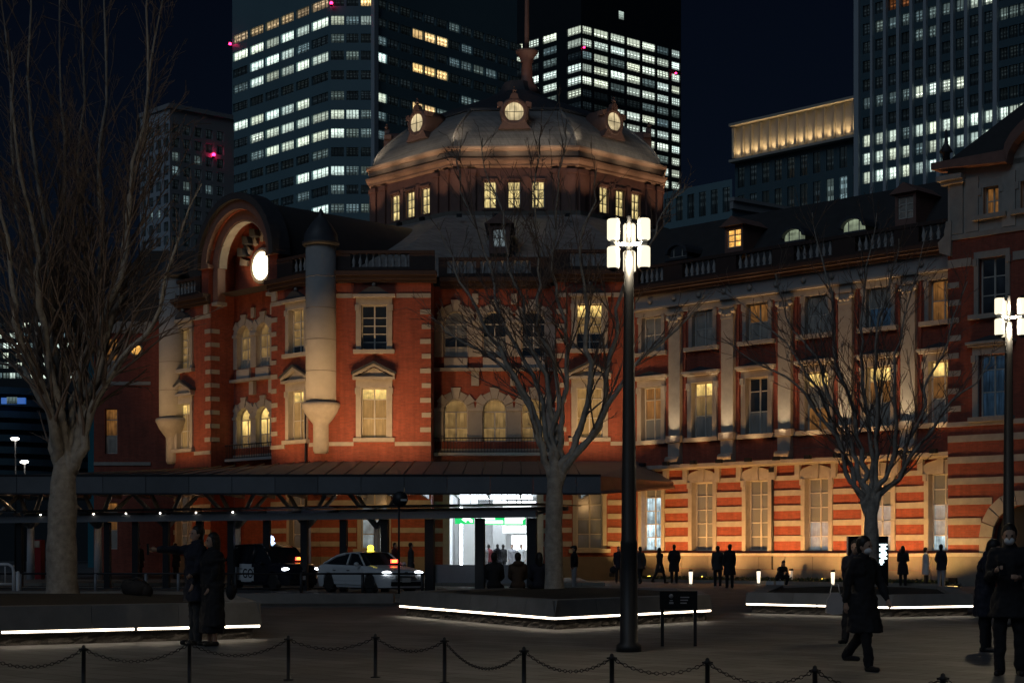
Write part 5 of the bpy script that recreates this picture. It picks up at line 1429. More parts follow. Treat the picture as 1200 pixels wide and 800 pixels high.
o = thing('bollard', 'short pale post standing right beside the hoop barrier', 'bollard', (P(21, 0, 44).x, 44, 0))
mb = MB(); mb.tube([(0, 0, 0), (0, 0, P(0, 671, 44).z)], 0.05, 10); mb.ball((0, 0, P(0, 671, 44).z), 0.05); put('post', mb.mesh(M['white_steel']), T(P(21, 0, 44).x, 44, 0), o)
o = thing('vending_machine', 'dark red vending machine with a pale lit top far left under the canopy', 'vending machine', (P(42, 0, 80).x, 80, 0.14))
a, b = P(35, 655, 80), P(48, 632, 80)
put('cabinet', bx(a.x, b.x, 0, 0.7, 0.14, b.z).mesh(M['poster_red']), T(0, 80, 0), o); put('display', bx(a.x + .06, b.x - .06, -0.03, 0, (a.z + b.z) / 2 + .1, b.z - .05).mesh(M['p_curtain']), T(0, 80, 0), o)
put('leg', bx(a.x + .05, a.x + .15, 0.1, 0.6, 0.14, 0.2).mesh(M['dark_metal']), T(0, 80, 0), o)
# ------------------------------------------------------------------ planters with a lit base
def inset(poly, d):
    n = len(poly); out = []
    for i in range(n):
        p0, p1, p2 = Vector(poly[i - 1]), Vector(poly[i]), Vector(poly[(i + 1) % n])
        e0, e1 = (p1 - p0).normalized(), (p2 - p1).normalized()
        n0, n1 = Vector((-e0.y, e0.x)), Vector((-e1.y, e1.x))
        b = n0 + n1; b = b / b.dot(n0) if b.length > 1e-6 else n0
        out.append(p1 + b * d)
    return out
def planter(label, poly, top=0.7, lit=(0,), blk=1.35):
    c = sum((Vector(p) for p in poly), Vector((0, 0))) / len(poly)
    o = thing('planter', label, 'planter', (c.x, c.y, 0))
    inn, led, rec, lip = inset(poly, 0.5), inset(poly, 0.10), inset(poly, 0.16), inset(poly, -0.0)
    n = len(poly)
    mb = MB(); rb = random.Random(3); zs_ = [-.02, .04, .09, .14, .19, .236]
    for i in range(n):
        a, b = Vector(rec[i]), Vector(rec[(i + 1) % n]); e = (b - a).normalized(); nn = Vector((-e.y, e.x)); k = max(2, int((b - a).length / .11)); vs = []
        for z in zs_:
            for q in range(k + 1):
                p = a.lerp(b, q / k) - nn * (rb.uniform(-.03, .05) if 0 < q < k else 0); vs.append((p.x, p.y, z))
        mb.add(vs, [(r_ * (k + 1) + q, r_ * (k + 1) + q + 1, (r_ + 1) * (k + 1) + q + 1, (r_ + 1) * (k + 1) + q) for r_ in range(len(zs_) - 1) for q in range(k)])
    put('base', mb.mesh(M['rough_stone']), Matrix(), o)
    rr = random.Random(len(label))
    for i in range(n):
        a, b, c_, d_ = Vector(poly[i]), Vector(poly[(i + 1) % n]), inn[i], inn[(i + 1) % n]
        k = max(1, round((b - a).length / blk))
        for q in range(k):
            t0, t1 = q / k, (q + 1) / k
            g = 0.005 / (b - a).length
            pts = [a.lerp(b, t0 + g), a.lerp(b, t1 - g), c_.lerp(d_, t1 - g), c_.lerp(d_, t0 + g)]
            e = (b - a).normalized(); nn = Vector((-e.y, e.x)); h = top + rr.uniform(-.004, .004)
            sl = [pts[0] + nn * 0.06, pts[1] + nn * 0.06, pts[2], pts[3]]
            mb = MB()
            vs = [(p.x, p.y, 0.24) for p in pts] + [(p.x, p.y, h) for p in sl]
            mb.add(vs, [(3, 2, 1, 0), (4, 5, 6, 7), (0, 1, 5, 4), (1, 2, 6, 5), (2, 3, 7, 6), (3, 0, 4, 7)])
            put('wall_block', mb.mesh(M['planter']), Matrix(), o)
        if i in lit:
            e = (b - a).normalized(); nn = Vector((-e.y, e.x))
            mb = MB(); L_ = (b - a).length; m_ = max(1, round(L_ / 2.6))
            for q in range(m_):
                p, r = a.lerp(b, (q + 0.015) / m_) + nn * 0.012, a.lerp(b, (q + 0.985) / m_) + nn * 0.012
                w = nn * 0.028
                vs = [(v.x, v.y, z) for z in (0.202, 0.236) for v in (p, r, r + w, p + w)]
                mb.add(vs, [(3, 2, 1, 0), (4, 5, 6, 7), (0, 1, 5, 4), (1, 2, 6, 5), (2, 3, 7, 6), (3, 0, 4, 7)])
            put('led_strip', mb.mesh(M['led']), Matrix(), o)
            ch = MB(); w = nn * 0.006; p, r = a.lerp(b, .005) + nn * .044, a.lerp(b, .995) + nn * .044
            ch.add([(v.x, v.y, z) for z in (0.182, 0.237) for v in (p, r, r + w, p + w)], [(3, 2, 1, 0), (4, 5, 6, 7), (0, 1, 5, 4), (1, 2, 6, 5), (2, 3, 7, 6), (3, 0, 4, 7)])
            put('led_shield', ch.mesh(M['dark_metal']), Matrix(), o)  # plate added behind the strip to keep its light off the base stone
    mb = MB(); m_ = 14
    ip = inset(poly, 0.49)
    cx = sum((p for p in ip), Vector((0, 0))) / n
    vs = [(p.x, p.y, top - 0.08) for p in ip] + [((p.x + cx.x) / 2, (p.y + cx.y) / 2, top + 0.03) for p in ip] + [(cx.x, cx.y, top + 0.09)]
    mb.add(vs, [(i, (i + 1) % n, n + (i + 1) % n, n + i) for i in range(n)] + [(n + i, n + (i + 1) % n, 2 * n) for i in range(n)]); put('soil', mb.mesh(M['soil']), Matrix(), o)
    return o
def g2(x, y): p = G(x, y); return (p.x, p.y)
pc = [g2(650, 738), g2(835, 727), (4.6, 41.5), (1.2, 44.5), g2(467, 721)]
planter('granite planter with a lit base under the middle tree', [pc[4], pc[0], pc[1], pc[2], pc[3]], 0.56, (0, 1))
pl_ = [(-11.5, 24.4), g2(0, 757), g2(307, 748), (-6.3, 36.5), (-12.5, 36.5)]
planter('long granite planter with a lit base under the big left tree', pl_, 0.62, (0, 1))
pr2 = [g2(873, 718), g2(1046, 723), g2(1142, 721), (12.5, 47.0), (7.5, 49.0)]
planter('granite planter with a lit base under the right tree behind the walkers', pr2, 0.50, (0, 1))
o = thing('kerb_block', 'low unlit stone kerb block lying left of the middle planter', 'stone block', (P(400, 0, 46).x, 46, 0))
mb = MB(); a, b = P(258, 0, 46), P(462, 0, 46); mb.box(a.x, b.x, -0.4, 0.4, 0, 0.32); put('block', mb.mesh(M['planter']), T(0, 46, 0), o)
mb = MB(); mb.box(a.x - .1, b.x + .1, -0.5, 0.5, 0, 0.06); put('footing', mb.mesh(M['rough_stone']), T(0, 46, 0), o)
# ------------------------------------------------------------------ street lamps
def street_lamp(label, x, y, zc, sc=1.0, rot=-0.10):
    o = thing('street_lamp', label, 'street lamp', (x, y, 0), 0, 'street lamps with six lanterns')
    B = T(x, y, 0)
    mb = MB(); mb.lathe([(0.19, 0), (0.19, 0.1), (0.135, 0.14), (0.125, 1.6), (0.13, 1.62), (0.115, 1.66), (0.075, zc - 0.75), (0.07, zc - 0.1)], 14)
    put('pole', mb.mesh(M['dark_metal']), B, o)
    mb = MB(); mb.lathe([(0.04, zc - 0.5), (0.035, zc + 0.42), (0.02, zc + 0.46)], 10); put('pole_head', mb.mesh(M['dark_metal']), B, o)
    for zz_ in (.2, -.2):
        lamp('POINT', 'lantern_lamp', (x, y - .11, zc + zz_), None, 125, (1.0, 0.80, 0.52), size=0.06, parent=o)
    for k in range(3):
        a = rot + PI / 2 + k * PI * 2 / 3
        c, s = math.cos(a), math.sin(a); r = 0.26
        mb = MB(); mb.tube([(0, 0, zc), (c * r, s * r, zc)], 0.028, 8); mb.tube([(c * r, s * r, zc - 0.05), (c * r, s * r, zc + 0.05)], 0.05, 10)
        arm = put('arm', mb.mesh(M['steel']), B, o)
        for sg in (1, -1):
            z0 = zc + sg * 0.05
            mb = MB(); pf = [(0.08, 0.0), (0.094, 0.02), (0.094, 0.29), (0.08, 0.31)]
            mb.lathe([(r_, z_ if sg > 0 else -z_) for r_, z_ in (pf if sg > 0 else pf)][::sg], 14, (c * r, s * r, z0))
            put('lantern', mb.mesh(M['lantern']), B, arm)
            mb = MB(); mb.lathe([(0.03, 0.312), (0.095, 0.314), (0.06, 0.34), (0.02, 0.37)] if sg > 0 else [(0.02, -0.37), (0.06, -0.34), (0.095, -0.314), (0.03, -0.312)], 12, (c * r, s * r, z0))
            put('lantern_cap', mb.mesh(M['dark_metal']), B, arm)
    return o
p = G(737, 763); street_lamp('tall black street lamp with glowing white lanterns standing before the middle planter', p.x, p.y, 1.5 + (645 - 287) / F * p.y)
Yr = 33.0; street_lamp('smaller looking street lamp with glowing lanterns at the right edge by the standing people', P(1182, 0, Yr).x, Yr, P(0, 372, Yr).z, rot=0.02)
street_lamp('street lamp with glowing lanterns beyond the left end of the left planter', -11.0, 26.5, 6.05, rot=0.1)
street_lamp('unseen street lamp with glowing lanterns on the near plaza, farthest right', 9.5, 12.0, 6.05, rot=0.5)  # out-of-frame lamp kept for the light it adds to the plaza
# ------------------------------------------------------------------ chain fence
fp = [(-20, 762), (98, 755), (222, 749), (338, 744), (440, 742), (521, 746), (614, 757), (717, 765), (829, 770), (955, 779), (1105, 788), (1260, 800)]
HP = 0.52
pts = []
for i, (x_, y_) in enumerate(fp):
    Y = GY(y_, HP); pts.append(Vector(((x_ - 600) / F * Y, Y, 0)))
def post_mesh():
    mb = MB(); mb.lathe([(0.06, 0), (0.06, 0.012), (0.024, 0.016), (0.022, HP - 0.06), (0.034, HP - 0.055), (0.034, HP - 0.035), (0.022, HP - 0.03), (0.018, HP - 0.01), (0.006, HP)], 10)
    mb.tube([(-0.05, 0, HP - 0.045), (0.05, 0, HP - 0.045)], 0.009, 6)
    return mb.mesh(M['dark_metal'])
pm = post_mesh()
for i, q in enumerate(pts):
    lab = ['chain post just outside the left edge of the plaza fence', None][0] if i == 0 else 'low iron chain fence post, %s from the left end' % ORD[i - 1]
    thing('chain_post', lab, 'fence post', q, 0, 'posts of the low chain fence', pm)
def link(mb, c, t, up, L_=0.034, w=0.012, r=0.0045):
    s = t.cross(up).normalized()
    ring_ = []
    for k in range(8):
        a = 2 * PI * k / 8
        ring_.append(c + t * math.cos(a) * L_ * 0.8 + s * math.sin(a) * w * 1.3)
    n = 4; vs = []
    for k in range(8):
        d = (ring_[(k + 1) % 8] - ring_[k - 1]).normalized(); e1 = up; e2 = d.cross(e1).normalized(); e1 = e2.cross(d)
        for j in range(n):
            a = 2 * PI * j / n; vs.append(ring_[k] + e1 * math.cos(a) * r + e2 * math.sin(a) * r)
    mb.add(vs, [(k * n + j, ((k + 1) % 8) * n + j, ((k + 1) % 8) * n + (j + 1) % n, k * n + (j + 1) % n) for k in range(8) for j in range(n)], 0, True)
for i in range(len(pts) - 1):
    a, b = pts[i] + Vector((0, 0, HP - 0.045)), pts[i + 1] + Vector((0, 0, HP - 0.045))
    Ls = (b - a).length; n = int(Ls * 1.08 / 0.047); sag = 0.13 * Ls / 1.1
    f = lambda t: a.lerp(b, t) + Vector((0, 0, -4 * sag * t * (1 - t)))
    mb = MB()
    for k in range(n):
        t = (k + 0.5) / n; c = f(t); d = (f(t + 0.01) - f(t - 0.01)).normalized()
        up = Vector((0, 0, 1)); up = (up - d * up.dot(d)).normalized()
        if k % 2: up = d.cross(up).normalized()
        mb2 = MB(); link(mb2, Vector((0, 0, 0)), d, up); mb2.xf(T(*(c - a))); mb.add(mb2.v, mb2.f, 0, True)
    thing('chain', 'sagging iron chain in the %s span of the fence from the left' % ORD[i], 'chain', a, 0, 'chains of the low fence', mb.mesh(M['dark_metal']))
# ------------------------------------------------------------------ info board, kiosk, bollard lights, bus stop sign
Y = GY(757); o = thing('info_board', 'dark information board on two thin legs right of the tall street lamp', 'information board', (P(794, 0, Y).x, Y, 0))
a, b = P(773, 714, Y), P(817, 692, Y)
put('panel', bx(a.x, b.x, -0.03, 0.03, a.z, b.z).mesh(M['screen']), T(0, Y, 0), o)
for px_ in (776.5, 815): put('leg', bx(P(px_, 0, Y).x - .025, P(px_, 0, Y).x + .025, -.022, .022, 0, b.z).mesh(M['dark_metal']), T(0, Y + 0.06, 0), o)
mb = MB(); q0, q1 = P(784, 707, Y), P(789, 698, Y)
mb.lathe([(0.035, 0), (0.035, 0.004)], 10, (q0.x + .03, 0, q1.z), axis='y'); mb.box(q0.x, q1.x, -0.004, 0, q0.z, q0.z + .03); mb.box(q0.x + .01, q1.x - .01, -0.004, 0, q0.z + .045, q0.z + .06)
q0 = P(797, 700, Y)
for k in range(3): mb.box(q0.x, q0.x + .14 - .02 * k, -0.004, 0, q0.z - .045 * k, q0.z - .045 * k + .018)
put('marking', mb.mesh(M['grey_cloth']), T(0, Y - 0.032, 0), o)
Y = 50.0; o = thing('display_kiosk', 'black upright display board with glowing vertical white lettering behind the walking man', 'display board', (P(1020, 0, Y).x, Y, 0))
a, b = P(994, 690, Y), P(1041, 628, Y)
put('cabinet', bx(a.x, b.x, 0, 0.25, 0, b.z).mesh(M['screen']), T(0, Y, 0), o)
mb = MB(); rk = random.Random(2); zz = P(0, 637, Y).z; ze = P(0, 662, Y).z; xx0, xx1 = P(1030.5, 0, Y).x, P(1039.5, 0, Y).x
wd = [1, .8, 1, .72, .9, 1, .8, 1, .55, .6, .4]
for k in range(11):
    z1_ = zz + (ze - zz) * k / 11; z0_ = zz + (ze - zz) * (k + .72) / 11
    x1_ = xx0 + (xx1 - xx0) * wd[k]; xm = xx0 + (x1_ - xx0) * (.35 + .3 * rk.random())
    mb.box(xx0 + (.05 if k % 3 == 1 else 0), xm - .012, -0.012, 0, z0_, z1_); mb.box(xm + .012, x1_, -0.012, 0, z0_, z1_)
    mb.box(xm - .012, xm + .012, -0.012, 0, z0_, z0_ + .02)
put('lettering', mb.mesh(M['screen_text']), T(0, Y, 0), o)
for i, (px_, y_, lab) in enumerate(((809.5, 685, 'short bollard light below the wing, nearest the street lamp'), (889, 684, 'short bollard light left of the crouching person'), (976, 686, 'short bollard light left of the display board'), (927, 683, 'dim short bollard light right of the crouching person'))):
    p_ = G(px_, y_); o = thing('bollard_light', lab, 'bollard light', p_, 0, 'bollard lights along the wing')
    mb = MB(); mb.lathe([(0.11, 0), (0.11, 0.03), (0.1, 0.04)], 10); put('base', mb.mesh(M['dark_metal']), T(*p_), o)
    mb = MB(); mb.lathe([(0.06, 0.05), (0.09, 0.56), (0.09, 0.58)], 12); put('lens', mb.mesh(em('bollard_lens', (1.0, 0.85, 0.62), 1.6 if i < 3 else 0.25)), T(*p_), o)
    mb = MB(); mb.lathe([(0.1, 0.58), (0.1, 0.66), (0.08, 0.68)], 12); put('cap', mb.mesh(M['dark_metal']), T(*p_), o)
p_ = G(1116, 688); o = thing('ground_light', 'flat oval ground light glowing warm by the right walkers', 'ground light', p_)
mb = MB(); mb.lathe([(0.3, 0.0), (0.3, 0.03), (0.22, 0.04)], 16); put('rim', mb.mesh(M['dark_metal']), T(*p_), o); mb = MB(); mb.lathe([(0.22, 0.041), (0.2, 0.06)], 16); put('lens', mb.mesh(em('ground_lens', (1.0, 0.62, 0.2), 2.0)), T(*p_), o)
Y = 55.0; o = thing('road_sign', 'round dark road sign on a slim pole, seen from behind the white taxi', 'road sign', (P(468, 0, Y).x, Y, 0))
mb = MB(); mb.tube([(0, 0, 0), (0, 0, P(0, 576, Y).z)], 0.035, 8); put('pole', mb.mesh(M['dark_metal']), T(P(467.5, 0, Y).x, Y, 0), o)
c_ = P(469, 584.5, Y); mb = MB(); mb.lathe([(0.26, -0.012), (0.26, 0.012)], 20, axis='y'); put('disc', mb.mesh(M['dark_metal']), T(c_.x, Y - 0.05, c_.z), o)
put('marking', bx(0.02, 0.22, -0.004, 0, -0.06, 0.0).mesh(M['white_cloth']), T(c_.x, Y - 0.064, c_.z), o)
# planting strip at the foot of the wing
mb = MB(); rp = random.Random(8)
for k in range(5200):
    s_ = rp.uniform(1.5, 19.0); yy = -rp.uniform(1.3, 2.9); z_ = rp.uniform(0.03, 0.30) * (1 - 0.3 * rp.random()); q = FW.pt(s_, yy, z_)
    d1_ = Vector((rp.uniform(-1, 1), rp.uniform(-1, 1), rp.uniform(-.2, 1))).normalized() * 0.09; d2_ = Vector((rp.uniform(-1, 1), rp.uniform(-1, 1), rp.uniform(-.4, .6))).normalized() * 0.04
    mb.add([q - d1_, q + d2_, q + d1_, q - d2_], [(0, 1, 2, 3)])
o = put('ground_cover', mb.mesh(M['leaf'])); o['kind'] = 'stuff'
o = thing('planting_bed', 'long low stone edged planting bed at the foot of the wing', 'planting bed', FW.pt(10, -2, 0))
mb = MB(); mb.box(1.4, 19.1, -3.02, -2.9, 0, 0.14); mb.box(1.4, 19.1, -1.3, -1.2, 0, 0.14); put('edging', mb.mesh(M['plinth']), FW.M(), o)
put('soil', bx(1.41, 19.09, -2.89, -1.31, 0, 0.08).mesh(M['soil']), FW.M(), o)
# ------------------------------------------------------------------ cars
def car(name, label, cat, x, y, yaw, paint, kind):
    o = thing(name, label, cat, (x, y, 0.01), yaw, None)
    B = T(x, y, 0.01) @ RZ(yaw)
    if kind == 'sedan':
        Ln, Hw, xw, R_ = 4.85, 0.90, (1.45, -1.32), 0.33
        zt = [(-2.42, .72), (-2.36, .95), (-1.75, 1.02), (-1.3, 1.0), (.6, .97), (1.0, .96), (1.7, .88), (2.2, .76), (2.38, .62), (2.43, .5)]
        roof = [(-1.75, 1.02), (-1.05, 1.32), (-0.55, 1.42), (0.0, 1.45), (0.35, 1.42), (1.02, .97)]
    else:
        Ln, Hw, xw, R_ = 4.4, 0.85, (1.38, -1.37), 0.33
        zt = [(-2.2, .6), (-2.16, 1.05), (-1.6, 1.08), (.9, 1.05), (1.2, 1.04), (1.7, 1.0), (2.05, .9), (2.18, .7), (2.2, .5)]
        roof = [(-2.12, 1.08), (-2.0, 1.62), (-1.6, 1.72), (-0.4, 1.76), (0.3, 1.72), (0.62, 1.6), (1.22, 1.04)]
    def interp(tab, q):
        if q <= tab[0][0]: return tab[0][1]
        for (a, b), (c, d) in zip(tab, tab[1:]):
            if q <= c: return b + (d - b) * (q - a) / (c - a)
        return tab[-1][1]
    xe0, xe1 = zt[0][0], zt[-1][0]
    xs = sorted(set([xe0 + (xe1 - xe0) * k / 40 for k in range(41)] + [w + R_ * 1.18 * math.cos(PI * k / 10) for w in xw for k in range(11)]))
    def hw(q):
        e = 1.0
        d = min(q - xe0, xe1 - q)
        if d < 0.5: e = 1 - 0.30 * (1 - d / 0.5) ** 2
        return Hw * e
    def zb(q):
        for w in xw:
            if abs(q - w) < R_ * 1.18: return max(0.2, R_ + math.sqrt(max(0, (R_ * 1.18) ** 2 - (q - w) ** 2)) * 0.98)
        return 0.2
    def sec(q):
        w, t, b = hw(q), interp(zt, q), zb(q)
        m = max(b + 0.02, min(0.62, t - 0.08)); u = max(m + 0.02, t - 0.08)
        return [(w * .93, b), (w, max(b + .01, min(.42, m))), (w, m), (w * .975, u), (w * .90, t - .005), (w * .55, t + .02), (0, t + .03)]
    mb = MB(); n = 7; vs = []
    for q in xs:
        s_ = sec(q); vs += [(q, -a, z) for a, z in s_] + [(q, a, z) for a, z in s_[-2::-1]]
    w2 = 2 * n - 1
    fs = [(i * w2 + k, (i + 1) * w2 + k, (i + 1) * w2 + k + 1, i * w2 + k + 1) for i in range(len(xs) - 1) for k in range(w2 - 1)]
    mb.add(vs, fs, 0, True); mb.add(vs[:w2], [tuple(range(w2))]); mb.add(vs[-w2:], [tuple(range(w2 - 1, -1, -1))])
    # roof shell and pillars belong to the body
    rw = lambda z: Hw * (0.90 - 0.26 * max(0, z - 1.0) / 0.5) if kind == 'sedan' else Hw * (0.92 - 0.17 * max(0, z - 1.05) / 0.7)
    top = [r for r in roof if r[1] > (1.30 if kind == 'sedan' else 1.58)]
    vs = []
    for q, z in top:
        w = rw(z); vs += [(q, -w, z - .03), (q, -w * .9, z + .005), (q, 0, z + .03), (q, w * .9, z + .005), (q, w, z - .03)]
    mb.add(vs, [(i * 5 + k, (i + 1) * 5 + k, (i + 1) * 5 + k + 1, i * 5 + k + 1) for i in range(len(top) - 1) for k in range(4)], 0, True)
    for sg in (-1, 1):
        c = lambda q, z, d=0.0: (q, sg * (rw(z) + d), z)
        f0, f1_, r0, r1 = roof[-1], roof[-2], roof[0], roof[1]
        mb.tube([c(f0[0], f0[1]), c(f1_[0], f1_[1] - .02)], 0.035, 6); mb.tube([c(r0[0], r0[1]), c(r1[0], r1[1] - .02), c(roof[2][0], roof[2][1] - .04)], 0.05, 6)
        mb.tube([c(-.15, 1.0), c(-.2, interp(roof, -.2) - .03)], 0.035, 6); mb.tube([c(q, z - .03) for q, z in roof[1:-1]], 0.03, 6)
    put('body', mb.mesh(paint), B, o)
    mb = MB()                                  # dark glass house inside the pillars
    vs = []
    for q, z in roof:
        w = rw(z) - .015; wb = rw(1.0) - .015; vs += [(q, -w, z - .015), (q, w, z - .015)]
    put('cabin_glass', (mb.add(vs, [(i * 2, (i + 1) * 2, (i + 1) * 2 + 1, i * 2 + 1) for i in range(len(roof) - 1)]), mb)[1].mesh(M['car_glass']), B, o)
    for sg in (-1, 1):
        mb = MB(); pts_ = [(q, z - .02) for q, z in roof]
        base = [(roof[-1][0], .95), (roof[0][0], .95)]
        vv = [(q, sg * (rw(z) - .012), z) for q, z in pts_] ; vb = [(q, sg * (rw(1.0) - .012), .93) for q, z in pts_]
        m_ = len(vv); mb.add(vv + vb, [(i, i + 1, m_ + i + 1, m_ + i) if sg < 0 else (i + 1, i, m_ + i, m_ + i + 1) for i in range(m_ - 1)]); put('side_window', mb.mesh(M['car_glass']), B, o)
        for (da, db) in ((-.1, 1.02), (-1.05, -.14)):      # doors: thin panels just proud of the flank
            mb = MB(); qs = [da + (db - da) * k / 6 for k in range(7)]; vs = []
            for q in qs:
                s_ = sec(q); vs += [(q, sg * (a + .006), z) for a, z in [(s_[1][0] * .985, max(.30, zb(q) + .03))] + s_[2:4]]
            mb.add(vs, [((i * 3 + k, (i + 1) * 3 + k, (i + 1) * 3 + k + 1, i * 3 + k + 1) if sg < 0 else (i * 3 + k + 1, (i + 1) * 3 + k + 1, (i + 1) * 3 + k, i * 3 + k)) for i in range(6) for k in range(2)], 0, True)
            white = kind != 'sedan' and da < -.5 or (kind != 'sedan')
            dr = put('door', mb.mesh(M['car_white'] if kind != 'sedan' and da < -1 else paint), B, o)
            put('handle', bx(da + .08, da + .26, -.012, .012, -.015, .015).mesh(M['chrome'] if kind == 'sedan' else M['dark_metal']), B @ T(0, sg * (hw(da) * .99 + .015), .80), dr)
        mb = MB(); mb.ball((.78, sg * (Hw + .10), 1.02), .1, 8, 6, sc=(.6, 1, .75)); mb.tube([(.78, sg * (Hw - .08), .98), (.78, sg * (Hw + .06), 1.0)], .02, 6); put('mirror', mb.mesh(paint), B, o)
        fx = xe1 - .22
        mb = MB(); mb.ball((fx, sg * (hw(fx) * .80), .72 if kind == 'sedan' else .80), .15, 10, 8, sc=(.9, 1.25, .5)); put('headlight', mb.mesh(M['headlight']), B, o)
        mb = MB(); mb.ball((xe0 + .1, sg * (hw(xe0 + .1) * .85), .85), .14, 8, 6, sc=(.5, .9, .6)); put('tail_light', mb.mesh(M['maroon']), B, o)
        for w in xw:
            mb = MB(); mb.lathe([(R_ - .1, -.1), (R_ - .02, -.11), (R_, -.07), (R_, .07), (R_ - .02, .11), (R_ - .1, .1)], 22, axis='y')
            wh = put('wheel', mb.mesh(M['tyre']), B @ T(w, sg * (Hw - .11), R_), o)
            mb = MB(); mb.lathe([(.0, .02), (.06, .06), (.06, .07), (.0, .075)], 10, axis='y') ; mb.lathe([(R_ - .11, -.08), (R_ - .1, .095), (R_ - .13, .10), (R_ - .15, .06)], 20, axis='y')
            for k in range(10):
                a = 2 * PI * k / 10; mb.tube([(.04 * math.cos(a), -.06, .04 * math.sin(a)), ((R_ - .12) * math.cos(a), -.085, (R_ - .12) * math.sin(a))], .016, 4)
            put('rim', mb.mesh(M['alloy'] if kind == 'sedan' else M['dark_metal']), B @ T(w, sg * (Hw - .11), R_) @ (RZ(PI) if sg > 0 else Matrix()), wh)
    put('underbody', bx(xe0 + .25, xe1 - .25, -Hw + .24, Hw - .24, .18, .8).mesh(M['tyre']), B, o)
    mb = MB()
    for k in range(5): mb.box(xe1 - .03, xe1 + .012, -.42, .42, .46 + .05 * k, .48 + .05 * k)
    put('grille', mb.mesh(M['dark_metal']), B, o)
    put('air_intake', bx(xe1 - .06, xe1 + .014, -.62, .62, .27, .42).mesh(M['tyre']), B, o)
    put('number_plate', bx(xe1 + .01, xe1 + .03, -.17, .17, .40, .55).mesh(M['white_cloth']), B, o)
    put('badge', bx(xe1 - .01, xe1 + .018, -.06, .06, .70, .76).mesh(M['chrome']), B, o)
    wx, wz = roof[-1][0] - .34, roof[-1][1] + .06
    put('vacancy_sign', bx(wx - .02, wx + .02, .28, .56, wz, wz + .12).mesh(M['red_led']), B @ T(.34, 0, .03), o)
    put('vacancy_sign_text', bx(wx + .022, wx + .03, .33, .50, wz + .03, wz + .10).mesh(M['amber_led']), B @ T(.34, 0, .03), o)
    return o, B
tx = P(431, 0, 59.2); o, B = car('taxi', 'white saloon taxi with a yellow roof lamp and lit headlights', 'taxi', tx.x - .0, 59.6, math.radians(-53), M['car_white'], 'sedan')
mb = MB(); mb.ball((.12, 0, 1.60), .13, 10, 8, sc=(.6, 1.0, .8)); put('roof_lamp', mb.mesh(M['yellow_lamp']), B, o); put('roof_lamp_base', bx(.05, .19, -.1, .1, 1.46, 1.51).mesh(M['yellow_lamp']), B, o)
tb = P(316, 0, 63.5); o, B = car('taxi', 'black tall taxi van with a pale lettered rear door and a blue-white roof lamp', 'taxi', tb.x, 64.2, math.radians(-50), M['car_black'], 'van')
mb = MB(); mb.ball((-.1, 0, 1.94), .13, 10, 8, sc=(.8, 1, 1)); put('roof_lamp', mb.mesh(M['blue_lamp']), B, o); put('roof_lamp_base', bx(-.2, 0, -.12, .12, 1.77, 1.81).mesh(M['blue_lamp']), B, o)
mb = MB(); mb.quad((-1.9, -.862, .38), (.05, -.868, .34), (.05, -.862, .86), (-1.9, -.85, .86)); put('white_panel', mb.mesh(M['car_white']), B, o)
fc = bpy.data.curves.new('lettering', 'FONT'); fc.body = 'GO'; fc.size = .5; fc.extrude = .003
ft = bpy.data.objects.new('lettering', fc); fm = bpy.data.meshes.new_from_object(ft); fm.materials.clear(); fm.materials.append(M['car_black']); bpy.data.objects.remove(ft)
put('lettering', fm, B @ T(-.75, -.874, .46) @ Matrix.Rotation(PI / 2, 4, 'X'), o)
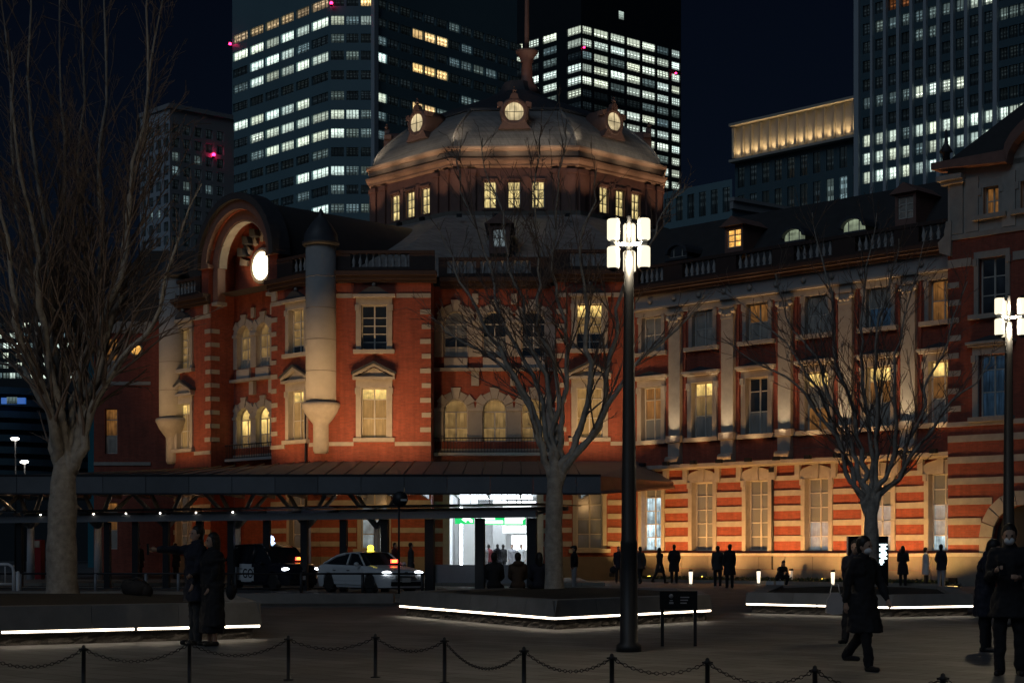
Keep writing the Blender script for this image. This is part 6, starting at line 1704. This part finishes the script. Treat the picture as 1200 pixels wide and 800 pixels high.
# ------------------------------------------------------------------ trees
def frame_of(t):
    a = Vector((0, 0, 1)) if abs(t.z) < .9 else Vector((1, 0, 0))
    u = t.cross(a).normalized(); return u, t.cross(u).normalized()
def smooth_path(pts, m=5):
    out = []
    n = len(pts)
    for i in range(n - 1):
        p0, p1, p2, p3 = pts[max(i - 1, 0)], pts[i], pts[i + 1], pts[min(i + 2, n - 1)]
        for k in range(m):
            t = k / m
            out.append(0.5 * ((2 * p1) + (p2 - p0) * t + (2 * p0 - 5 * p1 + 4 * p2 - p3) * t * t + (3 * p1 - p0 - 3 * p2 + p3) * t ** 3))
    out.append(pts[-1]); return out
def tree(label, base, Y, guides, fork, r0, seed, twig=1.0):
    rt = random.Random(seed)
    b = P(base[0], base[1], Y); zb_ = 0.45
    o = thing('bare_tree', label, 'tree', (b.x, Y, zb_), 0, 'bare plaza trees')
    tk, cr = MB(), MB()
    fk = P(fork[0], fork[1], Y)
    path = smooth_path([Vector((b.x, Y, zb_)), Vector((b.x, Y, zb_)).lerp(fk, .5) + Vector((rt.uniform(-.04, .04), 0, 0)), fk], 4)
    np_ = len(path); tk.tube([Vector((b.x, Y, zb_ - .1))] + path + [fk + Vector((0, 0, .25)), fk + Vector((0, 0, .6)), fk + Vector((.02, 0, .95))], [r0 * 1.5] + [r0 * (1.22 - .28 * (k / (np_ - 1)) ** .5) * (1 + .05 * math.sin(k * 2.1)) for k in range(np_)] + [r0 * .86, r0 * .62, r0 * .2], 14)
    def grow(p, d, ln, r, lev):
        n = max(3, int(ln / .25)); pts_ = [p]; q = p.copy(); v = d.copy()
        for k in range(n):
            v = (v + Vector((rt.gauss(0, .09), rt.gauss(0, .09), rt.gauss(.03, .06)))).normalized()
            q = q + v * ln / n; pts_.append(q.copy())
        cr.tube(pts_, [max(.0065, r * (1 - .7 * k / n)) for k in range(n + 1)], 5 if lev < 2 else 3, caps=False)
        if lev >= 3 or ln < .35: return
        m = max(2, int(ln / (.36 if lev < 2 else .32)))
        for k in range(m):
            t = .18 + .80 * (k + rt.random()) / m; idx = min(n - 1, max(0, int(t * n)))
            tg = (pts_[idx + 1] - pts_[idx]).normalized(); u_, w_ = frame_of(tg); a = rt.uniform(0, 2 * PI); an_ = rt.uniform(.35, .8)
            dv = (tg * math.cos(an_) + (u_ * math.cos(a) + w_ * math.sin(a)) * math.sin(an_) + Vector((0, 0, .10))).normalized()
            grow(pts_[idx].lerp(pts_[idx + 1], rt.random()), dv, ln * rt.uniform(.25, .6) * (1 - .4 * t), max(.007, r * .55 * (1 - .4 * t)), lev + 1)
    for gi, gd in enumerate(guides):
        m = len(gd); dp = rt.uniform(-1.9, 1.9)
        pts_ = []
        for k, (x_, y_) in enumerate(gd):
            t = k / (m - 1); pts_.append(P(x_, y_, Y + dp * t ** 1.1))
        st = fk + Vector((rt.uniform(-.1, .1) * r0 * 2, rt.uniform(-.15, .15) * r0 * 2, -r0 * .9))
        pts_ = smooth_path([st, fk.lerp(pts_[0], .6)] + pts_[0:], 4)
        n = len(pts_)
        wx_ = [rt.uniform(.4, 1.3) for _ in range(3)]; pts_ = [q + Vector((math.sin(k * wx_[0] + gi) * .07 + rt.gauss(0, .03), math.sin(k * wx_[1] + gi * 2) * .07 + rt.gauss(0, .03), 0)) * min(1, max(0, (k - 5) / 4)) for k, q in enumerate(pts_)]
        rl = r0 * rt.uniform(.44, .62)
        rad = [max(.014, rl * (1 - .92 * (k / (n - 1)) ** .9)) * min(1, .6 + .1 * k) for k in range(n)]
        tk.tube(pts_, rad, 8, caps=False)
        Lg = sum((pts_[k + 1] - pts_[k]).length for k in range(n - 1))
        acc = 0
        m = int(Lg / .32 * twig)
        for k in range(m):
            t = .42 + .58 * (k + rt.random()) / m; idx = min(n - 2, int(t * (n - 1)))
            tg = (pts_[idx + 1] - pts_[idx]).normalized(); u_, w_ = frame_of(tg); a = rt.uniform(0, 2 * PI)
            dv = (tg + (u_ * math.cos(a) + w_ * math.sin(a)) * math.tan(rt.uniform(.22, .68)) + Vector((0, 0, .12))).normalized()
            grow(pts_[idx], dv, rt.uniform(.3, 1.0) * (1.0 + 1.2 * math.sin(PI * t)) * Lg / 7.5, max(.010, rad[idx] * .40), 1)
    put('trunk', tk.mesh(M['bark']), Matrix(), o); put('crown', cr.mesh(M['twig']), Matrix(), o)
tree('bare tree with spreading dark limbs on the middle planter, before the recessed arches', (650, 690), 38.5,
     [[(640, 540), (618, 480), (585, 425), (535, 395), (500, 370)], [(641, 540), (633, 501), (602, 440), (565, 378), (540, 316), (515, 260)], [(645, 535), (642, 501), (621, 440), (593, 378), (571, 316), (545, 224), (535, 165)], [(648, 530), (650, 490), (636, 440), (615, 378), (600, 316), (580, 230), (562, 162)], [(652, 530), (655, 480), (645, 420), (630, 378), (628, 316), (632, 224), (630, 150)], [(656, 535), (662, 490), (664, 420), (658, 378), (650, 316), (655, 224), (658, 150)], [(660, 540), (682, 501), (690, 440), (688, 378), (680, 316), (690, 250), (700, 200)], [(664, 545), (700, 501), (712, 440), (722, 378), (740, 320), (775, 260), (800, 215)], [(664, 545), (705, 490), (745, 430), (790, 385), (830, 345)]],
     (650, 575), 0.20, 21, 1.0)
tree('bare tree with fine upswept branches on the right planter, behind the walking man', (1021, 690), 45.0,
     [[(1008, 580), (993, 553), (971, 498), (930, 450), (880, 420), (850, 400)], [(1010, 580), (995, 550), (975, 498), (952, 443), (905, 388), (850, 335)], [(1013, 575), (1003, 540), (988, 498), (960, 430), (933, 388), (905, 320)], [(1016, 570), (1010, 553), (1005, 498), (985, 443), (977, 388), (965, 300), (950, 250)], [(1020, 570), (1023, 540), (1018, 470), (1008, 400), (1012, 332), (1030, 250)], [(1023, 570), (1030, 530), (1030, 460), (1026, 388), (1040, 332), (1058, 280)], [(1027, 575), (1040, 553), (1050, 498), (1052, 430), (1060, 370), (1085, 270)], [(1030, 580), (1056, 553), (1072, 498), (1092, 443), (1114, 388), (1130, 330)], [(1030, 582), (1060, 550), (1100, 490), (1140, 450), (1172, 405)]],
     (1021, 616), 0.20, 33, 1.0)
tree('big bare tree with pale trunk and tall upright branches at the left edge', (74, 690), 33.0,
     [[(70, 545), (58, 500), (35, 440), (5, 425), (-40, 405)], [(70, 545), (60, 500), (40, 430), (18, 357), (0, 250), (-20, 120)], [(72, 540), (64, 480), (43, 419), (37, 357), (25, 250), (8, 100), (0, -20)], [(74, 535), (70, 470), (62, 419), (62, 340), (46, 220), (35, 90), (30, -60)], [(77, 530), (75, 460), (70, 400), (74, 340), (71, 250), (75, 120), (66, -60)], [(80, 535), (86, 470), (92, 419), (99, 357), (95, 250), (98, 120), (92, -50)], [(82, 540), (92, 480), (102, 419), (111, 357), (118, 260), (122, 120), (124, -60)], [(84, 545), (96, 500), (118, 430), (135, 350), (155, 230), (172, 120), (195, -20)], [(85, 550), (105, 490), (142, 420), (185, 360), (238, 215)], [(84, 545), (100, 480), (120, 400), (142, 300), (165, 150), (178, -20)], [(74, 540), (66, 470), (52, 380), (46, 300), (20, 200), (12, 60)]],
     (74, 580), 0.29, 55, 1.05)
FOLD = bpy.data.textures.new('fold', 'CLOUDS'); FOLD.noise_scale = .11; FOLD.noise_depth = 1
# ------------------------------------------------------------------ people
def dirv(fwd, side, up):
    return Vector((side, -fwd, up)).normalized()
def person(label, loc, face, H=1.7, vox=0.03, arms=None, legs=None, lean=(0, 0), head=(0, 0), coat='black', trousers='black', coat_len=0.62, hair='short', shoes='shoe', mask=False, seat=None, hood=False, skirt=None, hat=False, cat='person', grp=None, bulk=1.0):
    """a standing figure; local -y is where it faces. arms / legs: per side (upper direction, lower direction) as (fwd, out, up)"""
    k = H / 1.75
    o_loc = Vector(loc)
    arms = arms or [((.1, .12, -1), (.3, .02, -1))] * 2
    legs = legs or [((.02, .04, -1), (0, 0, -1))] * 2
    ln = Vector((lean[1], -lean[0], 1)).normalized()
    pel = Vector((0, 0, 0)); chest = pel + ln * .36; nb = pel + ln * .53; hd = nb + Vector((head[1] * .05, -head[0] * .07, .16 - .04 * abs(head[0])))
    J = {}
    for i, sg in ((0, -1), (1, 1)):
        sh = nb + Vector((sg * .175, 0, -.055)) ; a = arms[i]
        el = sh + dirv(a[0][0], a[0][1] * sg, a[0][2]) * .29; wr = el + dirv(a[1][0], a[1][1] * sg, a[1][2]) * .25
        hp = pel + Vector((sg * .09, 0, -.03)); l = legs[i]
        kn = hp + dirv(l[0][0], l[0][1] * sg, l[0][2]) * .43; an = kn + dirv(l[1][0], l[1][1] * sg, l[1][2]) * .42
        J[i] = (sh, el, wr, hp, kn, an, dirv(a[1][0], a[1][1] * sg, a[1][2]))
    low = min(J[0][5].z, J[1][5].z) - .085
    base = -low if seat is None else seat / k + .06
    up = Vector((0, 0, base))
    body = MB()
    body.capsule(pel + Vector((-.05, 0, 0)), pel + Vector((.05, 0, 0)), .115, .115); body.capsule(pel, chest, .125, .135)
    body.capsule(chest + Vector((-.08, 0, .03)), chest + Vector((.08, 0, .03)), .115, .115); body.capsule(nb + Vector((-.12, 0, -.06)), nb + Vector((.12, 0, -.06)), .07, .07)
    body.capsule(nb, hd + Vector((0, .01, -.06)), .055, .05)
    hr = Matrix.Rotation(head[1] * .9, 3, 'Z') @ Matrix.Rotation(head[0] * .5, 3, 'X')
    hp_ = lambda v: hd + hr @ Vector(v)
    body.ball(hp_((0, 0, .02)), .1, 12, 10, sc=(.77, .95, 1.12), R=hr); body.ball(hp_((0, -.025, -.05)), .068, 10, 8, sc=(.8, .95, .95), R=hr)
    body.capsule(hp_((0, -.088, .015)), hp_((0, -.108, -.018)), .012, .016, 6)
    for sx in (-1, 1): body.ball(hp_((sx * .077, .008, 0)), .03, 6, 5, sc=(.4, .7, 1), R=hr); body.ball(hp_((sx * .03, -.082, .03)), .018, 6, 5)
    body.capsule(hp_((-.02, -.088, -.05)), hp_((.02, -.088, -.05)), .011, .011, 6)
    sleeves, legm, shoe = MB(), MB(), MB()
    for i, sg in ((0, -1), (1, 1)):
        sh, el, wr, hp, kn, an, fd = J[i]
        body.capsule(sh, el, .052, .042); body.capsule(el, wr, .042, .028)
        # hand: palm, four fingers of their own length and a thumb from the side of the palm
        s_, w_ = frame_of(fd); pm_ = wr + fd * .075
        body.capsule(wr, pm_, .026, .030, 8); 
        inn = Vector((-sg, 0, 0)); inn = (inn - fd * inn.dot(fd)); inn = inn.normalized() if inn.length > .2 else s_
        wid = fd.cross(inn).normalized()
        for f_, ln_ in enumerate((.065, .075, .07, .055)):
            b_ = pm_ + wid * (.027 - .018 * f_) + fd * .012; m_ = b_ + fd * ln_ * .55 + inn * .012; e_ = m_ + fd * ln_ * .35 + inn * .03
            body.tube([b_, m_, e_], [.0095, .009, .007], 6)
        body.tube([wr + fd * .03 + wid * .022, wr + fd * .06 + wid * .045 + inn * .01, wr + fd * .09 + wid * .048 + inn * .02], [.012, .011, .008], 6)
        body.capsule(hp, kn, .085, .055); body.capsule(kn, an, .055, .036)
        toe = an + Vector((sg * .03, -.17, -.05)); body.capsule(an + Vector((0, .02, -.045)), toe, .035, .028, 8)
        sleeves.capsule(sh, el, .074, .062); sleeves.capsule(el, wr - fd * .02, .062, .046)
        legm.capsule(hp, kn, .105, .078); legm.capsule(kn, an + (an - kn).normalized() * .02, .078, .062)
        shoe.capsule(an + Vector((0, .025, -.045)), toe, .046, .038, 8); shoe.ball(an + Vector((sg * .012, -.07, -.045)), .05, 8, 6, sc=(.85, 1.2, .75))
    Mw = T(*o_loc) @ RZ(face) @ Matrix.Scale(k, 4) @ T(*up)
    def rem(name, mb, mk, parent=None, v=vox, sm=3):
        if parent is None:
            ob = thing(name, label, cat, o_loc, 0, grp, None) if False else put(name, mb.mesh(mk), Mw)
            ob['label'] = label; ob['category'] = cat
            if grp: ob['group'] = grp
        else: ob = put(name, mb.mesh(mk), Mw, parent)
        m1 = ob.modifiers.new('join', 'REMESH'); m1.mode = 'VOXEL'; m1.voxel_size = v; m1.use_smooth_shade = True
        m2 = ob.modifiers.new('soften', 'SMOOTH'); m2.factor = .5; m2.iterations = sm
        if vox < .02 and name in ('coat', 'trousers', 'skirt'):
            m3 = ob.modifiers.new('folds', 'DISPLACE'); m3.texture = FOLD; m3.strength = .045; m3.mid_level = .5
        return ob
    ob = rem('person', body, M['skin'], None, min(vox, .013) if vox < .02 else vox * .8, 1)
    cm = MB()
    cm.add(sleeves.v, sleeves.f, 0, True); z0_ = len(cm.v)
    cm.capsule(pel + Vector((-.06, 0, 0)), pel + Vector((.06, 0, 0)), .135, .135); cm.capsule(pel, chest, .15, .16); cm.capsule(chest + Vector((-.09, 0, .03)), chest + Vector((.09, 0, .03)), .135, .135)
    cm.capsule(nb + Vector((-.14, 0, -.06)), nb + Vector((.14, 0, -.06)), .088, .088); cm.capsule(nb + Vector((0, .01, -.05)), nb + Vector((0, .012, .03)), .085, .075)
    for i_ in range(z0_, len(cm.v)): x_, y_, z_ = cm.v[i_]; cm.v[i_] = (x_ * bulk, y_ * bulk, z_)
    if hood: cm.ball(nb + Vector((0, .09, .02)), .12, 10, 8, sc=(1.2, .8, .7))
    if coat_len > .1 and seat is None:
        kk = [(J[0][4] + J[1][4]) / 2, (J[0][3] + J[1][3]) / 2]
        bot = kk[1].lerp(kk[0], coat_len / .43) ; spread = (J[0][4] - J[1][4]).length
        n_ = 16; vs = []
        for t in (0, .35, .7, 1):
            c = pel.lerp(bot, t) + Vector((0, 0, .02 * (1 - t)))
            for q in range(n_):
                a = 2 * PI * q / n_; fl = 1 + .06 * math.sin(a * 4 + H * 9) * t
                vs.append(c + Vector((math.cos(a) * (.205 + .05 * t) * fl * bulk, math.sin(a) * (.145 + .04 * t + .3 * t * abs(J[0][4].y - J[1][4].y)) * fl, 0)))
        cm.add(vs, [(r_ * n_ + q, r_ * n_ + (q + 1) % n_, (r_ + 1) * n_ + (q + 1) % n_, (r_ + 1) * n_ + q)[::-1] for r_ in range(3) for q in range(n_)] + [tuple(range(n_)), tuple(range(4 * n_ - 1, 3 * n_ - 1, -1))], 0, True)
    rem('coat', cm, M[coat], ob, vox)
    if skirt:
        sk = MB(); kk = (J[0][5] + J[1][5]) / 2; n_ = 16; vs = []
        for t in (0, .4, .8, 1):
            c = pel.lerp(kk, t * .86)
            for q in range(n_):
                a = 2 * PI * q / n_; fl = 1 + .07 * math.sin(a * 5) * t
                vs.append(c + Vector((math.cos(a) * (.16 + .07 * t) * fl, math.sin(a) * (.14 + .06 * t) * fl, 0)))
        sk.add(vs, [(r_ * n_ + q, r_ * n_ + (q + 1) % n_, (r_ + 1) * n_ + (q + 1) % n_, (r_ + 1) * n_ + q)[::-1] for r_ in range(3) for q in range(n_)] + [tuple(range(n_)), tuple(range(4 * n_ - 1, 3 * n_ - 1, -1))], 0, True)
        rem('skirt', sk, M[skirt], ob, vox, 1)
    else:
        rem('trousers', legm, M[trousers], ob, vox, 2)
    rem('shoes', shoe, M[shoes], ob, min(vox, .02), 1)
    hm = MB(); hm.ball(hp_((0, .02, .045)), .108, 12, 10, sc=(.84, .98, 1.06), R=hr)
    if hair == 'long':
        hm.capsule(hp_((0, .055, .0)), hp_((0, .075, -.20)), .085, .06); hm.capsule(hp_((-.065, .02, 0)), hp_((-.07, .03, -.17)), .04, .03); hm.capsule(hp_((.065, .02, 0)), hp_((.07, .03, -.17)), .04, .03)
    elif hair == 'bun': hm.ball(hp_((0, .1, .09)), .05, 8, 6)
    else: hm.ball(hp_((0, .04, -.02)), .085, 10, 8, sc=(.95, .8, 1), R=hr)
    if hat:
        hm.capsule(hp_((0, -.05, .085)), hp_((0, -.13, .07)), .06, .045, 8)
    # keep the face clear: cut the hair mass away in front of the forehead line
    for i_, v_ in enumerate(hm.v):
        lv = hr.inverted() @ (Vector(v_) - hd)
        if not hat and lv.y < -.045 and lv.z < .075: hm.v[i_] = tuple(hd + hr @ Vector((lv.x * .9, -.045, max(lv.z, .0))))
    rem('cap' if hat else 'hair', hm, M['hair'], ob, min(vox, .02), 2)
    if vox < .02:
        for sx in (-1, 1):
            e = MB(); e.ball(hp_((sx * .031, -.087, .02)), .0125, 8, 6); put('eye', e.mesh(M['hair']), Mw, ob)
    if mask:
        mm = MB(); mm.ball(hp_((0, -.05, -.045)), .066, 12, 8, sc=(.95, 1.0, .82), R=hr); rem('face_mask', mm, M['mask'], ob, .012, 1)
    return ob, Mw, J
STAND = [((.08, .14, -1), (.25, .0, -1))] * 2
POCK = [((-.1, .3, -1), (.45, -.35, -1))] * 2
WALK1 = [((.42, .05, -1), (.2, 0, -1)), ((-.35, .05, -1), (-.62, 0, -1))]
WALKA = [((-.35, .14, -1), (-.1, 0, -1)), ((.4, .14, -1), (.65, -.1, -1))]
PHONE = [((.15, .18, -1), (1, -.35, .35)), ((.05, .15, -1), (1, -.45, .05))]
SIT = [((1, .12, -.1), (.08, 0, -1))] * 2
R90 = math.radians(90)
# couple at the left planter: he holds his arm out to take their picture
p = G(230, 755); man, Mm, Jm = person('person in a dark jacket stretching one arm out to the left for a photo', (p.x, p.y, 0), math.radians(-62), 1.86, .014,
    arms=[((1, .10, -.05), (1, -.06, .0)), ((.1, .16, -1), (.3, -.2, -1))], head=(-.1, .1), coat='navy', trousers='charcoal', coat_len=.28, bulk=1.15, hat=False, shoes='shoe')
ph = Mm @ (Jm[0][2] + Jm[0][6] * .15)
o = thing('phone', 'dark mobile phone held out by the person with the stretched arm', 'phone', ph, math.radians(-62))
put('case', bx(-.045, .045, -.006, .006, -.08, .1).mesh(M['screen']), T(*ph) @ RZ(math.radians(-62)), o); put('screen', bx(-.04, .04, .0062, .008, -.07, .09).mesh(M['o_dim']), T(*ph) @ RZ(math.radians(-62)), o)
p = G(250, 756); person('person with long hair and a long dark coat leaning on the arm-stretching person', (p.x, p.y - .05, 0), math.radians(-58), 1.74, .014,
    arms=[((.25, .1, -1), (.9, -.4, -.2)), ((.1, .16, -1), (.35, -.3, -1))], lean=(0, -.05), head=(-.05, -.1), coat='black', coat_len=.62, hair='long', bulk=1.25, skirt='black', shoes='shoe')
o = thing('handbag', 'small dark handbag held low at the side of the long haired person', 'bag', (p.x + .33, p.y - .12, .82))
mb = MB(); mb.ball((0, 0, 0), .15, 10, 8, sc=(.55, .9, .9)); put('bag', mb.mesh(M['black']), T(p.x + .30, p.y - .12, .86), o)
mb = MB(); mb.tube([(0, -.09, .1), (0, -.06, .26), (0, .06, .26), (0, .09, .1)], .01, 6); put('strap', mb.mesh(M['black']), T(p.x + .30, p.y - .12, .86), o)
# walkers and standing pair at the right
p = G(1012, 785); person('person in a knee length dark coat and white mask striding before the display board', (p.x, p.y, 0), math.radians(38), 1.66, .014,
    arms=WALKA, legs=[((.30, .03, -1), (.12, 0, -1)), ((-.22, .03, -1), (-.75, .0, -.8))], coat='black', coat_len=.42, mask=True, head=(.1, .2))
p = G(1003, 753); person('person in a dark jacket walking just behind the one in the knee length coat', (p.x, p.y, 0), math.radians(-30), 1.68, .016, arms=WALKA, legs=WALK1, coat='navy', coat_len=.15, head=(.15, 0), hood=True)
bp = (p.x - .33, p.y + .05, .66)
o = thing('shopping_bag', 'grey shopping bag hanging at knee height behind the striding person', 'bag', bp)
mb = MB(); mb.prism([(-.15, -.17), (-.05, -.2), (.08, -.19), (.15, -.16), (.12, .05), (.06, .16), (-.06, .16), (-.13, .04)], -.06, .06); put('bag', mb.mesh(M['grey_cloth']), T(*bp), o)
mb = MB(); mb.tube([(-.08, 0, .15), (-.05, 0, .3), (.05, 0, .3), (.08, 0, .15)], .008, 6); put('strap', mb.mesh(M['white_cloth']), T(*bp), o)
p = G(1183, 791); pm1, Mp, Jp = person('tall person in black with a white mask looking at a phone at the right edge', (p.x, p.y, 0), math.radians(-18), 1.78, .014, arms=PHONE, head=(.25, 0), coat='black', coat_len=.25, mask=True,
    legs=[((.05, .05, -1), (0, 0, -1)), ((.0, .06, -1), (-.05, 0, -1))])
ph = Mp @ ((Jp[0][2] + Jp[1][2]) / 2 + Vector((-.05, -.12, .05)))
o = thing('phone', 'dark mobile phone in the hands of the tall masked person', 'phone', ph, 0)
put('case', bx(-.045, .045, -.006, .006, -.07, .09).mesh(M['screen']), T(*ph) @ Matrix.Rotation(-.5, 4, 'X'), o); put('screen', bx(-.04, .04, .0062, .008, -.06, .08).mesh(M['o_dim']), T(*ph) @ Matrix.Rotation(-.5, 4, 'X'), o)
p = G(1154, 763); person('person in a dark padded coat bowing the head beside the tall masked person', (p.x, p.y, 0), math.radians(60), 1.66, .015, arms=PHONE, head=(.9, .1), lean=(.12, 0), coat='navy', coat_len=.38, hair='short')
# three people sitting on the far edge of the middle planter, seen from behind
for (px_, lab, ct, hr_) in ((579, 'person in a dark jacket on the middle planter, leftmost of three seen from behind', 'black', 'short'), (607, 'person in a brown jacket with a hood sitting on the planter between two others', 'brown', 'short'), (632, 'person in dark clothes sitting on the middle planter nearest its tree trunk', 'navy', 'long')):
    p = P(px_, 0, 42.2); person(lab, (p.x, 42.2, 0), math.radians(180 + (px_ - 600) * .3), 1.72, .02, legs=SIT, seat=.58, coat=ct, hair=hr_, hood=(ct == 'brown'), arms=[((.35, .1, -1), (.8, -.3, -.3))] * 2, lean=(.08, 0))
p = P(673, 0, 64); person('person in a dark jacket, cap and white trousers standing right of the middle tree', (p.x, 64, 0), math.radians(-80), 1.66, .024, coat='black', trousers='white_cloth', coat_len=.1, hat=True, arms=POCK, shoes='sole')
# people near the wing
far = [(725, 683, 10, 'navy', 'short', STAND, 'person in dark clothes with a bag, just left of the tall lamp post', 1.66),
       (750, 684, 200, 'charcoal', 'short', WALKA, 'person in dark clothes walking just right of the tall lamp post', 1.68),
       (773, 683, 120, 'black', 'long', WALKA, 'person in dark clothes before the bright shop window of the wing', 1.64),
       (790, 683, 170, 'black', 'short', POCK, 'person in a long dark coat standing left of the first bollard light', 1.74),
       (841, 688, 175, 'charcoal', 'short', STAND, 'person in a greyish jacket, left one of the pair walking below the wing', 1.66),
       (855, 689, 185, 'black', 'short', STAND, 'person in black, right one of the pair walking below the wing', 1.72),
       (1058, 687, 150, 'black', 'long', PHONE, 'person in a dark coat beside the display board looking at a phone', 1.66),
       (1085, 687, 90, 'white_cloth', 'short', STAND, 'person in a long white coat before the right part of the wing', 1.60),
       (1103, 688, 130, 'navy', 'short', POCK, 'person in a dark padded coat and pale trousers right of the white coat', 1.72)]
for i, (px_, y_, fa, ct, hr_, ar, lab, H_) in enumerate(far):
    p = G(px_, y_)
    person(lab, p, math.radians(fa), H_, .026, arms=ar, legs=WALK1 if ar is WALKA else None, coat=ct, coat_len=.40 if ct in ('black', 'white_cloth') else .2, hair=hr_, trousers='grey_cloth' if px_ == 1103 else 'black', shoes='sole' if px_ in (1085, 1103, 841) else 'shoe')
p = G(719, 683); o = thing('shoulder_bag', 'dark bag beside the person left of the tall lamp post', 'bag', (p.x, p.y, .7)); mb = MB(); mb.ball((0, 0, 0), .2, 8, 6, sc=(.9, .5, .9)); put('bag', mb.mesh(M['black']), T(p.x, p.y, .62), o); mb = MB(); mb.tube([(-.08, 0, .1), (0, 0, .75), (.1, 0, .1)], .015, 5); put('strap', mb.mesh(M['black']), T(p.x, p.y, .62), o)
p = G(913, 686); person('person in dark clothes crouching by the planting bed below the wing', p, math.radians(30), 1.7, .026, legs=[((1, .2, .25), (-.35, 0, -1))] * 2, arms=PHONE, lean=(.55, 0), coat='black', seat=.30, head=(.6, 0))
p = G(902, 688); o = thing('paper_bag', 'pair of small pale paper bags on the ground by the crouching person', 'bag', p)
for dx in (0, .42): mb = MB(); mb.prism([(-.15, 0), (.15, 0), (.15, .26), (-.15, .26)], -.06, .06); mb.tube([(-.06, 0, .25), (0, 0, .36), (.06, 0, .25)], .008, 5); put('bag', mb.mesh(M['white_cloth']), T(p.x + dx, p.y, 0), o)
# people under the canopy and inside the entrance
mid_ = [(481.5, 74.5, 'charcoal', 'person in a dark coat standing behind the white taxi', 100), (463, 74.8, 'maroon', 'person in a dark red coat standing behind the road sign pole', 60),
        (163, 80, 'black', 'person in dark clothes under the left part of the canopy', 40), (206, 81, 'black', 'person half seen under the canopy left of the couple', 140)]
for px_, Y_, ct, lab, fa in mid_:
    p = P(px_, 0, Y_); person(lab, (p.x, Y_, .14), math.radians(fa), 1.68, .03, coat=ct, coat_len=.35)
for px_, dy, ct, lab, fa in ((567, 1.6, 'grey_cloth', 'person in a long pale grey coat inside the entrance hall', 180), (573, 2.6, 'maroon', 'person partly hidden behind the pale grey coat in the entrance hall', 150), (583, 1.2, 'navy', 'person in a blue jacket with a pale collar walking into the entrance hall', 185), (589.5, 3.0, 'black', 'person in black right of the blue jacket in the entrance hall', 200), (600, 3.4, 'grey_cloth', 'person in grey deep inside the entrance hall', 10), (611, 4.4, 'white_cloth', 'person in a white top farthest inside the entrance hall', 20)):
    s_ = FB.s(px_, CY + dy); p = FB.pt(s_, CY + dy, .15); person(lab, p, math.radians(fa), 1.66, .03, coat=ct, coat_len=.40 if ct == 'grey_cloth' else .15, hood=(ct == 'navy'))
# bag on the left planter
p = P(161, 0, 32.0); o = thing('duffel_bag', 'black duffel bag lying on the left planter beside the couple', 'bag', (p.x, 32, .62), -.2)
B = T(p.x, 32, .76) @ RZ(-.2) @ Matrix.Rotation(.25, 4, 'Y')
mb = MB(); mb.capsule((-.17, 0, 0), (.17, 0, -.0), .17, .15, 14); mb.ball((.05, 0, .05), .16, 10, 8, sc=(1.5, .9, .9)); put('bag', mb.mesh(M['black']), B, o)
mb = MB(); mb.tube([(-.15, -.05, .15), (-.05, -.1, .22), (.08, -.1, .24), (.2, -.05, .16)], .014, 6); put('strap', mb.mesh(M['charcoal']), B, o)
mb = MB(); mb.ball((-.26, -.12, -.09), .018, 6, 5); put('buckle', mb.mesh(M['chrome']), B, o)
